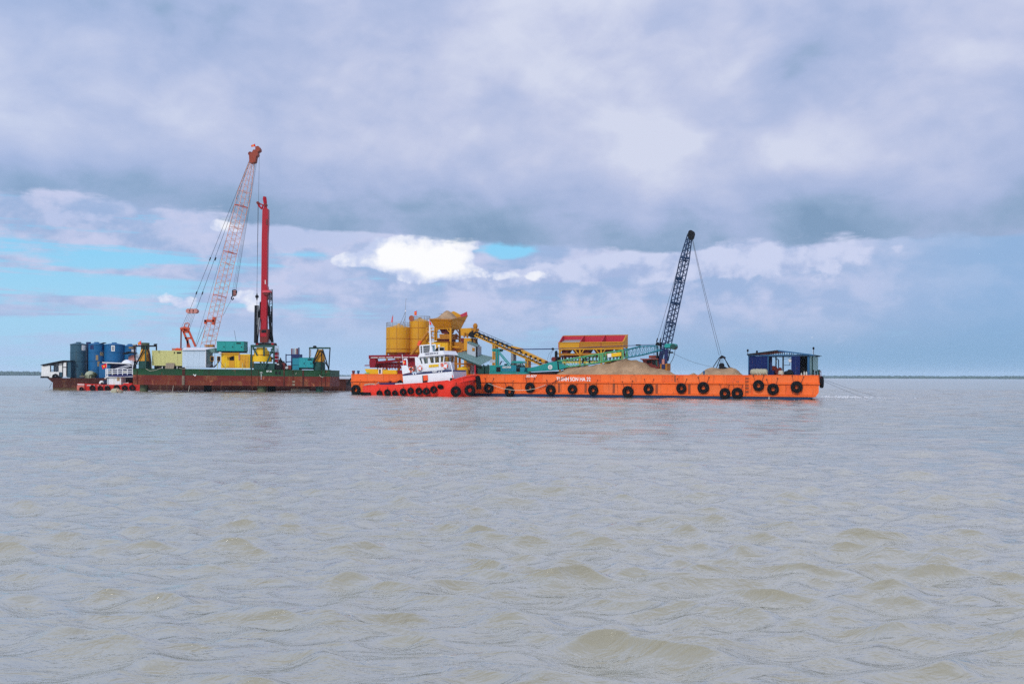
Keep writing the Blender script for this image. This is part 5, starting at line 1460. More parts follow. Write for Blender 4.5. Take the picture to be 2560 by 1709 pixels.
# wheelhouse with real openings
wa, wb2 = 1.15, 4.0
def both(name, xy, mat, parent=None, dn=.09):
    o = None
    for vv in (wa, wb2 - dn):
        o = t.part(name, MB().prism([(a_, c_) for a_, c_ in uw(TG, 'Q', wa, *xy)], vv, vv + dn), mat, parent=parent)
    return o
wheel = t.part('wheelhouse', MB().prism(uw(TG, 'Q', wa, (425, 676), (1225, 612), (1240, 835), (440, 900)), wa, wa + .09).prism(uw(TG, 'Q', wa, (425, 676), (1225, 612), (1240, 835), (440, 900)), wb2 - .09, wb2), white_p)
both('window_head', [(414, 480), (1250, 406), (1245, 440), (418, 506)], white_p, wheel)
wins = [[(540, 504), (590, 500), (632, 660), (600, 664)], [(650, 495), (775, 486), (782, 645), (690, 656)], [(825, 480), (936, 472), (948, 632), (865, 640)], [(976, 469), (1092, 460), (1092, 618), (986, 628)], [(1140, 455), (1222, 448), (1202, 608), (1142, 614)]]
left_e = [(418, 506), (427, 678)]
for w_ in wins:
    both('window_pillar', [left_e[0], w_[0], w_[3], left_e[1]], white_p, wheel)
    both('window_pane', [(w_[0][0], w_[0][1]), (w_[1][0], w_[1][1]), (w_[2][0], w_[2][1]), (w_[3][0], w_[3][1])], glass, wheel, .03)
    left_e = [w_[1], w_[2]]
both('window_pillar', [left_e[0], (1248, 438), (1226, 612), left_e[1]], white_p, wheel)
m = MB()
a0, a1, a2 = g('Q', 415, 480, wa), g('Q', 427, 680, wa), g('Q', 440, 900, wa)
m.slab([Vector((a0.x + .03, wa + .1, a0.z)), Vector((a2.x + .03, wa + .1, a2.z)), Vector((a2.x + .03, wb2 - .1, a2.z)), Vector((a0.x + .03, wb2 - .1, a0.z))], .06)
f0, f1 = g('Q', 1224, 614, wa), g('Q', 1240, 835, wa)
m.slab([Vector((f0.x - .04, wa + .1, f0.z)), Vector((f1.x - .04, wa + .1, f1.z)), Vector((f1.x - .04, wb2 - .1, f1.z)), Vector((f0.x - .04, wb2 - .1, f0.z))], .06)
t.part('end_wall', m, white_p, parent=wheel)
t.part('console', MB().prism(uw(TG, 'Q', 2.0, (960, 690), (1190, 670), (1200, 790), (960, 800)), 1.8, 3.4), navy_p, parent=wheel)
roof = t.part('roof', MB().prism(uw(TG, 'Q', .75, (505, 470), (555, 372), (1190, 290), (1258, 404)), .75, 4.4), white_p)
q = g('Q', 690, 419, .72); q2 = g('Q', 1065, 384, .72)
t.text('roof_lettering', 'THINH SON HA 20', (q.x, .735, q.z), .24, navy_p, q2.x - q.x, parent=roof, slope=math.atan2(q2.z - q.z, q2.x - q.x))
rpoly(t, 'warning_board', 'Q', wa - .06, wa - .01, [(806, 692), (888, 684), (888, 757), (808, 764)], yellow_lt, wheel)
rpoly(t, 'warning_board', 'Q', wa - .06, wa - .01, [(898, 683), (1076, 670), (1078, 742), (898, 756)], yellow_lt, wheel)
# exhaust casing with louvres behind the mast
lv = 1.9
cas = rpoly(t, 'exhaust_casing', 'Q', lv + .12, lv + 1.6, [(585, 150), (850, 130), (850, 350), (570, 372)], sheet_green)
for k in range(8):
    y = 180 + k * 25
    t.part('louvre', MB().beam(g('Q', 580, y + 14, lv + .08), g('Q', 845, y - 8, lv + .08), .13, .10) if k % 2 else MB().beam(g('Q', 580, y + 14, lv + .1), g('Q', 845, y - 8, lv + .1), .16, .04), steel if k % 2 else black_p, parent=cas)
m = MB()
for (x0, y0), (x1, y1) in (((560, 150), (575, 375)), ((638, 165), (648, 365)), ((560, 155), (995, 122)), ((990, 120), (998, 305)), ((850, 140), (860, 340)), ((910, 215), (905, 315))):
    m.beam(g('Q', x0, y0, lv), g('Q', x1, y1, lv), .13)
t.part('casing_frame', m, white_p)
m = MB().tube(g('F', 1217, 775, 1.7), g('F', 1199, 408, 1.7), .13, 10, .09)
m.prism(uw(TG, 'Q', 1.6, (825, 345), (845, 200), (880, 160), (915, 320)), 1.55, 1.85)
t.part('mast', m, white_p)
m = MB().beam(g('F', 1188, 640, 1.7), g('F', 1300, 628, 1.7), .08).beam(g('F', 1190, 480, 1.7), g('F', 1232, 476, 1.7), .06).beam(g('F', 1175, 490, 1.7), g('F', 1215, 545, 1.7), .04)
t.part('mast_yard', m, white_p)
t.part('mast_lamp', MB().lathe(g('Q', 1090, 180, 1.6), [(.03, -.9), (.06, -.9), (.06, 0), (.14, .02), (.14, .2), (.03, .24)], 10), white_p)
t.part('radar', MB().beam(g('Q', 1010, 265, 1.6), g('Q', 1085, 205, 1.6), .14, .2).beam(g('Q', 1000, 290, 1.6), g('Q', 1070, 290, 1.6), .3), black_p)
# front rails and ladder
m = MB()
for (x0, y0), (x1, y1) in (((1215, 615), (1420, 605)), ((1225, 660), (1400, 645)), ((1235, 720), (1395, 705)), ((1240, 775), (1400, 765)), ((1395, 608), (1402, 820)), ((1320, 610), (1328, 815)), ((1225, 620), (1240, 830))):
    m.beam(g('Q', x0, y0, wa - .1), g('Q', x1, y1, wa - .1), .06)
t.part('front_rail', m, white_p)
m = MB().beam(g('Q', 1412, 615, wa), g('Q', 1470, 860, va), .09).beam(g('Q', 1462, 860, va), g('Q', 1520, 1112, va), .09).beam(g('Q', 1450, 900, va), g('Q', 1470, 1150, va), .09)
t.part('bow_stay', m, white_p)
for x, y0, y1 in ((1430, 1075, 1165), (1498, 1075, 1150)):
    q = g('Q', x, y1, .5); q2 = g('Q', x, y0, .5)
    t.part('bitt', MB().tube(q - Vector((0, 0, .3)), q2, .13, 10).tube(q2, q2 + Vector((0, 0, .06)), .17, 10), black_p)
# after deck gear
def lump(fr, z, pts, v, mat, seed=0, squash=.7):
    m = MB()
    for i, (x, y, s_) in enumerate(pts):
        c_ = fr.p(z, x, y, v + (i % 3) * .3)
        m.lathe(c_, [(.02, -s_ * squash), (s_ * .8, -s_ * .5 * squash), (s_, .05), (s_ * .6, s_ * .55 * squash), (.02, s_ * .7 * squash)], 9)
    return m
m = lump(TG, 'K', ((345, 385, .32), (390, 380, .36), (440, 378, .34), (470, 385, .25)), 1.2, None)
solo('towing_rope_heap', 'heap of tan towing rope on the after deck of the tug', 'rope', TG, g('K', 400, 400, 1.2), m, tan_tarp)
t.part('towing_hatch', MB().prism(uw(TG, 'K', 1.0, (545, 350), (780, 348), (790, 385), (730, 410), (640, 410), (600, 378), (545, 376)), 1.0, 4.2), navy_p)
t.part('capstan', MB().lathe(g('K', 712, 345, 1.4), [(.22, -.4), (.22, -.1), (.12, 0), (.2, .1), (.2, .2), (.01, .22)], 12), maroon)
t.part('ramp_plate', MB().slab([g('K', 480, 388, .9), g('K', 540, 340, .9), g('K', 548, 345, 2.2), g('K', 490, 392, 2.2)], .05), grey_wall)
rpoly(t, 'step_box', 'K', .8, 2.2, [(790, 358), (905, 352), (908, 385), (790, 388)], white_worn)
m = lump(TG, 'K', ((840, 330, .2), (870, 318, .22), (885, 335, .2)), 1.2, None)
t.part('deck_winch', m, black_p)
# tug tyres
proto = Thing('tug_tyre', 'x', 'tyre', TG, (0, 0, 0), 'tyre fenders along the tug')
proto.part('tyre', tyre_mesh(.50, .20, .30), black_rub)
proto.part('chain', MB().path([(0, -.02, .4), (.02, .05, .62), (.03, .12, .85)], .03, 4), chain_m)
first = [True]
for x, y, d, tilt, lab in ((545, 512, 95, 0, 'first tyre from the stern on the tug, half sunk at the waterline'), (668, 500, 105, 0, 'second tyre from the tug stern, half in the water'), (785, 512, 95, 0, 'third tyre from the tug stern, only its top above the water'),
        (912, 492, 112, 0, 'tyre below the aft end of the white tug deckhouse'), (1028, 475, 108, 0, 'tyre just left of below the orange tug door'), (1155, 480, 116, 0, 'tyre hanging right below the orange tug door'),
        (1270, 482, 116, 0, 'lowest tyre of the row right of the tug door'), (1385, 455, 116, 0, 'high tyre of the row, next to the one lying flat'), (1490, 412, 98, 55, 'tyre tipped flat like an oval at the upper end of the tug row')):
    q = g('K', x, y, -.12)
    s_ = d / (FPX / TG.world(q).y * 6.18) / 1.02
    o = proto.e if first[0] else copy_tree(proto.e)
    first[0] = False
    o.matrix_world = TG.M @ Matrix.Translation(q) @ Matrix.Rotation(R(tilt), 4, 'X') @ Matrix.Diagonal((s_, 1, s_, 1))
    o['label'] = lab
for x, y, d, lab, vv, hz in ((1728, 482, 165, 'left of the two big black tyres at the tug bow', .1, 8), (1945, 465, 172, 'right of the two big black tyres at the tug bow', 1.1, 30)):
    q = g('K', x, y, vv)
    s_ = d / (FPX / TG.world(q).y * 6.18) / 1.02
    o = copy_tree(proto.e)
    o.matrix_world = TG.M @ Matrix.Translation(q) @ Matrix.Rotation(R(hz), 4, 'Z') @ Matrix.Diagonal((s_, 1.6, s_, 1))
    o['label'] = lab
# lifebuoys, flags
def buoy_ring(z, x, y, v, ro, lab, white_face):
    q = g(z, x, y, v)
    th = Thing('lifebuoy', lab, 'lifebuoy', TG, q, 'lifebuoys on the tug')
    ri = ro * .62; rm = (ro + ri) / 2; rt = (ro - ri) / 2
    th.part('ring', MB().lathe(q, [(rm + rt * math.cos(a * math.pi / 4), rt * math.sin(a * math.pi / 4)) for a in range(8)], 24, 'v', closed=True), ring_orange)
    if white_face:
        th.part('face_plate', MB().lathe(q, [(.01, .0), (ri * .98, .0), (ri * .98, .03), (.01, .03)], 20, 'v'), white_p)
    for k in range(4):
        a = k * math.pi / 2 + .6
        th.part('band', MB().lathe(q + Vector((math.cos(a) * rm, 0, math.sin(a) * rm)), [(.02, -rt * 1.2), (rt * 1.0, -rt * 1.1), (rt * 1.0, rt * 1.1), (.02, rt * 1.2)], 8, 'v'), white_p)
buoy_ring('Q', 555, 785, wa - .16, .33, 'orange rimmed lifebuoy on the white wall aft of the wheelhouse windows', True)
buoy_ring('Q', 318, 815, va + .05, .36, 'lifebuoy hanging on the slatted grille at the stern end of the tug house', False)
buoy_ring('Q', 1270, 720, wa - .26, .38, 'orange lifebuoy tied to the front rail of the tug', True)
th = Thing('lifebuoy_rack', 'small orange square rack frame left of the front lifebuoy on the tug', 'rack', TG, g('Q', 1168, 690, wa - .12))
th.part('frame', MB().beam(g('Q', 1145, 655, wa - .12), g('Q', 1192, 650, wa - .12), .07).beam(g('Q', 1145, 725, wa - .12), g('Q', 1192, 720, wa - .12), .07).beam(g('Q', 1146, 655, wa - .12), g('Q', 1147, 725, wa - .12), .07).beam(g('Q', 1190, 650, wa - .12), g('Q', 1191, 720, wa - .12), .07), ring_orange)
flag(TG, 'F', 1.7, (1199, 408), (1188, 325), [(1185, 330), (1196, 395), (1222, 402), (1212, 360)], 'crumpled red flag at the top of the white tug mast', star=False, pole_m=white_p)
flag(TG, 'Q', 1.0, (95, 715), (60, 395), [(70, 560), (78, 690), (168, 682), (160, 560)], 'red flag with a gold star on the staff at the stern of the tug', pole_m=white_p)
# rope from the tug bow to the barge
ps = [b('S', 0, 1098, -.55), b('S', 190, 1165, -.5), b('S', 440, 1245, -.48), b('S', 740, 1288, -.46), b('S', 1080, 1286, -.46), b('S', 1300, 1250, -.45), b('S', 1480, 1190, -.3), b('S', 1610, 1140, -.14)]
solo('mooring_rope', 'slack pale rope looping from the tug bow past three barge tyres', 'rope', OB, ps[3], MB().path(ps, .03, 5), rope_m)
ps = [b('H', 40, 1000, -.14), b('H', 215, 935, -.14), b('H', 340, 870, -.1), b('H', 470, 815, -.08), b('H', 545, 800, .2)]
solo('hanging_hose', 'dark hose hanging over the bulwark across the letters THINH', 'hose', OB, ps[2], MB().path(ps, .035, 5), maroon)
# ================================================================== LEFT: rusty pontoon, platform, workboat
rust_hull = paint('rusty_hull', (0.060, 0.013, 0.008), .75, .3, .35, .3, .7, streak=.35, dirt=(.16, .10, .055, 1), rustc=(.14, .05, .02, 1))
rust_red = paint('rust_red_hull', (0.135, 0.017, 0.010), .7, .28, .32, .35, .8, streak=.65, dirt=(.10, .022, .012, 1), rustc=(.24, .085, .035, 1))
hull_green = paint('hull_green', (0.006, 0.055, 0.018), .6, .28, .22, .35, .8, streak=.6, dirt=(.012, .03, .014, 1))
gantry_green = paint('gantry_green', (0.014, 0.060, 0.048), .5, .25, .1, .25, 1.5)
pile_green = paint('mossy_pile', (0.075, 0.095, 0.050), .8, .35, .12, .4, 1.5)
cream = paint('cream_container', (0.56, 0.54, 0.22), .5, .12, .12, .2, 1.0, streak=.4, dirt=(.28, .26, .12, 1))
pale_blue = paint('pale_blue_sheet', (0.46, 0.56, 0.66), .45, .06, .02, .1)
tank_blue = paint('tank_blue', (0.006, 0.105, 0.26), .5, .2, .05, .22, .8, streak=.3, dirt=(.012, .04, .10, 1), rustc=(.20, .12, .06, 1))
tank_dark = paint('tank_slate_blue', (0.030, 0.088, 0.132), .55, .3, .06, .3, .8, streak=.4, dirt=(.05, .06, .055, 1))
tank_stain = paint('tank_tan_patch', (0.30, 0.22, 0.12), .8, .35, .2, .4, 2)
crane_red = paint('crane_orange_red', (0.46, 0.060, 0.022), .5, .25, .1, .2, 1.5)
boom_pale = paint('faded_boom_paint', (0.66, 0.36, 0.29), .5, .25, .15, .2, 1.5)
rig_red = paint('rig_red', (0.36, 0.004, 0.015), .4, .14, .02, .15, 1.0)
moss = paint('mossy_dome', (0.34, 0.37, 0.26), .8, .2, .05, .4, 2)
plank_m = paint('weathered_planks', (0.26, 0.21, 0.15), .85, .3, 0, .4, 2)
purple_t = paint('violet_tarp', (0.035, 0.035, 0.13), .8, .3, 0, .3, 2)
boat_red = paint('boat_red', (0.56, 0.022, 0.016), .5, .2, .08, .25, 1.2, streak=.4, dirt=(.08, .01, .01, 1))
boat_pink = paint('boat_pink', (0.55, 0.14, 0.11), .6, .2, .08, .25, 1.5)
cloth_blue = paint('dark_blue_cloth', (.015, .025, .06), .9, .2, 0, 0)
skin_m = paint('skin', (.30, .16, .10), .6, .05, 0, 0)
rust_hull_b = paint('rusty_hull_weedy', (0.10, 0.062, 0.030), .85, .3, .3, .4, 1.0, streak=.5, dirt=(.05, .045, .02, 1))
RB = Fr(((132 - 1280) / FPX * 165, 165, 0))
r = RB.p
rd = r('M', 900, 925, 0).z
u_end = r('P', 865, 960, 0).x
t = Thing('rusty_pontoon', 'long low rusty brown pontoon under the blue tanks, behind the green platform', 'pontoon', RB, (20, 6, 0))
def side(th, name, u0, u1, w0, w1, mat, v=0, label=None):
    return th.part(name, MB().box(u0, u1, v, v + .1, w0, w1), mat, label=label)
t.part('hull', MB().box(0, u_end, .1, 12, -1.2, rd - .003), rust_hull)
n_ = 16
for k in range(n_):
    a_, c_ = u_end * k / n_, u_end * (k + 1) / n_ - .03
    t.part('side_plate', dented(a_, c_, .42, rd - .24, .0, .08, k), rust_hull)
    t.part('side_plate', dented(a_, c_, -.8, .39, .02, .06, k + 30), plank_m if k == 13 else rust_hull_b if k < 3 else rust_hull)
t.part('deck_edge', MB().box(-.05, u_end + .05, -.06, .09, rd - .2, rd + .02), rust_hull)
m = MB()
for x in (1980, 2025):
    a_ = r('C', x, 880, 1.0); m.tube((a_.x, 1, rd), a_, .12, 8)
t.part('bitt', m, black_p)
t.part('winch_head', MB().prism(uw(RB, 'C', .8, (2055, 932), (2065, 868), (2090, 868), (2108, 932)), .8, 1.6), black_p)
# bow overhang at the left
t.part('overhang_platform', MB().prism(uw(RB, 'M', .6, (158, 858), (428, 864), (428, 918), (158, 920)), .6, 6.0), black_p)
t.part('overhang_strut', MB().prism(uw(RB, 'M', .8, (400, 918), (590, 930), (590, 1075), (560, 1055)), .8, 5.6), rust_hull)
t.part('rope', MB().path([r('M', 555, 1090, .4), r('M', 520, 1180, .4), r('M', 470, 1275, .4)], .03, 4), wire_m)
# white shack
vs_, vb_ = .9, 6.0
t = Thing('white_shack', 'white sheet metal shack with a thin black roof at the rusty pontoon left end', 'shack', RB, r('M', 640, 910, vs_))
rpoly(t, 'wall_panel', 'M', vs_, vs_ + .1, [(198, 490), (500, 425), (500, 860), (190, 860)], white_worn)
rpoly(t, 'wall_panel', 'M', vs_ + .02, vs_ + .12, [(430, 700), (815, 700), (818, 860), (790, 905), (740, 905), (715, 860), (690, 845), (640, 852), (610, 905), (430, 905)], white_worn)
rpoly(t, 'inner_wall', 'M', vs_ + 2.4, vs_ + 2.5, [(655, 410), (950, 380), (950, 720), (655, 720)], grey_wall)
rpoly(t, 'wall_panel', 'M', vs_ + .3, vs_ + .4, [(810, 395), (945, 380), (945, 712), (810, 712)], white_worn)
rpoly(t, 'wall_panel', 'M', vs_ + .25, vs_ + .35, [(828, 718), (945, 718), (945, 880), (828, 880)], tank_dark, label='dark lower wall panel')
rpoly(t, 'wall_panel', 'M', vs_, vs_ + .1, [(968, 372), (1100, 365), (1085, 520), (968, 524)], white_worn)
rpoly(t, 'wall_panel', 'M', vs_, vs_ + .1, [(962, 548), (1085, 545), (1078, 872), (955, 880)], white_worn)
rpoly(t, 'end_wall', 'M', vs_ + .1, vb_, [(1104, 330), (1240, 310), (1240, 900), (1100, 900)], tank_dark)
m = MB()
for (x0, y0), (x1, y1) in (((525, 390), (525, 698)), ((545, 470), (650, 470)), ((545, 650), (640, 650)), ((643, 440), (643, 690)), ((952, 350), (948, 880)), ((960, 536), (1095, 534)), ((1095, 350), (1088, 850))):
    m.beam(r('M', x0, y0, vs_ - .03), r('M', x1, y1, vs_ - .03), .10, .08)
t.part('post_frame', m, black_p)
e0, e1, e2 = r('M', 160, 458, vs_ - .25), r('M', 960, 300, vs_ - .25), r('M', 1245, 305, vs_ - .25)
for p_, q_ in ((e0, e1), (e1, e2)):
    o_ = Vector((0, vb_ - vs_ + .5, 0))
    t.part('roof_sheet', MB().slab([p_, q_, q_ + o_, p_ + o_], .10), black_p)
t.part('roof_beam', MB().beam(e0.lerp(e1, .08) - Vector((0, -.1, .14)), e1 - Vector((0, -.1, .25)), .22, .06), black_p)
t.part('back_wall', MB().prism(uw(RB, 'M', vs_, (198, 490), (560, 415), (560, 860), (190, 860)), vb_ - .1, vb_), grey_wall)
t.part('tyre', MB().lathe(r('M', 690, 880, .7), [(.22, -.15), (.5, -.15), (.52, 0), (.5, .15), (.22, .15)], 18, 'v', closed=True), black_rub)
# blue tanks
def tank(z, x0, x1, ytop, v, rings, mat, label, lid=True):
    a_, c_ = r(z, x0, ytop, v), r(z, x1, ytop, v)
    rad = (c_.x - a_.x) / 2; cx_ = (a_.x + c_.x) / 2
    th = Thing('storage_tank', label, 'tank', RB, (cx_, v, rd), 'upright tanks on the rusty pontoon')
    zs = [rd] + sorted(r(z, x0, y, v).z for y in rings) + [a_.z]
    for k in range(len(zs) - 1):
        th.part('shell_course', MB().cyl((cx_, v), rad - .012 * (k % 2), zs[k] + .012, zs[k + 1] - .012, 36), mat)
    for w in zs[1:-1]:
        th.part('ring_flange', MB().lathe((cx_, v, w), [(rad - .1, -.03), (rad + .05, -.03), (rad + .05, .03), (rad - .1, .03)], 36, closed=True), mat)
    th.part('roof', MB().lathe((cx_, v, 0), [(rad + .06, a_.z - .06), (rad + .06, a_.z + .04), (.4, a_.z + .28), (.38, a_.z + .42), (.01, a_.z + .42)], 36), mat)
    return th, cx_, rad, a_.z
def patch(th, cx_, v, rad, z, x0, y0, x1, y1, mat, name, label=None, out=.03):
    """a plate that follows the round shell"""
    p_, q_ = r(z, x0, y0, v - rad), r(z, x1, y1, v - rad)
    m = MB(); n = 6; vs = []
    for i in range(n + 1):
        u = p_.x + (q_.x - p_.x) * i / n
        s_ = max(-.97, min(.97, (u - cx_) / (rad + out)))
        for w in (p_.z, q_.z):
            vs.append((cx_ + (rad + out) * s_, v - (rad + out) * math.sqrt(1 - s_ * s_), w))
    m.add(vs, [(i * 2 + 1, i * 2 + 3, i * 2 + 2, i * 2) for i in range(n)], True)
    th.part(name, m, mat, label=label)
RG = (355, 485, 605)
th, cx_, rd1, _ = tank('A', 570, 798, 240, 3.4, RG, tank_dark, 'slate blue leftmost upright tank beside the white shack')
patch(th, cx_, 3.4, rd1, 'A', 716, 248, 784, 326, white_worn, 'white_plate')
th, cx_, rd1, _ = tank('A', 800, 860, 240, 5.6, RG, navy_p, 'narrow dark blue cylinder filling the gap between the first and second tanks')  # navy cylinder added to fill the dark gap between two tanks
th, cx_, rd1, _ = tank('A', 836, 1062, 240, 3.2, RG, tank_blue, 'bright blue upright tank with tan stains above the mossy dome')
patch(th, cx_, 3.2, rd1, 'A', 850, 250, 905, 310, navy_p, 'dark_plate'); patch(th, cx_, 3.2, rd1, 'A', 1005, 258, 1055, 320, navy_p, 'dark_plate')
patch(th, cx_, 3.2, rd1, 'A', 985, 345, 1058, 405, tank_stain, 'stained_plate', 'tan weathered patch'); patch(th, cx_, 3.2, rd1, 'A', 935, 395, 965, 470, tank_stain, 'stained_plate'); patch(th, cx_, 3.2, rd1, 'A', 955, 480, 980, 560, tank_stain, 'stained_plate')
th, cx_, rd1, _ = tank('A', 1066, 1350, 246, 3.9, RG, tank_blue, 'widest blue upright tank with a small white sign near its top')
patch(th, cx_, 3.9, rd1, 'A', 1164, 254, 1211, 338, white_worn, 'white_plate'); patch(th, cx_, 3.9, rd1, 'A', 1174, 268, 1200, 325, steel, 'sign_mark', out=.05)
patch(th, cx_, 3.9, rd1, 'A', 1300, 252, 1338, 335, navy_p, 'dark_plate')
th, cx_, rd1, _ = tank('A', 1346, 1530, 268, 4.8, RG, tank_blue, 'blue tank partly hidden behind the left gantry of the green platform')
patch(th, cx_, 4.8, rd1, 'A', 1420, 268, 1520, 300, tank_stain, 'stained_plate'); patch(th, cx_, 4.8, rd1, 'A', 1455, 310, 1520, 350, white_worn, 'white_plate')
for x0, y0, x1, y1, v, lab in ((660, 228, 720, 242, 3, 'flat black hatch lying on the leftmost tank roof'), (975, 214, 1070, 240, 3, 'bent dark metal sheet lying on the stained blue tank roof'), (1150, 226, 1200, 244, 4, 'curled grey sheet on the widest blue tank roof')):
    a_, c_ = r('A', x0, y0, v), r('A', x1, y1, v)
    solo('roof_hatch', lab, 'hatch', RB, (a_.x, v, c_.z), MB().slab([Vector((a_.x, v - .5, c_.z)), Vector((c_.x, v - .5, a_.z)), Vector((c_.x, v + .6, a_.z)), Vector((a_.x, v + .6, c_.z))], .10).tube(((a_.x + c_.x) / 2, v, c_.z - .3), ((a_.x + c_.x) / 2, v, c_.z + .1), .12, 8), black_p)
t = Thing('dome_tank', 'mossy pale dome shaped tank standing low in front of the blue tanks', 'tank', RB, r('A', 848, 726, .9))
a_, c_ = r('A', 772, 640, .9), r('A', 922, 690, .9)
rr = (c_.x - a_.x) / 2; cxd = (a_.x + c_.x) / 2; wtop = r('A', 850, 626, .9).z
t.part('dome', MB().lathe((cxd, .9 + rr * .3, 0), [(rr, rd), (rr, rd + .45)] + [(rr * math.cos(k * .26), rd + .45 + (wtop - rd - .45) * math.sin(k * .26)) for k in range(1, 6)] + [(.01, wtop)], 24), moss)
for k in range(4):
    x_ = cxd - rr * .7 + k * rr * .45
    t.part('rib', MB().box(x_ - .05, x_ + .05, .9 - rr * .76, .9 - rr * .5, rd, rd + .55), pile_green)
m = lump(RB, 'A', ((880, 690, .35), (905, 700, .4), (935, 680, .38), (920, 660, .3), (740, 690, .25), (735, 665, .2)), .5, None)
solo('leafy_clutter', 'dark heap of deck clutter beside the mossy dome', 'clutter', RB, r('A', 900, 725, .5), m, pile_green)
solo('short_plank', 'pale plank sticking out left of the mossy dome', 'plank', RB, r('A', 735, 708, .3), MB().beam(r('A', 705, 708, .3), r('A', 775, 708, .3), .12, .3), plank_m)
t = Thing('pump_house', 'low blue box house with a white canopy roof at the foot of the blue tanks', 'deckhouse', RB, r('A', 1150, 726, 1))
rpoly(t, 'wall_panel', 'A', .8, 3.0, [(985, 522), (1085, 522), (1085, 728), (985, 728)], tank_blue)
rpoly(t, 'wall_panel', 'A', .8, 3.0, [(1090, 526), (1148, 526), (1148, 728), (1090, 728)], tank_blue)
rpoly(t, 'inner_wall', 'A', 1.6, 3.2, [(1150, 520), (1480, 520), (1480, 728), (1150, 728)], navy_p)
p_, q_ = r('A', 1030, 504, .2), r('A', 1480, 522, .2)
o_ = Vector((0, 3.0, 0))
t.part('canopy', MB().slab([p_, q_, q_ + o_, p_ + o_], .16), white_worn)
t.part('rail_ladder', MB().beam(r('A', 1462, 470, .1), r('A', 1480, 600, .1), .10).beam(r('A', 1482, 470, .1), r('A', 1500, 600, .1), .10).beam(r('A', 1465, 500, .1), r('A', 1485, 500, .1), .06).beam(r('A', 1468, 530, .1), r('A', 1490, 530, .1), .06).beam(r('A', 1472, 560, .1), r('A', 1495, 560, .1), .06), white_p)
m = MB(); n_ = 14
pts = []
a_, c_ = r('A', 1325, 524, .9), r('A', 1470, 524, .9)
hh = r('A', 1400, 466, .9).z - a_.z
for i in range(n_ + 1):
    for j in range(9):
        f, g_ = i / n_, j / 8
        pts.append((a_.x + (c_.x - a_.x) * f, .2 + 1.6 * g_, a_.z + .06 + hh * (math.sin(math.pi * f) ** .5) * (math.sin(math.pi * g_) ** .5) * (1 + .12 * mnoise.noise((i * .5, j * .6, 1)))))
m.add(pts, [(i * 9 + j, (i + 1) * 9 + j, (i + 1) * 9 + j + 1, i * 9 + j + 1) for i in range(n_) for j in range(8)], True)
solo('white_bundle', 'white tarpaulin covered bundle lying on the canopy of the low blue house', 'bundle', RB, a_, m, white_p)
m = MB()
for (x0, y0), (x1, y1) in (((1215, 600), (1440, 535)), ((1290, 602), (1460, 550))):
    m.beam(r('A', x0, y0, -.4), r('A', x1, y1, .2), .10)
solo('gangway_poles', 'pair of white poles slanting up from the workboat roof to the canopy', 'poles', RB, r('A', 1300, 600, 0), m, white_p)
t = Thing('brown_cabin', 'brown cabin with a dark gable roof half hidden behind the left gantry', 'cabin', RB, r('L', 1000, 600, 3))
rpoly(t, 'wall', 'L', 2.6, 5, [(905, 480), (1000, 420), (1080, 420), (1180, 400), (1210, 600), (905, 580)], MATS['faded_pink_paint'])
rpoly(t, 'grey_panel', 'L', 2.5, 2.6, [(1095, 395), (1225, 395), (1200, 560), (1110, 560)], grey_wall)
t.part('roof', MB().beam(r('L', 800, 385, 2.4), r('L', 960, 330, 2.4), .12, 2).beam(r('L', 960, 330, 2.4), r('L', 1110, 372, 2.4), .12, 2), black_p)

# ---- workboat
BT = Fr(((190 - 1280) / FPX * 161.8, 161.8, 0))
w_ = BT.p
t = Thing('workboat', 'small scarlet workboat with a cream cabin and a railed roof beside the rusty pontoon', 'boat', BT, w_('A', 1150, 915, 1.2))
L0, L1 = w_('A', 655, 870, 0).x, w_('A', 1582, 870, 0).x
rows = []
for i in range(15):
    f = i / 14
    u = L0 + (L1 - L0) * f
    hb = 1.3 * min(1, (.35 + 3.2 * f)) if f < .25 else 1.3
    sh = 1.02 + .16 * (1 - f) ** 3 - .1 * math.sin(f * 3.1) * .5
    rows.append([(u - .25 * (1 - f) ** 6, 1.3 - hb, sh), (u, 1.3 - hb * .9, .1), (u + .1, 1.3 - hb * .6, -.6), (u + .1, 1.3 + hb * .6, -.6), (u, 1.3 + hb * .9, .1), (u - .25 * (1 - f) ** 6, 1.3 + hb, sh)])
m = loft(rows, range(6)); m.add([q for q in rows[0]], [tuple(range(5, -1, -1))]); m.add([q for q in rows[-1]], [tuple(range(6))])
m.add([q for rw in rows for q in (rw[0], rw[5])], [(i * 2, i * 2 + 2, i * 2 + 3, i * 2 + 1) for i in range(14)])
t.part('hull', m, boat_red)
rpoly(t, 'bow_block', 'A', .12, 2.4, [(658, 850), (672, 834), (765, 834), (770, 905), (660, 908)], boat_pink)
rpoly(t, 'bow_board', 'A', .1, 2.5, [(665, 818), (765, 822), (765, 832), (668, 830)], white_worn)
for k in range(5):
    f = w_('A', 830 + k * 58, 838, .2)
    t.part('gunwale_board', MB().box(f.x - .2, f.x + .9, .02, .12, f.z - .06, f.z + .04), white_worn)
cabn = rpoly(t, 'cabin', 'A', .35, 2.3, [(1102, 708), (1308, 708), (1308, 835), (1102, 835)], white_worn)
for k in range(7):
    x = 1102 + 206 * k / 7
    rpoly(t, 'cabin_plank', 'A', .32, .36, [(x + 1.5, 712), (x + 28, 712), (x + 28, 832), (x + 1.5, 832)], white_p if k % 3 else grey_wall if k == 0 else white_worn, cabn)
c_ = w_('A', 1265, 745, .3)
t.part('arched_window', MB().prism([(c_.x - .2, c_.z - .28), (c_.x + .2, c_.z - .28), (c_.x + .2, c_.z + .12), (c_.x + .1, c_.z + .28), (c_.x - .1, c_.z + .28), (c_.x - .2, c_.z + .12)], .26, .31), ochre, parent=cabn)
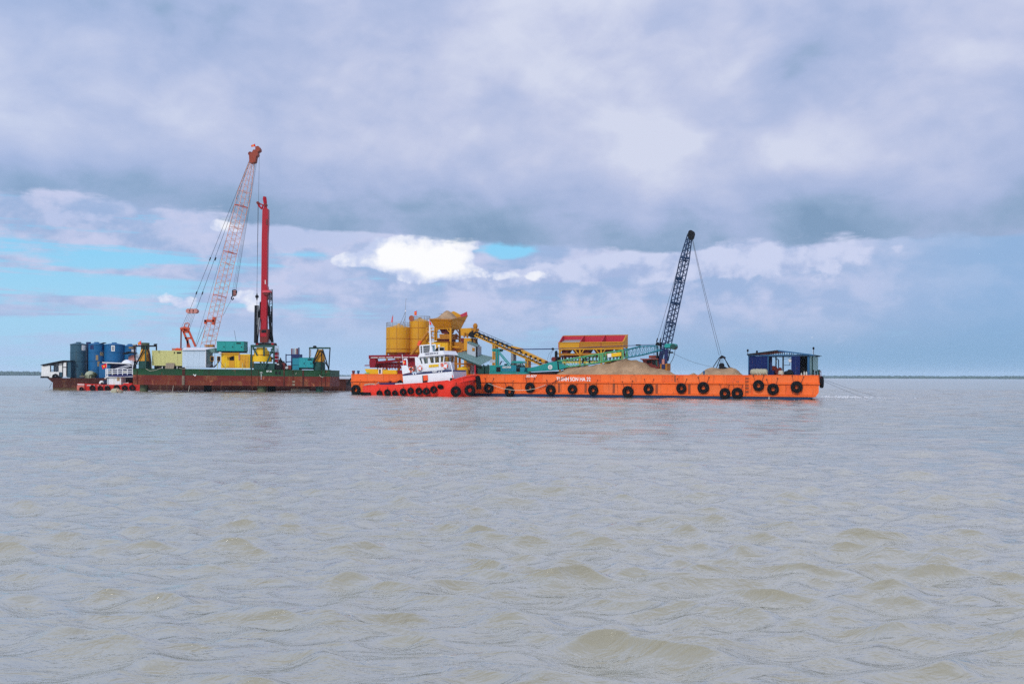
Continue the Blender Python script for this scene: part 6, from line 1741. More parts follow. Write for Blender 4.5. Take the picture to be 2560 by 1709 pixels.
t.part('window_pane', MB().box(c_.x - .12, c_.x + .12, .24, .26, c_.z - .18, c_.z - .02).box(c_.x - .12, c_.x + .12, .24, .26, c_.z + .02, c_.z + .16), tan_tarp, parent=cabn)
rpoly(t, 'roof_deck', 'A', 0, 2.7, [(1080, 706), (1482, 700), (1482, 716), (1080, 722)], white_worn)
rpoly(t, 'roof_tarp', 'A', -.06, 2.6, [(1120, 690), (1240, 684), (1320, 688), (1480, 684), (1480, 704), (1320, 712), (1120, 710)], purple_t)
m = MB()
for y0, y1 in ((604, 598), (632, 630), (660, 656)):
    m.beam(w_('A', 1082, y0, 0), w_('A', 1480, y1, 0), .11, .06)
for x in (1084, 1110, 1178, 1258, 1330, 1400, 1476):
    m.beam(w_('A', x, 594, .02), w_('A', x, 706, .02), .11, .06)
for y0 in (604, 660):
    m.beam(w_('A', 1082, y0, 2.5), w_('A', 1480, y0 - 5, 2.5), .08)
t.part('roof_rail', m, white_p)
t.part('rail_board', MB().box(w_('A', 1335, 620, .06).x, w_('A', 1400, 620, .06).x, .06, .1, w_('A', 1335, 658, .06).z, w_('A', 1335, 625, .06).z), tan_tarp)
m = lump(BT, 'A', ((1120, 660, .3), (1150, 655, .34), (1180, 662, .28), (1140, 635, .22), (1200, 670, .25)), .8, None)
solo('net_heap', 'olive heap of nets on the roof of the workboat behind the white rail', 'nets', BT, w_('A', 1150, 690, .8), m, tan_tarp)
m = MB().beam(w_('A', 1310, 815, .8), w_('A', 1420, 800, .8), .1).beam(w_('A', 1325, 800, .8), w_('A', 1345, 830, .8), .08)
rpoly(t, 'engine_cover', 'A', .5, 2.1, [(1340, 808), (1465, 806), (1465, 832), (1340, 832)], MATS['boat_red'])
t.part('tiller', m, white_worn)
wt_proto = None
for x, y, d, lab in ((725, 892, 62, 'dark tyre at the pink bow of the workboat'), (885, 878, 84, 'second tyre from the bow of the workboat'), (1000, 885, 78, 'third tyre from the bow of the workboat'), (1105, 882, 80, 'tyre below the left edge of the workboat cabin'), (1240, 872, 86, 'tyre below the arched window of the workboat'), (1360, 878, 84, 'second tyre from the stern of the workboat'), (1470, 876, 92, 'last tyre at the stern of the workboat beside the green leg')):
    q = w_('A', x, y, -.12)
    s_ = d / (FPX / 161 * 5.8725) / 1.0
    if wt_proto is None:
        wt_proto = solo('boat_tyre', lab, 'tyre', BT, q, MB().lathe(q, [(.2, -.10), (.3, -.15), (.46, -.14), (.5, 0), (.46, .14), (.3, .15), (.2, .10)], 22, 'v', closed=True), black_rub, 'tyres along the workboat')
        o = wt_proto
    else:
        o = wt_proto.copy(); C.objects.link(o)
    o['label'] = lab
    o.matrix_world = BT.M @ Matrix.Translation(q) @ Matrix.Diagonal((s_, 1, s_, 1))
def seated_person(fr, q, sc_, label):
    J = [(0, 0, .0), (.02, 0, .28), (.03, 0, .5), (.0, 0, .60), (.02, -.02, .74), (-.22, -.06, .46), (-.40, -.10, .22), (-.28, -.22, .10), (.22, -.06, .46), (.26, -.16, .22), (.08, -.26, .12), (-.12, -.14, .0), (-.42, -.22, .16), (-.46, -.22, -.22), (.14, -.14, .0), (-.08, -.38, .16), (-.12, -.38, -.22)]
    E = [(0, 1), (1, 2), (2, 3), (3, 4), (2, 5), (5, 6), (6, 7), (2, 8), (8, 9), (9, 10), (0, 11), (11, 12), (12, 13), (0, 14), (14, 15), (15, 16)]
    rad = [.15, .14, .12, .055, .10, .07, .05, .035, .07, .05, .035, .10, .075, .05, .10, .075, .05]
    me = bpy.data.meshes.new('person_sketch')
    me.from_pydata([Vector(j) * sc_ for j in J], E, []); me.update()
    o = bpy.data.objects.new('person_sketch', me); C.objects.link(o)
    md = o.modifiers.new('s', 'SKIN')
    for i, sv in enumerate(me.skin_vertices[0].data):
        sv.radius = (rad[i] * sc_, rad[i] * sc_); sv.use_root = (i == 0)
    o.modifiers.new('d', 'SUBSURF').levels = 2
    dg = bpy.context.evaluated_depsgraph_get()
    m2 = bpy.data.meshes.new_from_object(o.evaluated_get(dg)); m2.name = 'person'
    bpy.data.objects.remove(o)
    m2.materials.clear(); m2.materials.append(cloth_blue); m2.materials.append(skin_m)
    for p in m2.polygons:
        p.use_smooth = True
        if p.center.z > .62 * sc_: p.material_index = 1
    b_ = bpy.data.objects.new('person', m2); C.objects.link(b_)
    b_.matrix_world = fr.M @ Matrix.Translation(q)
    b_['label'] = label; b_['category'] = 'person'
    hm_ = MB().lathe((.02 * sc_, 0, .80 * sc_), [(.15 * sc_, -.02 * sc_), (.12 * sc_, .05 * sc_), (.06 * sc_, .10 * sc_), (.005, .11 * sc_)], 12)
    h_ = bpy.data.objects.new('hat', hm_.mesh('hat', (0, 0, 0), white_worn)); C.objects.link(h_); h_.parent = b_
seated_person(BT, w_('L', 262, 1236, .9), 1.25, 'person in dark blue and a pale hat sitting on the workboat left of its cabin')
t = Thing('outboard_motor', 'pale round motor on the workboat deck left of the seated person', 'motor', BT, w_('L', 160, 1250, .8))
t.part('housing', MB().lathe(w_('L', 160, 1210, .8), [(.02, -.25), (.3, -.2), (.42, .05), (.32, .35), (.1, .45), (.01, .46)], 14), white_worn)
t.part('flywheel', MB().lathe(w_('L', 160, 1215, .36), [(.02, -.04), (.2, -.04), (.2, .04), (.02, .04)], 14, 'v'), black_p)
flag(BT, 'A', .4, (1092, 700), (1100, 512), [(1098, 518), (1102, 575), (1028, 600), (1018, 545)], 'bright red flag flying from the roof rail of the workboat', pole_m=white_p)

# ================================================================== PLATFORM
GP = Fr(((332 - 1280) / FPX * 152, 152, 0), 0, -R(.33))
p = GP.p
LP = p('C', 1945, 800, 0).x
wtop, wmid, wbot = p('B', 300, 790, 0).z, p('B', 300, 916, 0).z, p('B', 300, 1108, 0).z
t = Thing('jack_up_platform', 'green and rust red jack up platform standing on round legs left of the orange barge', 'platform', GP, (LP / 2, 4, 0))
t.part('upper_hull', MB().box(0, LP, .07, 8.4, wmid + .003, wtop - .05), hull_green)
t.part('lower_hull', MB().box(0, LP, .073, 8.4, wbot, wmid), rust_red)
rust_red_b = paint('rust_red_hull_scaled', (0.16, 0.030, 0.014), .8, .3, .55, .4, 1.0, streak=.6, dirt=(.20, .085, .035, 1), rustc=(.12, .05, .022, 1))
hull_green_b = paint('hull_green_faded', (0.012, 0.050, 0.020), .7, .3, .3, .4, 1.1, streak=.7, dirt=(.02, .028, .014, 1))
plating(t, [LP * k / 14 for k in range(15)], wmid + .004, wtop - .06, .0, .055, [hull_green, hull_green, hull_green_b], 11, .004)
plating(t, [LP * k / 14 for k in range(15)], (wmid + wbot) / 2 - .03, wmid, .0, .055, [rust_red, rust_red, rust_red_b], 31, .004)
plating(t, [LP * k / 18 for k in range(19)], wbot, (wmid + wbot) / 2 - .04, .0, .055, [rust_red_b, rust_red, rust_red_b], 51, .004)
t.part('deck_plate', MB().box(-.05, LP + .05, -.06, 8.45, wtop - .05, wtop), hull_green)
t.part('side_step', MB().box(p('O', 1350, 940, 0).x, LP + .02, -.12, .0, p('O', 1350, 955, 0).z, p('O', 1350, 935, 0).z), hull_green)
for z, x, wdt, mat_ in (('B', 180, .05, rust_hull), ('B', 1090, .42, rust_hull), ('C', 500, .04, rust_hull), ('C', 630, .04, rust_hull), ('O', 450, .18, rust_hull), ('O', 700, .05, rust_hull), ('O', 985, .24, rust_hull), ('O', 1500, .05, rust_hull), ('C', 1860, .06, rust_hull)):
    x_ = p(z, x, 900, 0).x
    t.part('hull_seam', MB().box(x_ - wdt / 2, x_ + wdt / 2, -.05, .05, wbot + .05, wtop - .07), mat_, label='dark stained vertical seam' if wdt > .15 else None)
for x in (1072, 1100):
    x_ = p('B', x, 1000, 0).x
    t.part('fender_bar', MB().box(x_ - .06, x_ + .06, -.14, -.05, wbot + .02, p('B', x, 930, 0).z), plank_m)
for x in (960, 1020):
    x_ = p('C', x, 800, 0).x
    t.part('deck_port', MB().box(x_ - .16, x_ + .16, -.03, .02, p('C', x, 850, 0).z, p('C', x, 795, 0).z), glass_dark)
for x, y0, y1 in ((1275, 965, 995), (1275, 1020, 1055)):
    x_ = p('C', x, y0, 0).x
    t.part('mark_plate', MB().box(x_ - .2, x_ + .2, -.03, .02, p('C', x, y1, 0).z, p('C', x, y0, 0).z), plank_m)
q, q2 = p('C', 780, 806, 0), p('C', 872, 806, 0)
t.text('platform_lettering', 'EP 30', (q.x, -.012, q.z), .26, white_let, q2.x - q.x)
for y in (812, 836, 858, 880, 902, 928):
    x_ = p('C', 683, y, 0)
    t.part('draft_mark', MB().box(x_.x - (.2 if y < 820 else .07), x_.x + (.2 if y < 820 else .07), -.012, .02, x_.z - .03, x_.z + .03), white_let)
t.part('painted_emblem', MB().prism(uw(GP, 'B', 0, (1275, 905), (1290, 900), (1310, 925), (1330, 900), (1338, 908), (1315, 945)), -.012, .02), white_let)
legs = [('B', 235, 388, 1.3, pile_green), ('B', 1490, 1640, 7.0, black_p), ('C', 612, 782, 1.3, pile_green), ('C', 800, 946, 7.0, black_p), ('C', 1682, 1822, 1.3, gantry_green)]
for z, x0, x1, v, mt in legs:
    a_, c_ = p(z, x0, 1150, v), p(z, x1, 1150, v)
    t.part('leg', MB().cyl(((a_.x + c_.x) / 2, v), (c_.x - a_.x) / 2, -2.5, wbot + .02, 20), mt)
# hanging ropes on the side
for pts_, rr_ in (([('B', 350, 795), ('B', 430, 838), ('B', 540, 822), ('B', 660, 780)], .03), ([('B', 1000, 782), ('B', 1090, 796), ('B', 1180, 782), ('B', 1290, 798), ('B', 1420, 780)], .03), ([('O', 1440, 975), ('O', 1480, 1020), ('O', 1530, 1045), ('O', 1550, 1030)], .035), ([('O', 800, 905), ('O', 770, 960)], .02)):
    t.part('hanging_rope', MB().path([p(*q_, -.1) for q_ in pts_], rr_, 4), rope_m)
for x in (890, 1205):
    m = MB().path([p('B', x, 1115, .1), p('B', x - 12, 1200, .1), p('B', x - 25, 1245, .1)], .03, 4)
    t.part('hanging_rope', m, rope_m)
for x in (470, 670, 960, 1125):
    q_ = p('B', x, 745, -.02)
    t.part('edge_post', MB().tube((q_.x, .05, wtop), (q_.x, .05, q_.z), .05, 6), white_worn)
for x in (20, 335):
    q_ = p('C', x, 640, -.02)
    t.part('edge_post', MB().tube((q_.x, .05, wtop), (q_.x, .05, q_.z), .05, 6), cream)
def gl(z, v, segs, wd, d=None):
    m = MB()
    for (x0, y0), (x1, y1) in segs:
        m.beam(p(z, x0, y0, v), p(z, x1, y1, v), wd, d or wd)
    return m
# left gantry with jack
t = Thing('leg_gantry', 'left dark steel gantry over a mossy leg top and rusty yellow jack', 'gantry', GP, p('L', 1385, 790, .4), 'leg gantries on the green platform')
for s_ in (((1040, 165), (1705, 165)),):
    t.part('top_beam', gl('L', .3, [s_], .22), black_p)
for s_ in (((1068, 150), (1100, 600)), ((1095, 590), (1050, 795)), ((1385, 170), (1062, 790)), ((1405, 170), (1500, 390)), ((1500, 390), (1545, 790)), ((1692, 160), (1692, 285))):
    t.part('gantry_bar', gl('L', .3, [s_], .16), black_p)
t.part('centre_post', gl('L', .25, [((1388, 170), (1388, 790))], .18), gantry_green)
def yjack(z, v, outline, mat, x0, x1):
    a_ = p(z, x0, 0, v).x; c_ = p(z, x1, 0, v).x
    pr = [(abs(p(z, x, y, v).x - (a_ + c_) / 2), p(z, x, y, v).z) for x, y in outline]
    return MB().lathe(((a_ + c_) / 2, v, 0), pr, 12)
t.part('jack_housing', yjack('L', 1.3, [(1545, 585), (1540, 560), (1520, 400), (1492, 260), (1490, 245)], yellow, 1215, 1545), paint('rusty_yellow', (.58, .27, .015), .6, .25, .4, .4, 1.5, streak=.3))
t.part('leg_top', MB().cyl((p('L', 1378, 80, 1.3).x, 1.3), (p('L', 1492, 80, 1.3).x - p('L', 1264, 80, 1.3).x) / 2, p('L', 1378, 250, 1.3).z, p('L', 1378, 74, 1.3).z, 20), pile_green)
t.part('jack_base', yjack('L', 1.3, [(1548, 800), (1548, 600), (1530, 578)], None, 1215, 1548), dark_green)
m = MB()
for k in range(7):
    m.beam(p('L', 1450 + k * 12, 400 + k * 40, .6), p('L', 1530, 430 + k * 45, .8), .12)
t.part('cable_bunch', m, maroon)
solo('flood_light', 'black flood light on the right end of the left gantry beam', 'lamp', GP, p('L', 1645, 150, .3), MB().prism(uw(GP, 'L', .1, (1602, 120), (1640, 100), (1688, 100), (1670, 148), (1635, 150)), .1, .6), black_p)
solo('flood_light', 'small flood light on the left end of the left gantry beam', 'lamp', GP, p('L', 1070, 150, .3), MB().prism(uw(GP, 'L', .1, (1030, 130), (1050, 110), (1115, 115), (1110, 150), (1040, 150)), .1, .6), steel)
flag(GP, 'L', .6, (1272, 160), (1262, 10), [(1252, 15), (1262, 128), (1170, 138), (1168, 75)], 'red flag at the top of the left mossy leg on the green platform')
# middle gantry
t = Thing('leg_gantry', 'middle green gantry around a bright yellow bell shaped jack below the red mast', 'gantry', GP, p('N', 340, 1530, .4), 'leg gantries on the green platform')
t.part('top_beam', gl('N', .3, [((118, 1122), (518, 1122))], .36), gantry_green)
for s_ in (((125, 1115), (125, 1530)), ((510, 1120), (508, 1530)), ((340, 1130), (340, 1530)), ((150, 1135), (205, 1240)), ((205, 1240), (328, 1495)), ((500, 1140), (440, 1290)), ((440, 1290), (350, 1500))):
    t.part('gantry_bar', gl('N', .3, [s_], .20), gantry_green)
t.part('jack_housing', yjack('N', 1.5, [(478, 1392), (472, 1300), (440, 1292), (430, 1215), (400, 1188), (394, 1150)], None, 150, 478), yellow_lt)
for y in (1275, 1320):
    t.part('jack_ring', MB().lathe((p('N', 314, y, 1.5).x, 1.5, p('N', 314, y, 1.5).z), [(.9, -.05), (p('N', 455, y, 1.5).x - p('N', 314, y, 1.5).x, -.05), (p('N', 455, y, 1.5).x - p('N', 314, y, 1.5).x, .05), (.9, .05)], 20, closed=True), ochre)
rbox(t, 'jack_base', 'N', 165, 1415, 505, 1532, .6, 2.6, dark_green)
m = lump(GP, 'N', ((175, 1175, .3), (190, 1220, .25), (470, 1230, .35), (485, 1180, .3), (480, 1330, .3)), 1.2, None)
t.part('hose_bunch', m, black_p)
# right gantry
t = Thing('leg_gantry', 'right dark gantry with A frame bars around an orange yellow jack near the platform end', 'gantry', GP, p('O', 1500, 860, .4), 'leg gantries on the green platform')
t.part('top_beam', gl('O', .3, [((1150, 220), (1748, 222))], .24), gantry_green)
for s_ in (((1166, 215), (1166, 500)), ((1738, 215), (1712, 640)), ((1712, 640), (1700, 850)), ((1400, 240), (1255, 640)), ((1440, 330), (1262, 660)), ((1530, 250), (1600, 470)), ((1600, 470), (1702, 830)), ((1505, 300), (1505, 870)), ((1560, 560), (1690, 760))):
    t.part('gantry_bar', gl('O', .3, [s_], .15), black_p)
m = MB().path([p('O', 1350, 500, .35), p('O', 1410, 380, .35), p('O', 1450, 318, .35), p('O', 1490, 300, .35), p('O', 1530, 330, .35), p('O', 1580, 440, .35)], .07, 6)
t.part('arch_bar', m, black_p)
t.part('jack_housing', yjack('O', 1.4, [(1600, 605), (1592, 480), (1590, 430), (1550, 300), (1540, 262)], None, 1330, 1600), MATS['rusty_yellow'])
t.part('jack_base', yjack('O', 1.4, [(1605, 860), (1600, 650), (1560, 608)], None, 1290, 1605), dark_green)
rbox(t, 'base_plinth', 'O', 1500, 830, 1735, 870, .2, 1.2, hull_green)
solo('flood_light', 'black lamp housing sitting on the right gantry beam', 'lamp', GP, p('O', 1300, 210, .3), MB().prism(uw(GP, 'O', .1, (1250, 208), (1268, 155), (1328, 152), (1350, 208)), .1, .7), black_p)
solo('fender_tube', 'grey tube hanging on the left post of the right gantry', 'tube', GP, p('O', 1182, 380, .25), MB().tube(p('O', 1184, 262, .2), p('O', 1184, 460, .2), .11, 8), steel)
# deck houses and containers
def container(name, label, cat, z, x0, y0, x1, y1, v, dep, mat, ribs, extra=None, group=None):
    rc_ = GP.rect(z, x0, y0, x1, y1, v)
    th = Thing(name, label, cat, GP, ((rc_[0] + rc_[1]) / 2, v + dep / 2, rc_[2]), group)
    bd = th.part('body', MB().box(rc_[0] + .03, rc_[1] - .03, v + .05, v + dep - .05, rc_[2] + .03, rc_[3] - .03), mat)
    for u in (rc_[0], rc_[1] - .14):
        for vv in (v, v + dep - .14): th.part('corner_post', MB().box(u, u + .14, vv, vv + .14, rc_[2], rc_[3]), mat)
    for w in (rc_[2], rc_[3] - .14):
        th.part('frame_rail', MB().box(rc_[0] + .14, rc_[1] - .14, v + .002, v + .12, w, w + .14), mat)
    if ribs:
        m = MB(); st_ = (rc_[1] - rc_[0] - .3) / ribs
        for k in range(ribs):
            u = rc_[0] + .15 + st_ * k
            m.prism([(u + st_ * .2, rc_[2] + .15), (u + st_ * .65, rc_[2] + .15), (u + st_ * .65, rc_[3] - .15), (u + st_ * .2, rc_[3] - .15)], v + .01, v + .06)
        th.part('corrugation', m, mat, stuff=True)
    return th, rc_
t, rc = container('cream_container', 'cream yellow corrugated shipping container on the left of the green platform', 'container', 'B', 470, 436, 1068, 738, .8, 2.5, cream, 22)
q_ = p('B', 895, 492, .75)
for x0, x1 in ((898, 918), (955, 1040)):
    t.part('worn_mark', MB().prism(uw(GP, 'B', .8, (x0, 468), (x1, 465), (x1, 495), (x0 + 4, 500)), .78, .81), black_p)
t.part('skid', MB().box(rc[0] + .3, rc[1] - .2, 1.0, 3.0, wtop, rc[2]), black_p)
t = Thing('plank_stack', 'weathered brown boards leaning against the cream container', 'planks', GP, p('B', 820, 800, .5))
for k in range(4):
    x0, x1 = 725 + k * 43, 725 + (k + 1) * 43 - 3
    sh_ = 35
    t.part('plank', MB().slab([p('B', x0, 800, .15), p('B', x1, 800, .15), p('B', x1 + sh_ * .6, 684, .7), p('B', x0 + sh_ * .6, 684, .7)], .06), plank_m)
rc = GP.rect('B', 1066, 425, 1512, 770, .4)
t = Thing('pale_blue_cabin', 'plain pale blue cabin with a bright white overhanging roof sheet', 'cabin', GP, ((rc[0] + rc[1]) / 2, 2, wtop))
for k in range(4):
    a_, c_ = rc[0] + (rc[1] - rc[0]) * k / 4, rc[0] + (rc[1] - rc[0]) * (k + 1) / 4 - .012
    t.part('wall_sheet', MB().box(a_, c_, .4, .46, rc[2], rc[3]), pale_blue)
t.part('body', MB().box(rc[0] + .02, rc[1] - .02, .47, 4.2, rc[2], rc[3]), grey_wall)
t.part('corner_trim', MB().box(rc[1], rc[1] + .08, .36, .5, rc[2], rc[3]), white_p)
a_, c_ = p('B', 1055, 424, .1), p('B', 1520, 424, .1)
e_, f_ = p('B', 1110, 385, 4.6), p('B', 1735, 384, 4.6)
t.part('roof_sheet', MB().slab([a_, c_, Vector((f_.x, 4.6, f_.z)), Vector((e_.x, 4.6, e_.z))], .07), white_p)
rpoly(t, 'side_lean_to', 'B', 1.6, 4.0, [(1520, 420), (1700, 392), (1700, 482), (1572, 482), (1565, 690), (1520, 690)], sheet_green)
t, rc = container('yellow_cabin', 'bright yellow deck cabin with sooty small windows under the teal generator', 'cabin', 'C', -52, 474, 470, 735, .7, 2.5, yellow_lt, 0)
for k in range(9):
    a_, c_ = rc[0] + .15 + (rc[1] - rc[0] - .3) * k / 9, rc[0] + .15 + (rc[1] - rc[0] - .3) * (k + 1) / 9 - .02
    t.part('wall_panel', MB().box(a_, c_, .685, .74, rc[2] + .16, rc[3] - .16), yellow_lt if k < 6 else yellow)
for z, x0, y0, x1, y1 in (('B', 1617, 556, 1677, 640), ('B', 1750, 556, 1805, 636), ('C', 105, 512, 186, 592)):
    r_ = GP.rect(z, x0, y0, x1, y1, .66)
    fr_ = t.part('window_frame', MB().box(r_[0] - .05, r_[1] + .05, .65, .69, r_[2] - .05, r_[3] + .05), yellow)
    t.part('window_pane', MB().box(r_[0], r_[1], .62, .65, r_[2], r_[3]), glass_dark, parent=fr_)
rpoly(t, 'door', 'C', .64, .68, [(92, 525), (192, 525), (192, 725), (92, 725)], yellow)
t.part('awning', MB().slab([p('C', 0, 525, .0), p('C', 110, 528, .0), p('C', 180, 506, .68), p('C', 60, 506, .68)], .04), yellow)
t.part('roof_pipe', MB().tube(p('C', -45, 468, .6), p('C', 285, 468, .6), .12, 8), yellow)
soot = paint('soot_black', (.02, .017, .015), .9, .4, 0, 0)
for pts_ in ([(1622, 640), (1672, 640), (1660, 700), (1680, 770), (1590, 770), (1640, 700)], [(1755, 636), (1800, 636), (1770, 690), (1700, 770), (1660, 770), (1745, 690)]):
    rpoly(t, 'soot_streak', 'B', .672, .683, pts_, soot)
t.part('red_cloth', MB().prism(uw(GP, 'C', .55, (265, 490), (285, 480), (290, 570), (268, 590)), .55, .6), MATS['faded_pink_paint'])
m = MB()
for x, y0 in ((1915, 780), (1755, 680)):
    m.tube(p('B', x, 790, .45), p('B', x, y0, .45), .05, 6)
t.part('bumper_post', m, cream)
m = MB()
for pts_ in ([('B', 1795, 640), ('B', 1850, 720), ('B', 1905, 780)], [('B', 1700, 500), ('B', 1705, 620), ('B', 1690, 760)]):
    m.path([p(*q_, .5) for q_ in pts_], .03, 4)
t.part('hose', m, maroon)
solo('lamp_cone', 'white cone lamp on the front edge of the yellow cabin roof', 'lamp', GP, p('B', 1805, 500, .3), MB().lathe(p('B', 1805, 500, .3), [(.03, -.25), (.10, -.1), (.28, .12), (.2, .22), (.01, .25)], 12), white_p)
def generator(label, z, x0, y0, x1, y1, v, dep, doors, mat, split=None):
    rc_ = GP.rect(z, x0, y0, x1, y1, v)
    th = Thing('generator', label, 'generator', GP, ((rc_[0] + rc_[1]) / 2, v + dep / 2, rc_[2]), 'teal generator sets on the platform')
    th.part('enclosure', MB().box(rc_[0], rc_[1], v, v + dep, rc_[2] + .15, rc_[3]), mat)
    th.part('roof_lip', MB().box(rc_[0] - .04, rc_[1] + .04, v - .04, v + dep + .04, rc_[3], rc_[3] + .06), mat)
    th.part('skid', MB().box(rc_[0] + .1, rc_[1] - .1, v + .1, v + dep - .1, rc_[2] - .1, rc_[2] + .15), black_p)
    for k in range(doors):
        a_ = rc_[0] + .06 + (rc_[1] - rc_[0] - .12) * k / doors; c_ = rc_[0] + .06 + (rc_[1] - rc_[0] - .12) * (k + 1) / doors - .07
        d_ = th.part('door', MB().box(a_, c_, v - .035, v + .02, rc_[2] + .24, rc_[3] - .08), mat)
        th.part('handle', MB().box(c_ - .28, c_ - .16, v - .07, v - .036, (rc_[2] + rc_[3]) / 2 - .12, (rc_[2] + rc_[3]) / 2 + .08), black_p, parent=d_)
        if k == doors - 1: th.part('vent_grille', MB().box(a_ + .25, a_ + .95, v - .05, v - .036, rc_[3] - .34, rc_[3] - .14), black_p, parent=d_)
    return th, rc_
generator('teal generator enclosure standing on the roof of the yellow cabin', 'B', 1742, 262, 2270, 470, .8, 2.2, 3, teal)
th, rc = generator('turquoise generator enclosure on deck between the pipe rack and the right gantry', 'O', 870, 498, 1266, 800, .5, 2.2, 2, teal_gen)
th.part('radiator_end', MB().box(GP.rect('O', 684, 500, 868, 828, .5)[0], rc[0] - .01, .55, 2.65, wtop + .02, rc[3] - .03), teal_bl)
r_ = GP.rect('O', 684, 690, 868, 700, .5)
th.part('seam_bar', MB().box(r_[0], r_[1], .52, .56, r_[2], r_[2] + .05), black_p)
solo('thin_aerial', 'thin leaning aerial on the roof of the upper teal generator', 'aerial', GP, p('C', 222, 240, 1.5), MB().tube(p('C', 224, 242, 1.5), p('C', 186, 36, 1.5), .025, 5), wire_m)
m = MB()
for x0, x1 in ((420, 425), (438, 434), (470, 462)):
    m.tube(p('C', x0, 470, 1.6), p('C', x1, 345, 1.6), .025, 4)
solo('rod_bundle', 'three thin upright rods at the right end of the yellow cabin roof', 'rods', GP, p('C', 440, 470, 1.6), m, wire_m)
# bottle rack, heaps, pipes
t = Thing('gas_bottle_rack', 'open wire rack over three stacked red boxes right of the middle gantry', 'rack', GP, p('O', 235, 640, 2))
for k in range(3):
    rbox(t, 'red_box', 'O', 176, 338 + k * 98, 270, 425 + k * 98, 1.6, 2.6, rig_red)
m = MB()
for (x0, y0), (x1, y1) in (((288, 165), (288, 640)), ((180, 170), (290, 170)), ((180, 330), (290, 330)), ((182, 165), (182, 640)), ((200, 330), (215, 190)), ((232, 330), (240, 200)), ((250, 330), (275, 230)), ((272, 330), (250, 210))):
    m.beam(p('O', x0, y0, 1.5), p('O', x1, y1, 1.5), .06)
t.part('rack_frame', m, steel)
m = MB()
pts = []
for i in range(25):
    for j in range(13):
        f, g_ = i / 24, j / 12
        x = 190 + 420 * f
        y = float(np.interp(x, [190, 260, 320, 350, 390, 430, 470, 520, 610], [760, 620, 510, 520, 580, 590, 640, 690, 800]))
        h_ = p('O', x, y, 3.2).z - wtop
        sh = max(0, 1 - abs(2 * g_ - 1) ** 1.6)
        pts.append((p('O', x, 800, 3.2).x, 1.6 + 3.2 * g_, wtop - .02 + max(0, h_) * sh * (1 + .35 * mnoise.noise((i * .6, j * .6, 4)))))
m.add(pts, [(i * 13 + j, (i + 1) * 13 + j, (i + 1) * 13 + j + 1, i * 13 + j + 1) for i in range(24) for j in range(12)])
solo('scrap_heap', 'dark brown heap of scrap and cable behind the platform edge', 'scrap', GP, p('O', 400, 820, 3), m, paint('dark_scrap', (.045, .035, .028), .9, .5, .2, .4, 3))
t = Thing('winch_box', 'black winch box with a pale plate right of the middle gantry', 'winch', GP, p('O', 290, 830, .6))
rpoly(t, 'housing', 'O', .5, 1.8, [(195, 690), (245, 640), (390, 660), (385, 800), (360, 830), (220, 825)], black_p)
t.part('cover_plate', MB().slab([p('O', 235, 665, .45), p('O', 300, 655, .45), p('O', 318, 690, .4), p('O', 262, 690, .4)], .05), steel)
rbox(t, 'fuel_box', 'O', 385, 640, 470, 830, 1.0, 2.0, maroon)
t = Thing('pallet_frame', 'small white rectangular frame on deck beside the pipe rack', 'frame', GP, p('O', 520, 790, .5))
t.part('frame', MB().beam(p('O', 492, 750, .5), p('O', 555, 745, .5), .12).beam(p('O', 498, 788, .5), p('O', 555, 785, .5), .12).beam(p('O', 500, 745, .5), p('O', 500, 790, .5), .12).beam(p('O', 550, 745, .5), p('O', 550, 790, .5), .12), white_worn)
rbox(t, 'base_box', 'O', 560, 700, 645, 820, .6, 1.8, maroon)
t = Thing('pipe_rack', 'navy pipe rack holding upright maroon and cream casing pipes', 'pipe rack', GP, p('O', 760, 820, 3))
rbox(t, 'guide_block', 'O', 645, 392, 868, 830, 2.8, 4.4, navy_p)
for x0, x1, y0, mt in ((648, 692, 232, maroon), (700, 722, 232, maroon), (728, 752, 232, cream), (768, 784, 230, white_worn), (792, 840, 230, maroon), (846, 884, 206, navy_p)):
    a_, c_ = p('O', x0, y0, 3.4), p('O', x1, y0, 3.4)
    t.part('casing_pipe', MB().tube(Vector(((a_.x + c_.x) / 2, 3.4 + .3 * (x0 % 3), a_.z)), Vector(((a_.x + c_.x) / 2, 3.4 + .3 * (x0 % 3), p('O', x0, 500, 3.4).z)), (c_.x - a_.x) / 2, 12), mt)
m = MB()
for (x0, y0), (x1, y1) in (((498, 412), (648, 412)), ((505, 390), (505, 720)), ((505, 610), (645, 600)), ((868, 412), (955, 412)), ((948, 400), (948, 498)), ((908, 412), (908, 498))):
    m.beam(p('O', x0, y0, 2.6), p('O', x1, y1, 2.6), .14)
t.part('rail_frame', m, navy_p)

# ---- orange crawler crane behind the containers
v0 = 6.0
t = Thing('orange_crane', 'tall crane with an orange red lattice boom leaning right above the green platform', 'crane', GP, p('E', 350, 1560, v0))
base_, tip_ = (464, 1500), ('D', 1218, 330)
P0, P1, opt = diag_boom(t, GP, 'E', v0, base_, tip_, .62 * 1.75, .62 * 1.72, .27, .06, .82, 62, boom_pale, .050, .022, 4)
head_m = paint('boom_head_paint', (0.27, 0.045, 0.022), .6, .3, .2, .3, 2)
t.part('boom_head', MB().prism(uw(GP, 'D', v0 - .6, (1165, 400), (1160, 300), (1170, 255), (1195, 255), (1225, 205), (1250, 205), (1285, 175), (1325, 180), (1325, 215), (1290, 240), (1295, 280), (1265, 310), (1255, 385), (1205, 405)), v0 - .6, v0 + .6), head_m)
for x, y, r_, lab in ((1300, 195, .34, None), (1188, 275, .30, None), (1275, 268, .26, None)):
    t.part('head_sheave', MB().lathe(p('D', x, y, v0), [(.02, -.5), (r_, -.5), (r_ * 1.08, -.47), (r_ * .9, 0), (r_ * 1.08, .47), (r_, .5), (.02, .5)], 16, 'v'), maroon if r_ < .34 else head_m)
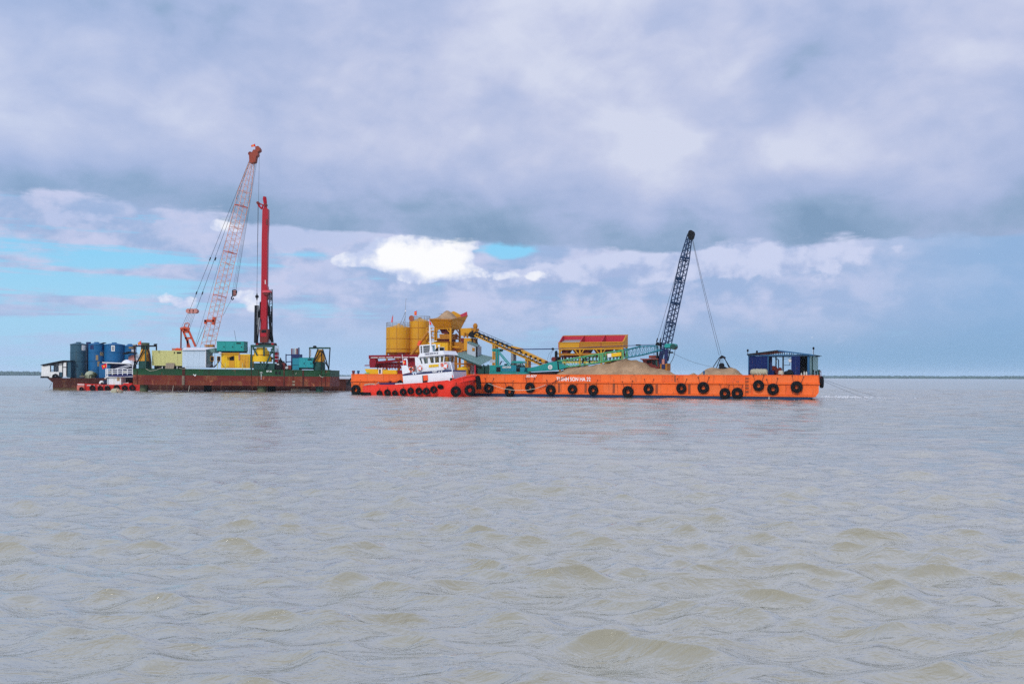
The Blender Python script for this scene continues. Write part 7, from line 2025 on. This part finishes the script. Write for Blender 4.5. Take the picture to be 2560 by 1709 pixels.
t.part('boom_collar', gl('E', v0 - 1.2, [((428, 1160), (555, 1160)), ((440, 1150), (440, 1200)), ((556, 1110), (540, 1210))], .36, .5), crane_red)
for f in (.27, .50, .745):
    m = MB()
    for k in range(4): m.beam(opt(f, k), opt(f, k + 1), .10)
    t.part('boom_splice', m, crane_red)
rpoly(t, 'boom_foot', 'E', v0 - .6, v0 + .6, [(425, 1470), (535, 1470), (530, 1500), (425, 1500)], ochre)
m = gl('E', v0 - .5, [((140, 1275), (232, 1505)), ((212, 1275), (308, 1495)), ((150, 1305), (222, 1305)), ((170, 1385), (252, 1385)), ((205, 1400), (205, 1505))], .30, .2)
t.part('gantry_frame', m, crane_red)
t.part('gantry_strut', gl('E', v0 - .2, [((120, 1275), (116, 1535))], .18), maroon)
t.part('gantry_head', MB().path([p('E', 110, 1265, v0 - .5), p('E', 165, 1250, v0 - .5), p('E', 228, 1268, v0 - .5)], .22, 8).path([p('E', 118, 1272, v0), p('E', 220, 1280, v0)], .2, 8), crane_red)
t.part('gantry_hoop', MB().path([p('E', 158, 1245, v0), p('E', 170, 1195, v0), p('E', 205, 1188, v0), p('E', 228, 1195, v0), p('E', 205, 1255, v0)], .12, 6), MATS['faded_pink_paint'])
m = MB()
for x in (222, 268, 312):
    m.lathe(p('E', x, 1032, v0), [(.02, -.5), (.36, -.5), (.40, 0), (.36, .5), (.02, .5)], 16, 'v')
m.beam(p('E', 210, 1018, v0), p('E', 325, 1018, v0), .14, .8)
t.part('equalizer_block', m, MATS['faded_pink_paint'])
for dv, x0, ff in ((-.5, 236, .985), (.5, 318, .975)):
    t.part('pendant_wire', MB().tube(p('E', x0, 1010, v0 + dv), opt(ff, 2) + Vector((0, dv * .5, 0)), .03, 4), wire_m)
for z, x, y in (('E', 498, 350), ('E', 568, 350), ('E', 320, 795), ('E', 398, 795)):
    pass
for (x0, y0), dv in (((498, 350), -.35), ((320, 795), -.45), ((568, 352), .4), ((398, 798), .45)):
    q_ = p('E', x0, y0, v0 + dv)
    t.part('wire_socket', MB().tube(q_ + Vector((-.08, 0, -.24)), q_ + Vector((.08, 0, .24)), .09, 8), black_p)
for k, (x0, x1) in enumerate(((215, 120), (232, 150), (250, 175), (270, 200), (288, 215), (308, 232))):
    t.part('luffing_wire', MB().tube(p('E', x0, 1045, v0), p('E', x1, 1255, v0), .022, 4), steel if k in (1, 2, 3, 4) else wire_m)
t.part('hoist_wire', MB().tube(p('E', 310, 1460, v0), opt(.93, 2), .02, 4), wire_m)
t.part('hoist_wire', MB().tube(p('E', 312, 1500, v0), p('E', 428, 1215, v0), .035, 4).tube(p('E', 365, 1510, v0), p('E', 432, 1300, v0), .02, 4), wire_m)
for x0, x1 in ((1262, 795), (1268, 815), (1278, 832), (1290, 838)):
    t.part('hook_wire', MB().tube(p('D', x0, 320, v0), p('E', x1, 758, v0), .018, 4), wire_m)
rpoly(t, 'counterweight', 'B', v0 - .4, v0 + 2.6, [(860, 392), (1055, 392), (1055, 480), (860, 480)], MATS['faded_pink_paint'])
rpoly(t, 'engine_hood', 'B', v0 - .5, v0 + 2, [(925, 410), (955, 385), (985, 398), (1045, 405), (1045, 436), (925, 436)], ring_orange)
th = Thing('hook_block', 'brown hook block hanging from the orange crane boom', 'hook', GP, p('E', 810, 790, v0))
th.part('block_cheek', MB().prism(uw(GP, 'E', v0 - .25, (784, 758), (800, 752), (832, 752), (842, 778), (828, 828), (800, 838), (784, 830)), v0 - .25, v0 + .25), MATS['black_steel'])
for y in (768, 790, 812):
    th.part('sheave_band', MB().prism(uw(GP, 'E', v0 - .3, (800, y), (836, y - 6), (832, y + 6), (800, y + 10)), v0 - .3, v0 + .3), MATS['faded_pink_paint'])
th.part('hook', MB().path([p('E', 792, 836, v0), p('E', 778, 852, v0), p('E', 776, 872, v0), p('E', 790, 884, v0), p('E', 804, 872, v0), p('E', 800, 858, v0)], .10, 6), black_p)
th.part('tag_line', MB().path([p('E', 775, 885, v0), p('E', 720, 985, v0), p('E', 668, 1090, v0)], .025, 4), wire_m)
flag(GP, 'D', v0, (1262, 200), (1248, 118), [(1246, 120), (1264, 160), (1194, 164), (1192, 140)], 'small red flag at the very top of the orange crane boom', pole_m=wire_m)

# ---- red rotary drilling mast
v0 = 3.6
t = Thing('drilling_rig', 'drilling rig with a tall plain crimson mast and forked head above the middle gantry', 'drilling rig', GP, p('N', 335, 1110, v0))
m0 = [p('N', 275, 1060, v0), p('N', 380, 1060, v0)]
t.part('mast', MB().prism(uw(GP, 'N', v0 - .5, (268, 1060), (288, 360), (293, 0)) + uw(GP, 'D', v0 - .5, (1352, 1500), (1362, 1110), (1378, 1085), (1428, 1085), (1446, 1100), (1446, 1300), (1436, 1500)) + uw(GP, 'N', v0 - .5, (388, 0), (383, 360), (380, 1060)), v0 - .5, v0 + .5), rig_red)
t.part('mast_rail', MB().prism(uw(GP, 'D', v0 - .58, (1418, 1250), (1440, 1250), (1438, 1340), (1416, 1330)), v0 - .58, v0 - .5), maroon)
t.part('head_fork', MB().path([p('D', 1358, 1100, v0), p('D', 1318, 1062, v0), p('D', 1296, 1018, v0), p('D', 1300, 998, v0)], .16, 7).path([p('D', 1300, 1010, v0), p('D', 1340, 1030, v0), p('D', 1372, 1038, v0), p('D', 1360, 1095, v0)], .13, 7), rig_red)
t.part('head_fork', MB().path([p('D', 1410, 1090, v0), p('D', 1404, 1010, v0), p('D', 1392, 950, v0), p('D', 1398, 915, v0)], .26, 8).path([p('D', 1418, 1090, v0), p('D', 1418, 1000, v0), p('D', 1410, 930, v0)], .16, 6), MATS['rig_red'])
t.part('head_sheave', MB().lathe(p('D', 1298, 1010, v0), [(.02, -.3), (.22, -.3), (.22, .3), (.02, .3)], 12, 'v').lathe(p('D', 1415, 1040, v0), [(.02, -.4), (.2, -.4), (.2, .4), (.02, .4)], 12, 'v'), maroon)
rpoly(t, 'rotary_head', 'N', v0 - 1.0, v0 + .3, [(318, 172), (432, 170), (440, 195), (432, 208), (310, 212), (310, 190)], MATS['faded_pink_paint'] if False else paint('rig_pink', (.60, .07, .09), .5, .15))
rpoly(t, 'rotary_gear', 'N', v0 - .9, v0 + .3, [(320, 213), (405, 213), (398, 250), (330, 245)], maroon)
rpoly(t, 'mast_slot', 'N', v0 - .52, v0 - .4, [(356, 0), (368, 0), (368, 70), (356, 70)], white_worn)
rpoly(t, 'mast_bulge', 'N', v0 - .45, v0 + .5, [(383, 80), (400, 120), (398, 170), (383, 170)], rig_red)
rpoly(t, 'mast_bulge', 'N', v0 - .45, v0 + .5, [(382, 240), (400, 245), (400, 320), (382, 345)], maroon)
rpoly(t, 'drive_box', 'N', v0 - .9, v0 + .2, [(262, 845), (408, 832), (402, 960), (395, 1060), (285, 1062), (265, 960)], maroon)
rpoly(t, 'drive_cover', 'N', v0 - .95, v0 - .88, [(300, 850), (375, 850), (375, 895), (300, 895)], black_p)
rpoly(t, 'drive_cover', 'N', v0 - .95, v0 - .88, [(280, 900), (380, 900), (385, 960), (280, 965)], rig_red)
for s_ in (((290, 370), (262, 640)), ((262, 640), (218, 1060)), ((395, 370), (432, 620)), ((432, 620), (488, 1060))):
    t.part('backstay', gl('N', v0 + .5, [s_], .30), black_p)
a_, c_ = p('N', 432, 168, v0 + .8), p('N', 484, 168, v0 + .8)
m = MB()
for x in (434, 482):
    m.tube(p('N', x, 165, v0 + .8), p('N', x + 2, 1010, v0 + .8), .06, 6)
for k in range(22):
    y = 168 + 840 * k / 21
    m.tube(p('N', 434, y, v0 + .8), p('N', 484, y + (18 if k % 2 else -8), v0 + .8), .035, 4)
t.part('side_ladder', m, black_p)
rpoly(t, 'ladder_plate', 'N', v0 + .82, v0 + .86, [(438, 180), (478, 180), (478, 355), (438, 355)], grey_wall)
m = MB()
for k in range(10):
    rr_ = random.Random(k)
    x = 455 + rr_.uniform(-18, 18)
    m.path([p('N', x, 440 + 20 * k, v0 + .6), p('N', x - 14 + rr_.uniform(-10, 20), 640 + 15 * k, v0 + .6), p('N', x + rr_.uniform(-30, 20), 850 + 8 * k, v0 + .5), p('N', x + rr_.uniform(-15, 35), 1060, v0 + .4)], .055, 5)
t.part('hydraulic_hose', m, black_p)
t.part('side_bracket', gl('N', v0, [((372, 722), (420, 722)), ((372, 712), (395, 722))], .08), rig_red)
rpoly(t, 'rig_base', 'N', v0 - .8, v0 + 1.2, [(195, 1062), (240, 1068), (290, 1066), (500, 1066), (515, 1110), (195, 1110)], black_p)
for x in (205, 468):
    rpoly(t, 'foot_jack', 'N', v0 - .9, v0 + .2, [(x, 1070), (x + 34, 1072), (x + 36, 1110), (x - 4, 1110)], rig_red)
th = Thing('casing_tube', 'tall black casing tube hanging upright just left of the crimson mast', 'pipe', GP, p('N', 205, 1070, v0 - .8))
th.part('tube', MB().tube(p('N', 216, 432, v0 - .8), p('N', 206, 1072, v0 - .8), .33, 14), black_p)
th.part('inner_rod', MB().tube(p('N', 226, 440, v0 - 1.0), p('N', 222, 760, v0 - 1.0), .09, 8), steel)
th.part('rod', MB().tube(p('N', 262, 640, v0 - .9), p('N', 212, 1050, v0 - .9), .12, 8), steel)
th = Thing('swivel_hook', 'small black swivel hook on the wire left of the crimson mast', 'hook', GP, p('N', 221, 285, v0 - .8))
th.part('swivel', MB().lathe(p('N', 221, 285, v0 - .8), [(.02, -.55), (.10, -.45), (.10, -.2), (.27, -.1), (.27, .15), (.10, .3), (.06, .6), (.01, .62)], 12), black_p)
th.part('hoist_wire', MB().tube(p('N', 221, 250, v0 - .8), p('D', 1296, 1020, v0), .025, 4).tube(p('N', 221, 330, v0 - .8), p('N', 220, 432, v0 - .8), .03, 4), wire_m)
solo('crane_fall_wire', 'single thin wire falling straight from the orange boom tip past the red mast head', 'wire', GP, p('D', 1315, 600, 5.0), MB().tube(p('D', 1317, 220, 5.2), p('D', 1303, 1090, 4.4), .022, 4).tube(p('D', 1303, 1090, 4.4), p('N', 219, 200, 3.0), .022, 4), wire_m)

# ================================================================== afloat
q = cam_ray(294, 981.5); tt = -CAMH / q.z
bo = Fr(Vector((0, 0, CAMH)) + q * tt)
t = Thing('mooring_buoy', 'tan and brown drum shaped buoy floating in front of the workboat', 'buoy', bo, (0, 0, 0))
t.part('drum', MB().lathe((-.35, .0, .18), [(.02, -.45), (.44, -.45), (.47, -.35), (.47, .35), (.44, .45), (.02, .45)], 18, (Vector((.2, .98, 0)), Vector((0, 0, 1)), Vector((.96, -.25, .1)))), tan_tarp)
t.part('float', MB().lathe((.35, .1, .05), [(.02, -.35), (.36, -.3), (.42, 0), (.3, .28), (.02, .4)], 14, (Vector((.3, .9, .1)), Vector((-.2, 0, 1)), Vector((.9, -.3, .2)))), plank_m)
t.part('cover', MB().lathe((-.08, -.02, .36), [(.40, -.2), (.42, 0), (.3, .2), (.02, .28)], 14), paint('sandy_cover', (.52, .36, .24), .8, .2, 0, .3, 2))
# broken water
foam_m = paint('foam', (.82, .84, .86), .6, .05, 0, 0)
def foam(px, py, wu, wv, n, hgt, seed, sm):
    d = cam_ray(px, py); o_ = Vector((0, 0, CAMH)) + d * (-CAMH / d.z)
    rg = random.Random(seed); m = MB()
    for _ in range(n):
        x, y = rg.gauss(0, wu), rg.gauss(0, wv)
        s_ = rg.uniform(.3, 1) * sm
        z = hgt * rg.random() ** 2 * math.exp(-(x / wu) ** 2)
        m.lathe((x, y, z + .02 + rg.uniform(0, .05)), [(.005, -s_ * .4), (s_, 0), (.005, s_ * .4)], 6, (Vector((rg.uniform(.6, 1.9), 0, 0)), Vector((0, 1, 0)), Vector((0, 0, 1))))
    o = bpy.data.objects.new('foam', m.mesh('foam', (0, 0, 0), foam_m)); C.objects.link(o)
    o.location = o_; o['kind'] = 'stuff'
foam(2115, 993, 2.2, 4.0, 300, .05, 3, .11)
foam(2085, 1000, 2.5, .8, 120, .03, 8, .08)
foam(725, 975, .45, .25, 160, .9, 4, .09)
foam(520, 977, 3.0, .4, 60, .02, 5, .06)
foam(1560, 1001, 5.0, .5, 70, .02, 6, .05)
